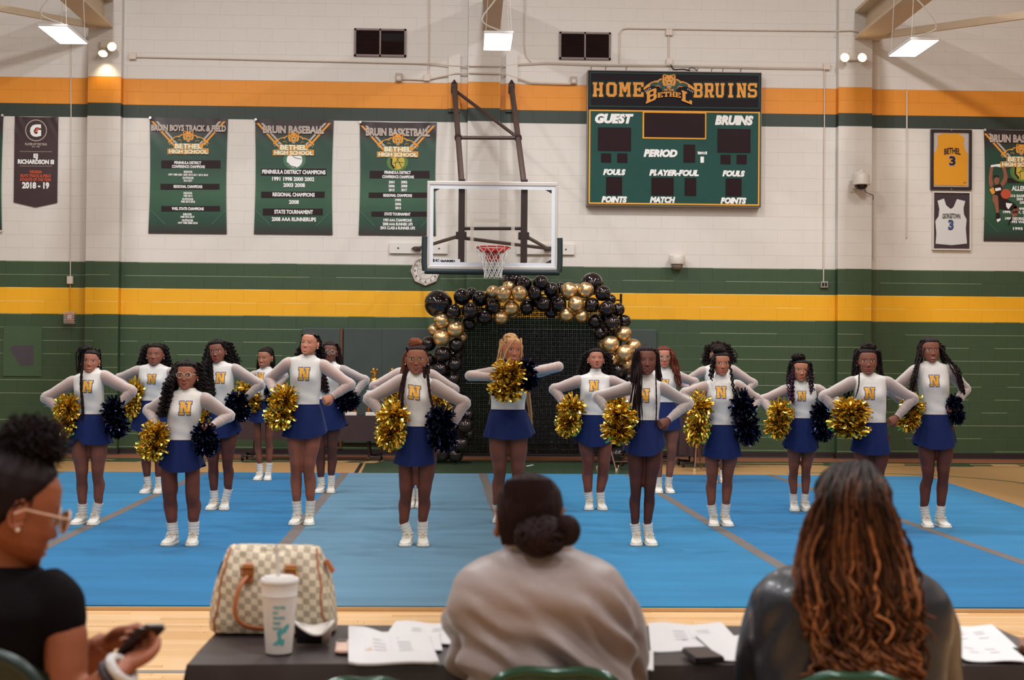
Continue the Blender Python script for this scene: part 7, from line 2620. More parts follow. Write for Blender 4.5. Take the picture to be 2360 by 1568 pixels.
def drop_edge(edge, out, nn=10, L_=.62):
	"""cloth hanging from a table edge"""
	rows = []
	m_ = len(edge)
	for k in range(nn + 1):
		t = k / nn
		r_ = []
		for i, p in enumerate(edge):
			w_ = t * (.018 * math.sin(i * .75) + .012 * math.sin(i * 1.9 + 1))
			r0_ = min(t * 8, 1)
			r_.append((p[0] + out[0] * (.014 * r0_ + w_ + .03 * t), p[1] + out[1] * (.014 * r0_ + w_ + .03 * t), p[2] - L_ * t - .004 * (r0_ if k else 0)))
		rows.append(r_)
	mb.loft(rows, cap0=False, cap1=False, closed=False)

drop_edge([vv[i] for i in range(nx_ + 1)], (0, -1))
drop_edge([vv[ny_ * (nx_ + 1) + i] for i in range(nx_, -1, -1)], (0, 1))
drop_edge([vv[j * (nx_ + 1)] for j in range(ny_, -1, -1)], (-1, 0))
jc = mb.build('table_cover', tcl, smooth=True)
jc.location = (jt.location.x, jt.location.y, 0)
tag(jc, 'black plastic cloth draped over the judges table', 'tablecloth')

def tp(px, py, dz=0.0):
	return ground(px, py, TZ + .003 + dz)

paper = pbr('paper_white', (212, 210, 211), .7, var=.02)
pline = pbr('paper_print', (176, 172, 174), .7, var=0)

def sheet(corners, label, lift=0.0, curl=.006, lines=4, group='papers on the judges table', stack=1):
	"""a sheet or thin stack, given by its four corners in the photo (far-left, far-right, near-right, near-left)"""
	c = [tp(*q, lift) for q in corners]
	ctr = sum(c, Vector()) / 4
	t = thing('paper_sheet', label, 'paper', (ctr.x, ctr.y, 0), group=group)
	n = 10
	m_ = MB()
	grid = []
	for j in range(n + 1):
		for i in range(n + 1):
			u, v = i / n, j / n
			p = c[0].lerp(c[1], u).lerp(c[3].lerp(c[2], u), v)
			z = TZ + .004 + lift + curl * (math.sin(u * 4 + 1) ** 2) * (1 - v) ** 2 + .002 * math.sin(u * 7 + v * 3) + curl * .7 * max(0, abs(u - .5) * 2 - .8) * 2
			grid.append((p.x - ctr.x, p.y - ctr.y, z))
	ff = [(j * (n + 1) + i, (j + 1) * (n + 1) + i, (j + 1) * (n + 1) + i + 1, j * (n + 1) + i + 1) for j in range(n) for i in range(n)]
	m_.add(grid, ff)
	under = [(x, y, z - .0018 * stack) for x, y, z in grid]
	m_.add(under, [f[::-1] for f in ff])
	per = [i for i in range(n + 1)] + [(j + 1) * (n + 1) - 1 for j in range(1, n + 1)] + [n * (n + 1) + i for i in range(n - 1, -1, -1)] + [j * (n + 1) for j in range(n - 1, 0, -1)]
	k = len(grid)
	m_.f += [(per[i], per[(i + 1) % len(per)], per[(i + 1) % len(per)] + k, per[i] + k) for i in range(len(per))]
	m_.m += [0] * len(per)
	m_.build('sheet', paper, t, smooth=False)
	if lines:
		l_ = MB()
		for k in range(lines):
			v = .3 + .5 * k / max(lines, 1)
			for i in range(2, n - 2):
				a, b = grid[int(v * n) * (n + 1) + i], grid[int(v * n) * (n + 1) + i + 1]
				l_.add([(a[0], a[1] - .004, a[2] + .0012), (b[0] - .01 * (i % 3), b[1] - .004, b[2] + .0012), (b[0] - .01 * (i % 3), b[1] + .001, b[2] + .0012), (a[0], a[1] + .001, a[2] + .0012)], [(0, 1, 2, 3)])
		l_.build('printed_lines', pline, t, kind='stuff')
	return t

sheet([(912, 1436), (1060, 1438), (1062, 1487), (880, 1482)], 'white paper at the far table edge left of the grey jacket', 0, .004, 3)
sheet([(803, 1452), (985, 1470), (1012, 1527), (803, 1529)], 'stack of white forms in front of the pink phone', .006, .010, 4, stack=3)
sheet([(870, 1464), (1010, 1466), (1020, 1500), (878, 1498)], 'white paper sticking out behind the stack of forms', .003, .006, 2)
sheet([(1494, 1440), (1662, 1440), (1712, 1490), (1500, 1504)], 'white papers between grey jacket and dark jacket', 0, .004, 4, stack=2)
sheet([(1600, 1466), (1735, 1466), (1760, 1524), (1662, 1522)], 'white paper half under the black folder', .003, .004, 0)
sheet([(2150, 1443), (2286, 1445), (2346, 1494), (2160, 1492)], 'far white paper right of the dark jacket', 0, .004, 3)
sheet([(2150, 1480), (2320, 1490), (2372, 1526), (2226, 1524)], 'nearer white paper right of the dark jacket', .003, .004, 2)
sheet([(1468, 1500), (1506, 1502), (1506, 1546), (1470, 1548)], 'corner of white paper by the grey sleeve', .0, .002, 0)

def slab_thing(name, corners, th, mat_, label, cat, lift=0.0, extra=None, bev=.003):
	c = [tp(*q, lift) for q in corners]
	ctr = sum(c, Vector()) / 4
	t = thing(name, label, cat, (ctr.x, ctr.y, TZ + .003 + lift))
	m_ = bmesh.new()
	vs = [m_.verts.new((q.x - ctr.x, q.y - ctr.y, z)) for z in (0, th) for q in c]
	m_.faces.new(vs[0:4])
	m_.faces.new(vs[4:8][::-1])
	for i in range(4):
		m_.faces.new((vs[i], vs[4 + i], vs[4 + (i + 1) % 4], vs[(i + 1) % 4]))
	bmesh.ops.recalc_face_normals(m_, faces=m_.faces[:])
	bmesh.ops.bevel(m_, geom=[e for e in m_.edges if abs(e.verts[0].co.z - e.verts[1].co.z) > th * .5], offset=.008, segments=4, affect='EDGES')
	bmesh.ops.bevel(m_, geom=[e for e in m_.edges if abs(e.verts[0].co.z - e.verts[1].co.z) < 1e-5], offset=bev, segments=2, affect='EDGES')
	MB().addbm(m_).build('body', mat_, t)
	if extra:
		extra(t, c, ctr, th)
	return t

def phone_back(t, c, ctr, th):
	q = [c[0].lerp(c[2], f) for f in (.12, .12)]
	p = c[0].lerp(c[2], .16) - ctr
	MB().box((p.x - .012, p.y - .012, th), (p.x + .012, p.y + .012, th + .002), bev=.001).build('camera_bump', pbr('phone_glass', (30, 26, 28), .15), t)

slab_thing('phone', [(775, 1481), (852, 1480), (862, 1508), (772, 1508)], .008, pbr('phone_pink', (226, 190, 172), .35, coat=.3), 'pale pink phone peeking out from under the forms', 'phone', 0, phone_back)

def fold_cover(t, c, ctr, th):
	m_ = MB()
	q = [(p - ctr) * .93 for p in c]
	m_.add([(p.x, p.y, th + .0006) for p in q], [(0, 3, 2, 1)])
	m_.build('cover_panel', pbr('folder_panel', (58, 46, 46), .35, var=.1), t)

slab_thing('folder', [(1569, 1505), (1626, 1503), (1672, 1528), (1604, 1532)], .014, pbr('folder_black', (34, 26, 30), .4, var=.1), 'small black folder lying on the table beside the dark jacket', 'folder', .004, fold_cover)
slab_thing('wooden_block', [(2346, 1488), (2385, 1488), (2388, 1508), (2350, 1508)], .020, pbr('brown_leather', (118, 78, 56), .6, var=.2, scale=30), 'small brown case at the right edge beside white papers', 'case', 0, None)

# handbag
c = tp(631, 1452)
bag = thing('handbag', 'cream and grey checked handbag with tan handles on the table end', 'handbag', c, (0, 0, -.03))

def checker_mat():
	m = bpy.data.materials.new('bag_check')
	m.use_nodes = True
	nt = m.node_tree
	b = nt.nodes['Principled BSDF']
	at = nt.nodes.new('ShaderNodeAttribute')
	at.attribute_name = 'Col'
	nz = nt.nodes.new('ShaderNodeTexNoise')
	nz.inputs['Scale'].default_value = 22
	nz.inputs['Detail'].default_value = 4
	tc = nt.nodes.new('ShaderNodeTexCoord')
	nt.links.new(tc.outputs['Object'], nz.inputs['Vector'])
	ck = nt.nodes.new('ShaderNodeTexChecker')
	ck.inputs['Scale'].default_value = 1.0
	ck.inputs['Color1'].default_value = lin((224, 210, 184))
	ck.inputs['Color2'].default_value = lin((176, 161, 138))
	nt.links.new(at.outputs['Vector'], ck.inputs['Vector'])
	mx = nt.nodes.new('ShaderNodeMix')
	mx.data_type = 'RGBA'
	mx.blend_type = 'MULTIPLY'
	mx.inputs[0].default_value = .5
	r2 = nt.nodes.new('ShaderNodeMapRange')
	r2.inputs['To Min'].default_value = .45
	r2.inputs['To Max'].default_value = 1.4
	nt.links.new(nz.outputs['Fac'], r2.inputs['Value'])
	nt.links.new(ck.outputs['Color'], mx.inputs[6])
	nt.links.new(r2.outputs[0], mx.inputs[7])
	nt.links.new(mx.outputs[2], b.inputs['Base Color'])
	b.inputs['Roughness'].default_value = .5
	return m

SB = depth_of(c) / FPX
prof = [(0, .990, .55), (.02, 1.0, .92), (.12, 1.005, 1.0), (.3, .985, 1.0), (.5, .945, .93), (.68, .885, .80), (.82, .815, .62), (.92, .765, .42), (.97, .735, .26), (1.0, .70, .10)]
hw_, hh_, hd_ = 145 * SB, 193 * SB, .085
rings, cols = [], []
for i in range(len(prof) * 4 - 3):
	k, f = divmod(i, 4)
	a = np.array(prof[k]) * (1 - f / 4) + np.array(prof[min(k + 1, len(prof) - 1)]) * (f / 4)
	v_, w_, d_ = a
	rg_, per_ = [], 0
	n = 72
	for j in range(n):
		q = 2 * math.pi * j / n
		cx, sx = math.cos(q), math.sin(q)
		x = hw_ * w_ * math.copysign(abs(cx) ** .42, cx)
		y = hd_ * d_ * math.copysign(abs(sx) ** .75, sx)
		z = v_ * hh_
		if v_ > .85:
			z -= .018 * math.exp(-(x / .05) ** 2) * (v_ - .85) / .15 - .006 * math.exp(-((abs(x) - .075) / .03) ** 2)
		y += .004 * math.sin(x * 60 + z * 30) * (v_ < .9)
		rg_.append((x, y, z))
		ss = .0172
		cols.append(((x + (y if abs(x) > hw_ * w_ * .93 else 0)) / ss + 40.5 + z * 3, (z * 1.05 + x * .12) / ss + 40.3, .5 if y < 0 else 1.5))
	rings.append(rg_)
m_ = MB().loft(rings)
m_.c = cols
m_.build('bag_body', checker_mat(), bag, smooth=True)
tan_l = pbr('tan_leather', (178, 104, 62), .45, var=.15, scale=30)
brass = pbr('brass', (222, 176, 92), .25, metal=1)
for sx in (-1, 1):
	pts = []
	for r_ in rings[1:-2:2]:
		# the piping follows the body where the end panel meets the front
		best = min(r_, key=lambda p: abs(p[0] - sx * (hw_ * .86 * (1 - .22 * (p[2] / hh_) ** 1.6))) + (10 if p[1] > 0 else 0))
		pts.append((best[0], best[1] - .002, best[2]))
	MB().tube(pts, .0028, 6).build('piping', tan_l, bag, smooth=True)
MB().tube(catmull([(-hw_ * .66, 0, hh_ * 1.0), (-.03, -.004, hh_ - .016), (.03, -.004, hh_ - .016), (hw_ * .66, 0, hh_)], 5), .004, 6).build('zip', brass, bag, smooth=True)
for sx, px, py in ((-1, 581, 1310), (1, 678, 1312)):
	lx, lz = (px - 631) * SB, (1452 - py) * SB
	yy = -hd_ * .78
	t_ = MB().box((lx - .014, yy - .016, lz - .030), (lx + .014, yy + .006, lz + .022), bev=.005).build('handle_tab', tan_l, bag)
	bk_ = MB()
	for dz in (-.008, .012):
		bk_.tube([(lx - .017, yy - .018, lz + dz), (lx + .017, yy - .018, lz + dz)], .0024, 6)
	for dx in (-.016, .016):
		bk_.tube([(lx + dx, yy - .018, lz - .010), (lx + dx, yy - .018, lz + .014)], .0024, 6)
	bk_.build('buckle', brass, t_)
lf = lambda px, py, y: ((px - 631) * SB, y, (1452 - py) * SB)
MB().tube(catmull([lf(581, 1318, -.085), lf(569, 1338, -.105), lf(560, 1375, -.115), lf(561, 1402, -.115), lf(575, 1421, -.115), lf(597, 1429, -.115), lf(630, 1431, -.115), lf(665, 1420, -.115), lf(688, 1390, -.115), lf(690, 1350, -.11), lf(680, 1318, -.088)], 5), .0075, 8, flat=.6).build('handle', tan_l, bag, smooth=True)
MB().tube(catmull([lf(581, 1330, .07), lf(570, 1360, .10), lf(580, 1420, .11), lf(630, 1431, .11), lf(680, 1420, .11), lf(690, 1360, .10), lf(680, 1330, .07)], 5), .0075, 8, flat=.6).build('handle', tan_l, bag, smooth=True)
MB().loft([[lf(748, 1290, -.03), lf(756, 1286, -.03), lf(773, 1312, -.035), lf(766, 1318, -.035)], [lf(748, 1290, -.01), lf(756, 1286, -.01), lf(773, 1312, -.012), lf(766, 1318, -.012)]]).build('end_tab', tan_l, bag)
MB().loft([[lf(513, 1294, -.03), lf(519, 1290, -.03), lf(510, 1316, -.035), lf(505, 1322, -.035)], [lf(513, 1294, -.01), lf(519, 1290, -.01), lf(510, 1316, -.012), lf(505, 1322, -.012)]]).build('end_tab', pbr('dark_leather', (86, 40, 40), .5), bag)

# foam cup with lid and straw
c = tp(643, 1503)
sc_ = depth_of(c) / FPX
cup = thing('drink_cup', 'white foam cup with straw and teal print, in front of the bag', 'cup', c)
foamc = pbr('foam_white', (232, 226, 222), .55, var=.03, scale=60)
H_ = 163 * sc_
rb_, rt_ = 30 * sc_, 43 * sc_
MB().lathe([(rb_ * .9, .004), (rb_, 0), (rb_ + (rt_ - rb_) * .78, H_ * .80), (rb_ + (rt_ - rb_) * .80 + .0012, H_ * .805), (rb_ + (rt_ - rb_) * .82, H_ * .815), (rt_ * .985, H_ * .97), (rt_, H_)], 40).build('cup_body', foamc, cup, smooth=True)
MB().lathe([(rt_ * 1.0, H_ - .003), (rt_ * 1.035, H_ - .002), (rt_ * 1.035, H_ + .005), (rt_ * .97, H_ + .008), (rt_ * .85, H_ + .007), (rt_ * .80, H_ + .012), (.0, H_ + .012)], 40).build('lid', pbr('lid_white', (240, 236, 234), .3, var=.02, alpha=.85), cup, smooth=True)
st0 = Vector((-.001, 0, H_ * .9))
MB().tube([st0, Vector(((634 - 643) * sc_, 0, (1503 - 1256) * sc_))], .0048, 10).build('straw', pbr('straw_clear', (234, 228, 226), .3, alpha=.8), cup, smooth=True)
teal = pbr('cup_teal', (88, 184, 190), .5, var=.05)

def oncup(u, v, lift=.0008):
	"""print coordinates in picture pixels from the cup's centre line and its foot"""
	z = v * sc_
	r_ = rb_ + (rt_ - rb_) * z / H_ + lift
	th_ = u * sc_ / r_
	return (r_ * math.sin(th_), -r_ * math.cos(th_), z)

for k, wd in enumerate(("YOU'RE", 'ON', 'TROPIC', 'TIME', 'NOW')):
	tv, tf = text_geo(wd, .05, 0)
	hpx = 6.2
	m_ = MB()
	v0_ = 1503 - (1398 + k * 12.0)
	m_.add([oncup(-11 + a * hpx * .98, v0_ + b * hpx) for a, b in tv], tf)
	m_.build('lettering', teal, cup)
for blob in ([(670, 1433), (672, 1440), (665, 1452), (655, 1456), (652, 1450), (658, 1440)], [(644, 1448), (652, 1444), (656, 1452), (650, 1462), (642, 1458)], [(634, 1478), (648, 1466), (652, 1474), (643, 1482), (633, 1482)], [(650, 1470), (660, 1468), (659, 1478), (655, 1484), (648, 1480)], [(643, 1460), (650, 1460), (655, 1472), (646, 1474)]):
	m_ = MB()
	pts = [oncup(a - 643, 1503 - b_) for a, b_ in blob]
	m_.add(pts, [tuple(range(len(pts)))])
	m_.build('leaf_print', teal, cup)

# juice bottle
c = tp(709, 1458)
sc_ = depth_of(c) / FPX
bt = thing('juice_bottle', 'small clear juice bottle with black cap behind the foam cup', 'bottle', c)
plast = glass('bottle_plastic', .05, (.93, .92, .88))
MB().lathe([(.0, .0), (23 * sc_, .002), (24 * sc_, .008), (24 * sc_, 55 * sc_), (22 * sc_, 64 * sc_), (15 * sc_, 74 * sc_), (14 * sc_, 80 * sc_)], 28, cap1=False).build('bottle_body', plast, bt, smooth=True)
MB().lathe([(.0, .004), (21 * sc_, .005), (22 * sc_, .01), (22 * sc_, 22 * sc_), (.0, 22 * sc_)], 24).build('juice', pbr('juice_yellow', (226, 214, 110), .3, var=.02), bt, smooth=True)
MB().lathe([(16 * sc_, 78 * sc_), (16.5 * sc_, 80 * sc_), (16.5 * sc_, 91 * sc_), (15.5 * sc_, 93 * sc_), (.0, 93 * sc_)], 28).build('bottle_cap', pbr('cap_black', (34, 24, 30), .45), bt)
# white paper tray
d0_ = depth_of(tp(725, 1480))
ty = thing('paper_tray', 'white rimmed paper food tray with dark side, right of the foam cup', 'tray', tp(725, 1484))
o_ = ty.location

def pt_(px, py, dd):
	return P(px, py, dd) - o_

rim_f = catmull([pt_(678, 1434, d0_ - .05), pt_(700, 1452, d0_ - .055), pt_(722, 1463, d0_ - .06), pt_(742, 1461, d0_ - .055), pt_(758, 1445, d0_ - .05), pt_(768, 1432, d0_ - .04)], 5)
rim_b = catmull([pt_(678, 1434, d0_ - .03), pt_(700, 1440, d0_ + .05), pt_(722, 1444, d0_ + .07), pt_(742, 1440, d0_ + .07), pt_(758, 1436, d0_ + .05), pt_(768, 1431, d0_ - .02)], 5)
bot_f = catmull([pt_(684, 1484, d0_ - .03), pt_(700, 1486, d0_ - .03), pt_(722, 1488, d0_ - .03), pt_(742, 1488, d0_ - .03), pt_(756, 1486, d0_ - .02), pt_(762, 1470, d0_ - .02)], 5)
for l_ in (bot_f,):
	for p in l_:
		p.z = max(p.z, .001)
nn = len(rim_f)
m_ = MB()
for a, b, mi in ((bot_f, rim_f, 1),):
	for i in range(nn - 1):
		k = 1 if i < nn * .55 else 2
		m_.add([a[i], a[i + 1], b[i + 1], b[i]], [(0, 1, 2, 3)], k)
for i in range(nn - 1):
	m_.add([bot_f[i], bot_f[i + 1], rim_b[i + 1], rim_b[i]], [(3, 2, 1, 0)], 0)
m_.build('tray_body', [pbr('tray_white', (226, 220, 214), .6), pbr('tray_dark', (30, 20, 24), .5), pbr('tray_grey', (170, 156, 148), .6)], ty)
MB().tube(rim_f, .0042, 8).build('rim', pbr('tray_rim', (236, 232, 228), .45), ty, smooth=True)
MB().tube(rim_b, .003, 8).build('rim', pbr('tray_rim', (236, 232, 228), .45), ty, smooth=True)

# ------------------------------------------------------------------ green metal folding chairs of the judges
cg_ = pbr('chair_green', (20, 70, 50), .22, metal=.35, var=.08, coat=.5)
cg_d = pbr('chair_green_dark', (24, 44, 42), .35, metal=.2, var=.1)

def judge_chair(pxl, pxr, ytop, d, label, mat_=None, h_=None):
	mat_ = mat_ or cg_
	a, b = P(pxl, ytop, d), P(pxr, ytop, d)
	cx, zt, wd = (a.x + b.x) / 2, a.z, (b.x - a.x) / 2
	t = thing('folding_chair', label, 'chair', (cx, a.y, 0), (0, 0, -_yaw), 'green folding chairs of the judges')
	r_ = .012
	zt -= r_
	MB().tube(catmull([(-wd - .01, .30, .42), (-wd - .01, .06, zt - .22), (-wd - .005, .01, zt - .10), (-wd + .03, 0, zt - .028), (-wd + .085, 0, zt), (0, -.006, zt), (wd - .085, 0, zt), (wd - .03, 0, zt - .028), (wd + .005, .01, zt - .10), (wd + .01, .06, zt - .22), (wd + .01, .30, .42)], 6), r_, 12).build('frame', mat_, t, smooth=True)
	m_ = MB()
	rows = []
	for k in range(7):
		f = k / 6
		z = lerp(zt - .015, zt - .20, f)
		y = .012 + .05 * f
		rows.append([(x * wd * .97, y - .018 * (1 - (x) ** 2) + .012, z - (.02 * max(0, abs(x) - .75) / .25 if k == 0 else 0)) for x in [-1 + i / 6 for i in range(13)]])
	m_.loft(rows, cap0=False, cap1=False, closed=False)
	m_.loft([[(x, y + .005, z) for x, y, z in r_] for r_ in rows[::-1]], cap0=False, cap1=False, closed=False)
	m_.build('back_panel', mat_, t, smooth=True)
	MB().box((-wd - .0, .08, .425), (wd, .46, .447), bev=.012).build('seat', mat_, t)
	for sx in (-1, 1):
		MB().tube([(sx * (wd + .012), .30, .43), (sx * (wd + .012), .50, .012)], .011, 8).build('front_leg', mat_, t)
		MB().tube([(sx * (wd - .015), .36, .43), (sx * (wd - .015), .02, .012)], .011, 8).build('rear_leg', mat_, t)
	return t

judge_chair(1102, 1458, 1537, 2.98, 'green metal folding chair behind the grey jacket')
judge_chair(1800, 2134, 1548, 2.66, 'green metal folding chair behind the woman with long curls')
judge_chair(690, 985, 1561, 2.95, 'empty green metal folding chair in front of the foam cup')
judge_chair(-260, 104, 1494, 2.36, 'dark green folding chair behind the woman with the phone', cg_d)

# ------------------------------------------------------------------ the judges

def seated(cx, d, label):
	c = P(cx, 1300, d)
	pr = Person.__new__(Person)
	pr.G = Vector((c.x, c.y, 0))
	pr.root = thing('person', label, 'person', pr.G, (0, 0, -_yaw))
	pr.depth = d
	return pr

def garment(pr, rows, sleeves, vox, foldf, amp):
	"""torso rows given as (picture y, left x, right x, half depth, y shift); sleeves as (points, radii) in person space"""
	mb = MB()
	rings = []
	n = 40
	for py, xl, xr, b, ys in rows:
		a0, a1 = pr.L(xl, py, ys), pr.L(xr, py, ys)
		cx, a, z = (a0.x + a1.x) / 2, (a1.x - a0.x) / 2, (a0.z + a1.z) / 2
		rings.append([(cx + a * math.copysign(abs(math.cos(q)) ** .8, math.cos(q)), ys + b * math.copysign(abs(math.sin(q)) ** .85, math.sin(q)), z) for q in [2 * math.pi * k / n for k in range(n)]])
	mb.loft(rings[::-1])
	for pts, rad in sleeves:
		mb.tube(catmull(pts, 6), resample_r(rad, 6), 20)
	v, f = remesh(mb, vox, 8, .5)
	fa = np.array([q for q in f if len(q) == 4])
	e1, e2 = v[fa[:, 2]] - v[fa[:, 0]], v[fa[:, 3]] - v[fa[:, 1]]
	fn = np.cross(e1, e2)
	N = np.zeros_like(v)
	for k in range(4):
		np.add.at(N, fa[:, k], fn)
	N /= np.linalg.norm(N, axis=1, keepdims=True) + 1e-9
	h = foldf(v)
	v = v + N * (h * amp)[:, None]
	return v.tolist(), f

def ridged(v, ang, freq, warp, seed, stretch=.35):
	"""long soft creases running along a direction"""
	ca, sa = math.cos(ang), math.sin(ang)
	u = v[:, 0] * ca + v[:, 2] * sa
	w_ = -v[:, 0] * sa + v[:, 2] * ca + .3 * v[:, 1]
	ph = seed + w_ * freq + warp * np.sin(u * freq * stretch + seed * 3) + .6 * np.sin(u * freq * .17 + w_ * freq * .5 + seed)
	s_ = np.sin(ph)
	return np.sign(s_) * np.abs(s_) ** 1.3 * (.55 + .45 * np.sin(u * freq * .21 + seed * 5 + w_ * 7))

def trousers(pr, mat_, hipz, dx=.10, fwd=.42):
	m_ = MB()
	for sx in (-1, 1):
		m_.tube(catmull([(sx * dx, .06, hipz + .06), (sx * (dx + .02), .06 + fwd * .5, hipz + .07), (sx * (dx + .03), .06 + fwd, hipz + .04), (sx * (dx + .03), .10 + fwd, .25), (sx * (dx + .03), .08 + fwd, .09)], 5), resample_r([.10, .085, .066, .055, .045], 5), 12)
	m_.loft([[(.18 * math.cos(q), .05 + .13 * math.sin(q), z) for q in [2 * math.pi * k / 20 for k in range(20)]] for z in (hipz - .02, hipz + .12, hipz + .25)])
	m_.build('trousers', mat_, pr.root, smooth=True)
	for sx in (-1, 1):
		sh = obj('shoe', SHOE_UP, pr.root)
		sh.location = (sx * (dx + .03), .09 + fwd, 0)
		sh.rotation_euler = (0, 0, math.pi)
		obj('sole', SHOE_SOLE, sh)

def judge_body(pr, skin, neck, arms, head_c, hh, turn, haircol, hairline=.5, cap=.008, mouth='closed', rows=1, hands=(), hla=None):
	"""one skin mesh: chest, neck, arms, hands, head; plus the hair shell"""
	core = MB()
	for pts, rad in [neck] + list(arms):
		core.tube(catmull(pts, 5), resample_r(rad, 5), 16)
	z0 = neck[0][0][2]
	core.loft([[(neck[0][0][0] + .13 * math.cos(q), neck[0][0][1] + .08 * math.sin(q), z) for q in [2 * math.pi * k / 20 for k in range(20)]] for z in (.48, .6, z0 - .06)])
	v, f = remesh(core, .0065, 4)
	body = MB()
	body.add(v.tolist(), f, 0, tuple(skin))
	for args in hands:
		place_hand(body, *args[:-1], skin, geo=args[-1])
	V, F, C, phi, t, hln, idx = head_geo(hh, skin, skin * A3((1.0, .7, .7)), skin * .25, mouth, 'half', nu=110, nv=130, hairline=hairline, capcol=tuple(haircol), wide=1.05, hla=hla)
	HM = Matrix.Translation(head_c) @ rotm(*turn)
	Rm, Tm = np.array(HM.to_3x3()), np.array(HM.translation)
	body.add((V.reshape(-1, 3) @ Rm.T + Tm).tolist(), F.tolist(), 0, [tuple(c_) for c_ in C.reshape(-1, 3)])
	kk = hh / .22
	for sd in (-1, 1):
		ear = MB()
		q = [2 * math.pi * k / 16 for k in range(16)]
		for (sc0, dx_) in ((1.0, 0),):
			ear.sphere((0, 0, 0), (.008, .017, .030), 12, 10)
			ear.tube([(sd * .007, .016 * math.sin(a), .029 * math.cos(a)) for a in np.linspace(-.3, 4.2, 14)], .0042, 6)
			ear.sphere((sd * .004, -.004, -.026), (.007, .009, .009), 8, 6)
		Re = Matrix.Rotation(sd * .35, 4, 'Z')
		ev = [HM @ ((Matrix.Translation((sd * .0745, .012, -.004)) @ Re) @ Vector(p) * kk) for p in ear.v]
		body.add(ev, ear.f, 0, tuple(skin * 1.02))
	body.build('body', SKIN, pr.root, smooth=True)
	off = np.ones((len(t), len(phi))) * cap
	if rows:
		off *= 1 + .22 * np.sin(phi * 15)[None, :]
	cv, cf = smoothcap(V, idx, t, hln, off)
	return HM, kk, (cv.reshape(-1, 3) @ Rm.T + Tm), cf

# ---- the judge in the grey jacket
m1 = seated(1250, 3.2, 'person in a taupe jacket with a low dark bun, seen from behind, centre')
L1 = m1.L
grey_j = pbr('jacket_taupe', (164, 150, 149), .42, var=.05, scale=6, bump=.12, bscale=90, sheen=.3)
rowsJ = [(1262, 1176, 1318, .062, .02), (1276, 1140, 1352, .072, .02), (1290, 1102, 1390, .090, .02), (1308, 1070, 1420, .108, .02), (1338, 1044, 1442, .124, .02), (1375, 1032, 1454, .135, .02), (1415, 1034, 1460, .14, .03), (1460, 1048, 1462, .14, .03), (1510, 1060, 1462, .14, .03), (1560, 1066, 1460, .14, .03), (1640, 1070, 1456, .145, .03), (1730, 1080, 1450, .15, .03), (1790, 1100, 1430, .14, .03)]
slJ = [([L1(1150, 1392, .02), L1(1112, 1408, .05), L1(1090, 1448, .12), L1(1092, 1500, .22), L1(1110, 1520, .33), L1(1140, 1490, .46)], [.075, .072, .070, .064, .056, .045]),
	   ([L1(1352, 1382, .02), L1(1392, 1400, .04), L1(1420, 1444, .08), L1(1434, 1505, .14), L1(1430, 1560, .20), L1(1400, 1540, .36), L1(1360, 1500, .46)], [.075, .073, .068, .064, .062, .055, .045])]
v, f = garment(m1, rowsJ, slJ, .0085, lambda v: (ridged(v, math.radians(-24), 74, .9, 1.3, .2) * .9 + .45 * ridged(v, math.radians(-40), 120, .8, 4.1, .2)) * np.clip((1.0 - v[:, 2]) / .14, .06, 1) * np.clip((v[:, 2] - .55) / .1, 0, 1), .025)
MB().add(v, f).build('jacket', grey_j, m1.root, smooth=True)
cz = L1(1245, 1270, .0)
m_ = MB()
cr = []
for (dz, r_) in ((-.014, .070), (.012, .067), (.020, .062), (.010, .058)):
	cr.append([(cz.x + (r_ * 1.12) * math.cos(q), .025 + r_ * math.sin(q), cz.z + dz + .012 * math.sin(q) * (1 if math.sin(q) > 0 else .2)) for q in [2 * math.pi * k / 40 for k in range(40)]])
m_.loft(cr, cap0=False, cap1=False)
m_.build('collar', grey_j, m1.root, smooth=True)
m_ = MB()
m_.loft([[(cz.x - .012 + r_ * math.cos(q), .03 + r_ * math.sin(q), cz.z + dz) for q in [2 * math.pi * k / 32 for k in range(32)]] for dz, r_ in ((.004, .060), (.024, .058), (.028, .054), (.014, .052))], cap0=False, cap1=False)
m_.build('shirt_collar', pbr('shirt_blue', (34, 52, 120), .6), m1.root, smooth=True)
hc = L1(1222, 1200, .02)
sk1 = c3((128, 78, 58))
w1, w2 = L1(1130, 1490, .46), L1(1370, 1500, .46)
HANDR = hand_mesh('relaxed', vox=.0035)
HM, kk, cw, cf = judge_body(m1, sk1, ([(cz.x, .03, cz.z - .10), (cz.x - .006, .03, cz.z), (hc.x, .035, hc.z - .03)], [.062, .058, .055]),
							[([L1(1150, 1396, .02), L1(1096, 1450, .12), L1(1096, 1504, .22), L1(1112, 1520, .33), w1], [.05, .045, .042, .036, .026]), ([L1(1352, 1386, .02), L1(1418, 1448, .08), L1(1430, 1510, .14), L1(1426, 1556, .20), L1(1398, 1540, .36), w2], [.05, .045, .042, .04, .034, .026])],
							hc, .208, (176, -6, 2), c3((34, 22, 24)), hairline=.56, cap=.005, rows=1,
							hands=[('relaxed', tuple(w1 + Vector((.01, .02, -.015))), (.4, .9, -.1), (0, 0, -1), -1, 1.0, HANDR), ('relaxed', tuple(w2 + Vector((-.01, .02, -.015))), (-.4, .9, -.1), (0, 0, -1), 1, 1.0, HANDR)])
hb = MB()
hcol = c3((38, 25, 27))
hb.add(cw.tolist(), cf, 0, tuple(hcol))
bc = L1(1246, 1236, -.065)
hb.sphere(tuple(bc), (.054, .044, .041), 24, 16, 0, tuple(hcol * .8))
rg = random.Random(5)
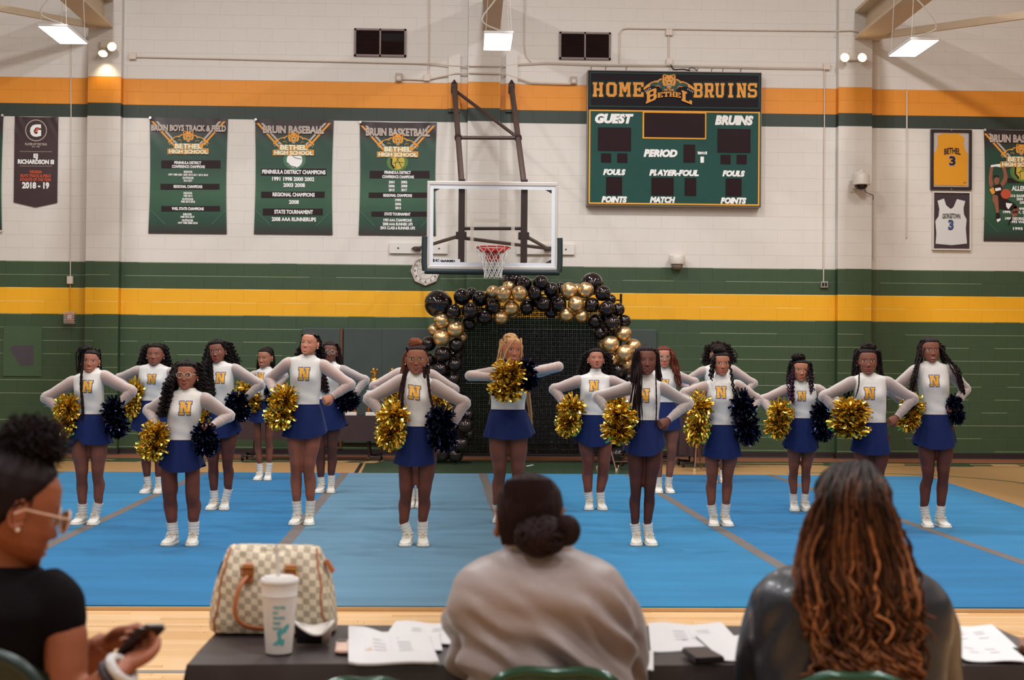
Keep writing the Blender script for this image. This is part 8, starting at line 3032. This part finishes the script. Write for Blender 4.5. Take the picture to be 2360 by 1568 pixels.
for i in range(46):
	a = rg.uniform(0, 6.28)
	q0 = Vector((rg.gauss(0, 1), rg.gauss(0, .6), rg.gauss(0, 1))).normalized()
	ax = q0.orthogonal().normalized()
	q1 = q0.cross(ax)
	pts = [bc + Vector(((ax * math.cos(a + k * .4) + q1 * math.sin(a + k * .4)).x * .056, (ax * math.cos(a + k * .4) + q1 * math.sin(a + k * .4)).y * .046, (ax * math.cos(a + k * .4) + q1 * math.sin(a + k * .4)).z * .043)) for k in range(9)]
	hb.tube(pts, .0055, 6, 0, col=tuple(hcol * rg.uniform(.6, 1.4)))
# the end of the bun flips out to the side
flip = catmull([L1(1285, 1225, -.07), L1(1306, 1205, -.075), L1(1318, 1222, -.075), L1(1312, 1240, -.07), L1(1292, 1246, -.065)], 6)
hb.tube(flip, [.014 + .006 * math.sin(math.pi * k / (len(flip) - 1)) for k in range(len(flip))], 12, 0, col=tuple(hcol * 1.1))
for k in range(22):
	th_ = -1.1 + 2.2 * k / 21
	pth_ = []
	for j in range(8):
		t_ = j / 7
		tt = .86 - 1.35 * t_
		q = HM @ (Vector((math.sin(th_) * .073 * math.cos(tt * .9), (.094 - .03 * t_ ** 2) * math.cos(th_) + .006, tt * .105)) * kk * 1.075)
		pth_.append(q)
	hb.tube(catmull(pth_, 3), .0035, 5, 0, col=tuple(hcol * 1.25))
hb.build('hair', HAIR, m1.root, smooth=True)
trousers(m1, pbr('trousers_dark', (40, 38, 44), .8), .44)

# ---- the woman with long auburn braids
m2 = seated(1960, 3.0, 'woman in a dark shiny jacket with long auburn braids, seen from behind')
L2 = m2.L
navy_j = pbr('jacket_dark_satin', (30, 38, 52), .34, var=.08, scale=6, bump=.1, bscale=80, spec=.6, coat=.15)
rowsW = [(1290, 1890, 2060, .062, .02), (1302, 1850, 2090, .075, .02), (1314, 1800, 2120, .09, .02), (1335, 1764, 2154, .108, .02), (1365, 1736, 2180, .122, .02), (1400, 1722, 2192, .132, .03), (1450, 1730, 2190, .138, .03), (1510, 1740, 2180, .14, .03), (1568, 1745, 2175, .14, .03), (1660, 1750, 2170, .145, .03), (1750, 1760, 2160, .15, .03), (1820, 1790, 2130, .14, .03)]
slW = [([L2(1846, 1394, .02), L2(1802, 1412, .04), L2(1776, 1452, .09), L2(1762, 1515, .15), L2(1762, 1575, .22), L2(1800, 1560, .38), L2(1836, 1520, .45)], [.075, .072, .068, .066, .064, .055, .045]),
	   ([L2(2072, 1388, .02), L2(2112, 1406, .04), L2(2138, 1450, .09), L2(2148, 1515, .14), L2(2150, 1575, .20), L2(2110, 1560, .36), L2(2080, 1520, .45)], [.075, .073, .068, .066, .064, .055, .045])]
v, f = garment(m2, rowsW, slW, .0085, lambda v: (ridged(v, math.radians(62), 60, 1.0, 2.2, .2) * .6 + .6 * ridged(v, math.radians(125), 66, .9, 5.3, .2) * (v[:, 0] > .0) + .5 * ridged(v, math.radians(70), 100, .8, 1.1, .2) * (v[:, 0] < 0)) * np.clip((1.0 - v[:, 2]) / .12, .06, 1) * np.clip((v[:, 2] - .5) / .1, 0, 1), .0105)
MB().add(v, f).build('jacket', navy_j, m2.root, smooth=True)
hc = L2(1962, 1186, .03)
sk2 = c3((150, 96, 70))
w1, w2 = L2(1830, 1520, .45), L2(2090, 1520, .45)
nz_ = L2(1968, 1290, 0)
HM, kk, cw, cf = judge_body(m2, sk2, ([(nz_.x, .03, nz_.z - .10), (nz_.x, .03, nz_.z), (hc.x, .035, hc.z - .03)], [.058, .052, .05]),
							[([L2(1846, 1398, .02), L2(1780, 1455, .09), L2(1766, 1518, .15), L2(1766, 1574, .22), L2(1800, 1560, .38), w1], [.05, .045, .042, .04, .034, .026]), ([L2(2072, 1392, .02), L2(2134, 1453, .09), L2(2144, 1518, .14), L2(2146, 1574, .20), L2(2110, 1560, .36), w2], [.05, .045, .042, .04, .034, .026])],
							hc, .205, (186, -8, 0), c3((20, 13, 12)), hairline=.56, cap=.010, rows=1,
							hands=[('relaxed', tuple(w1 + Vector((.01, .02, -.012))), (.4, .9, -.1), (0, 0, -1), -1, .95, HANDR), ('relaxed', tuple(w2 + Vector((-.01, .02, -.012))), (-.4, .9, -.1), (0, 0, -1), 1, .95, HANDR)])
hb = MB()
hb.add(cw.tolist(), cf, 0, tuple(c3((18, 12, 11))))
rg = random.Random(12)
dark_, mid_, tip_ = c3((26, 16, 14)), c3((80, 46, 30)), c3((168, 108, 66))
rowsH = [(1135, 1890, 2040), (1200, 1868, 2062), (1290, 1842, 2092), (1380, 1844, 2108), (1470, 1862, 2114), (1560, 1886, 2108)]
NSTR = 270
for i in range(NSTR):
	u = (i + rg.random()) / NSTR
	u = u * .5 + .5 * (u * u * (3 - 2 * u))
	lay = rg.random()
	ang = lerp(-1.55, 1.55, u)           # around the back of the head
	tt = rg.uniform(.35, .98)
	root_ = HM @ (Vector((-math.sin(ang) * .074 * math.sqrt(max(0, 1 - tt * tt * .8)), math.cos(ang) * .094 * math.sqrt(max(0.02, 1 - tt * tt * .85)) + .006, tt * .11)) * kk * 1.10)
	path = [root_]
	end = rg.uniform(4.2, 6.2) if rg.random() < .85 else rg.uniform(3.0, 4.5)
	for k, (py, xl, xr) in enumerate(rowsH):
		if k > end:
			break
		x_ = lerp(xl, xr, u) + rg.gauss(0, 5 + k * 1.5)
		bulge = math.sqrt(max(0, 1 - (2 * u - 1) ** 2))
		dd = -(.055 + .070 * bulge + (.018 if k in (1, 2) else 0)) * (1 if k < 3 else .98) - lay * .030 - (.02 if k >= 3 else 0)
		if k >= 3:
			dd = min(dd, -.135 - lay * .035 * bulge - .012)
		path.append(L2(x_, py + rg.gauss(0, 8), dd))
	if path[1].z > root_.z - .01:
		path[1].z = root_.z - .012
	pts = catmull(path, 9)
	m_ = len(pts)
	wavy = (.35 + .65 * u) * (rg.random() < .75)
	ph, am, pw = rg.random() * 6.28, rg.uniform(.002, .006) * wavy, rg.uniform(60, 100)
	out = []
	s_ = 0
	for k in range(m_):
		f_ = k / (m_ - 1)
		if k:
			s_ += (pts[k] - pts[k - 1]).length
		curl = am * f_ + (.013 * max(0, f_ - .72) / .28) * (1 if rg.random() < 2 else 0)
		out.append(pts[k] + Vector((math.cos(ph + s_ * pw) * curl, -abs(math.sin(ph + s_ * pw)) * curl * .8, math.sin(ph + s_ * pw * .9) * curl * .4)))
	br = rg.choice((.22, .4, .7, 1.0, 1.3, 1.8))
	red = rg.random() ** 1.4
	cl = []
	for k in range(m_):
		f_ = k / (m_ - 1)
		a_ = dark_ * (1 - f_) ** 1.6 + (mid_ * (1 - red) * .55 + mid_ * red) * (1 - (1 - f_) ** 1.6)
		a_ = a_ * (1 - f_ * red * .7) + tip_ * (f_ * red * .7)
		cl.append(tuple(a_ * br * (.75 + .4 * abs(math.sin(k * 1.7)))))
	rr_ = rg.uniform(.0034, .0050)
	hb.tube(out, [rr_ * (1 + .18 * math.sin(k * 2.1)) * (1 - .4 * (k / m_) ** 3) for k in range(m_)], 6, 0, cap=False, col=cl)
# loose coils at the ends
for i in range(120):
	x_, py = rg.uniform(1885, 2110), rg.uniform(1470, 1575)
	q = L2(x_, py, -.172 - rg.random() * .015)
	pts = helix([q, q + Vector((rg.gauss(0, .01), -.004, -.035)), q + Vector((rg.gauss(0, .02), -.004, -.075))], .009, .032, rg.random() * 6)
	c_ = (mid_ * rg.uniform(.7, 1.3) + tip_ * rg.uniform(0, .6))
	hb.tube(pts, .0032, 5, 0, cap=False, col=tuple(c_))
for i in range(60):                       # frizz along the right edge
	u_ = rg.random()
	py = lerp(1140, 1420, u_)
	xr_ = np.interp(py, [1135, 1200, 1290, 1380, 1470], [2040, 2062, 2092, 2108, 2114])
	q = L2(xr_ - rg.uniform(-4, 30), py, -.07 - .05 * u_)
	pts = helix([q, q + Vector((rg.gauss(.006, .008), -.004, -.03)), q + Vector((rg.gauss(.008, .012), -.004, -.07))], .008, .03, rg.random() * 6)
	hb.tube(pts, .0028, 5, 0, cap=False, col=tuple(mid_ * rg.uniform(.8, 1.7)))
for st in ([(2110, 1320), (2118, 1350), (2130, 1390), (2136, 1405)], [(2100, 1380), (2122, 1440), (2130, 1465)]):
	hb.tube(helix([L2(a, b_, -.13) for a, b_ in st], .005, .05, 1), .003, 5, 0, cap=False, col=tuple(mid_))
hb.build('hair', HAIR, m2.root, smooth=True)
trousers(m2, pbr('trousers_navy', (34, 38, 52), .8), .44)

# ---- the woman with the phone
D3 = 2.75
m3 = seated(10, D3, 'woman in black t-shirt and glasses looking at a phone, at left')
L3 = m3.L
tee = pbr('tshirt_black', (15, 11, 14), .9, spec=.1, var=.1, scale=10, bump=.15, bscale=100)
sk3 = c3((150, 88, 62))
rowsT = [(1296, -40, 66, .055, .03), (1312, -74, 92, .066, .02), (1334, -110, 116, .085, .01), (1362, -136, 140, .10, .0), (1400, -150, 150, .115, -.01), (1450, -150, 144, .12, -.01), (1510, -146, 128, .12, .0), (1580, -140, 112, .12, .01), (1700, -140, 110, .125, .03), (1800, -140, 110, .13, .05), (1850, -120, 90, .12, .05)]
slT = [([L3(92, 1365, .0), L3(126, 1392, -.02), L3(141, 1430, -.03), L3(148, 1458, -.03)], [.058, .056, .050, .048]), ([L3(-110, 1372, .0), L3(-150, 1420, .02), L3(-160, 1480, .06)], [.06, .055, .05])]
v, f = garment(m3, rowsT, slT, .0075, lambda v: (ridged(v, math.radians(30), 36, .9, 2.0) * .6 + .4 * ridged(v, math.radians(55), 60, .8, 3.3)) * np.clip((v[:, 2] - .5) / .1, 0, 1) * np.clip((1.06 - v[:, 2]) / .08, .2, 1), .006)
MB().add(v, f).build('t_shirt', tee, m3.root, smooth=True)
hc = L3(32, 1172, .0)
w_near = L3(279, 1546, -.07)
w_far = L3(246, 1482, .10)
HANDP = hand_mesh('phone', vox=.0032)
neck_b = L3(14, 1330, .03)
HM, kk, cw, cf = judge_body(m3, sk3, ([tuple(neck_b + Vector((0, 0, -.05))), tuple(neck_b), tuple(L3(30, 1250, .02)), tuple(hc + Vector((-.012, -.005, -.02)))], [.060, .054, .050, .052]),
							[([L3(110, 1385, -.01), L3(146, 1450, -.03), L3(152, 1520, -.04), L3(158, 1600, -.05), L3(172, 1640, -.06), L3(215, 1605, -.065), w_near], [.050, .043, .041, .037, .036, .036, .0255]),
							 ([L3(-120, 1385, .03), L3(-60, 1600, .12), L3(60, 1600, .18), L3(160, 1545, .14), L3(200, 1518, .12), w_far], [.05, .043, .037, .036, .034, .026])],
							hc, .205, (126, -17, -3), c3((26, 17, 19)), hairline=.8, hla=[.8, .78, .62, .34, .0, -.42, -.62], cap=.010, rows=1,
							hands=[('phone', tuple(w_near), (.25, .90, .28), (-.30, -.20, .93), 1, .88, HANDP), ('phone', tuple(w_far), (.90, .12, .28), (.25, -.5, -.8), -1, .88, HANDP)])
hb = MB()
hk = c3((28, 18, 20))
hb.add(cw.tolist(), cf, 0, tuple(hk))
rg = random.Random(3)
bc = L3(70, 1024, .02)
hb.sphere(tuple(bc), (.058, .056, .046), 24, 16, 0, tuple(hk * .8))
for i in range(1900):
	d = Vector((rg.gauss(0, 1), rg.gauss(0, 1), rg.gauss(0, 1))).normalized()
	p0 = bc + Vector((d.x * .053, d.y * .052, d.z * .041))
	L_ = rg.uniform(.008, .024)
	q = [p0]
	dd = d.copy()
	for k in range(3):
		dd = (dd + Vector((rg.gauss(0, .6), rg.gauss(0, .6), rg.gauss(0, .6)))).normalized()
		q.append(q[-1] + dd * L_ / 2.2)
	hb.tube(q, .0013, 3, 0, cap=False, col=tuple(hk * rg.uniform(.7, 1.8)))
for i in range(160):                      # brushed-up edges
	th_ = rg.uniform(1.45, 2.9) * rg.choice((-1, 1))
	tt0 = rg.uniform(.1, .6)
	pth_ = []
	for j in range(6):
		t_ = lerp(tt0, .97, j / 5)
		pth_.append(HM @ (Vector((math.sin(th_) * .074 * math.sqrt(1 - t_ * t_ * .85), -math.cos(th_) * .091 * math.sqrt(1 - t_ * t_ * .85) + .006, t_ * .115)) * kk * 1.11))
	hb.tube(catmull(pth_, 2), .0022, 4, 0, cap=False, col=tuple(hk * rg.uniform(.8, 1.5)))
hb.build('hair', HAIR, m3.root, smooth=True)
gm = pbr('glasses_amber', (214, 176, 152), .2, var=.02, coat=.3)
gl = MB()
for sd in (-1, 1):
	ring = [HM @ (Vector((sd * .0330 + .027 * math.cos(q), -.103 + .004 * abs(math.cos(q)), .000 + .0235 * math.sin(q))) * kk) for q in [2 * math.pi * k / 24 for k in range(25)]]
	gl.tube(ring, .0026, 8)
	gl.tube([HM @ (Vector((sd * .060, -.099, .009)) * kk), HM @ (Vector((sd * .078, -.075, .009)) * kk), HM @ (Vector((sd * .082, .004, .008)) * kk), HM @ (Vector((sd * .080, .022, -.006)) * kk)], .0022, 8)
gl.tube([HM @ (Vector((-.008, -.104, .004)) * kk), HM @ (Vector((0, -.108, .008)) * kk), HM @ (Vector((.008, -.104, .004)) * kk)], .0024, 8)
gf = gl.build('glasses', gm, m3.root, smooth=True)
ln = MB()
for sd in (-1, 1):
	ln.add([HM @ (Vector((sd * .0330 + .026 * math.cos(q), -.102, .0225 * math.sin(q))) * kk) for q in [2 * math.pi * k / 20 for k in range(20)]], [tuple(range(20))])
ln.build('lens', GLASS, gf)
MB().sphere(tuple(HM @ (Vector((-.084, .006, -.034)) * kk)), .0045, 10, 8).build('earring', PEARL, m3.root, smooth=True)
# bracelets on the near wrist
wd_ = (w_near - L3(215, 1605, -.065)).normalized()
for off_, r_, th_, m_, nm in ((-.018, .030, .0085, pbr('bracelet_dark', (52, 40, 48), .5, var=.3, scale=120, bump=.4, bscale=200), 'bracelet'), (.002, .029, .0095, pbr('bracelet_white', (226, 222, 220), .8, var=.15, scale=160, bump=.8, bscale=220), 'bracelet')):
	c_ = w_near + wd_ * off_
	o1 = wd_.orthogonal().normalized()
	o2 = wd_.cross(o1)
	MB().tube([c_ + (o1 * math.cos(q) + o2 * math.sin(q)) * r_ for q in [2 * math.pi * k / 24 for k in range(25)]], th_, 10, cap=False).build(nm, m_, m3.root, smooth=True)
trousers(m3, pbr('trousers_black', (30, 28, 34), .8), .44)
# the phone itself
ctr = P(306, 1496, 2.755)
ux = (RIGHT * .45 + FWD * .88 + Vector((0, 0, -.15))).normalized()
uy = RIGHT * .68 + FWD * -.23 + Vector((0, 0, .71))
uy = (uy - ux * uy.dot(ux)).normalized()
uz = ux.cross(uy)
ph = thing('phone', 'dark phone held in both hands by the woman in glasses', 'phone', ctr)
ph.rotation_euler = Matrix((ux, uy, uz)).transposed().to_euler()
bm_ = bmesh.new()
bmesh.ops.create_cube(bm_, size=1)
for q in bm_.verts:
	q.co = Vector((q.co.x * .070, q.co.y * .142, q.co.z * .009))
bmesh.ops.bevel(bm_, geom=[e_ for e_ in bm_.edges if abs(e_.verts[0].co.z - e_.verts[1].co.z) > .005], offset=.010, segments=5, affect='EDGES')
bmesh.ops.bevel(bm_, geom=[e_ for e_ in bm_.edges if abs(e_.verts[0].co.z - e_.verts[1].co.z) < .001], offset=.0025, segments=2, affect='EDGES')
MB().addbm(bm_).build('phone_body', pbr('phone_dark', (48, 40, 42), .3, coat=.4), ph)
MB().box((-.0315, -.067, .0043), (.0315, .067, .0052), bev=.0004).build('screen', pbr('phone_screen', (58, 44, 44), .12, var=.05), ph)
MB().box((.0345, .02, -.002), (.0365, .045, .002), bev=.0005).build('side_button', pbr('phone_dark', (48, 40, 42), .3), ph)
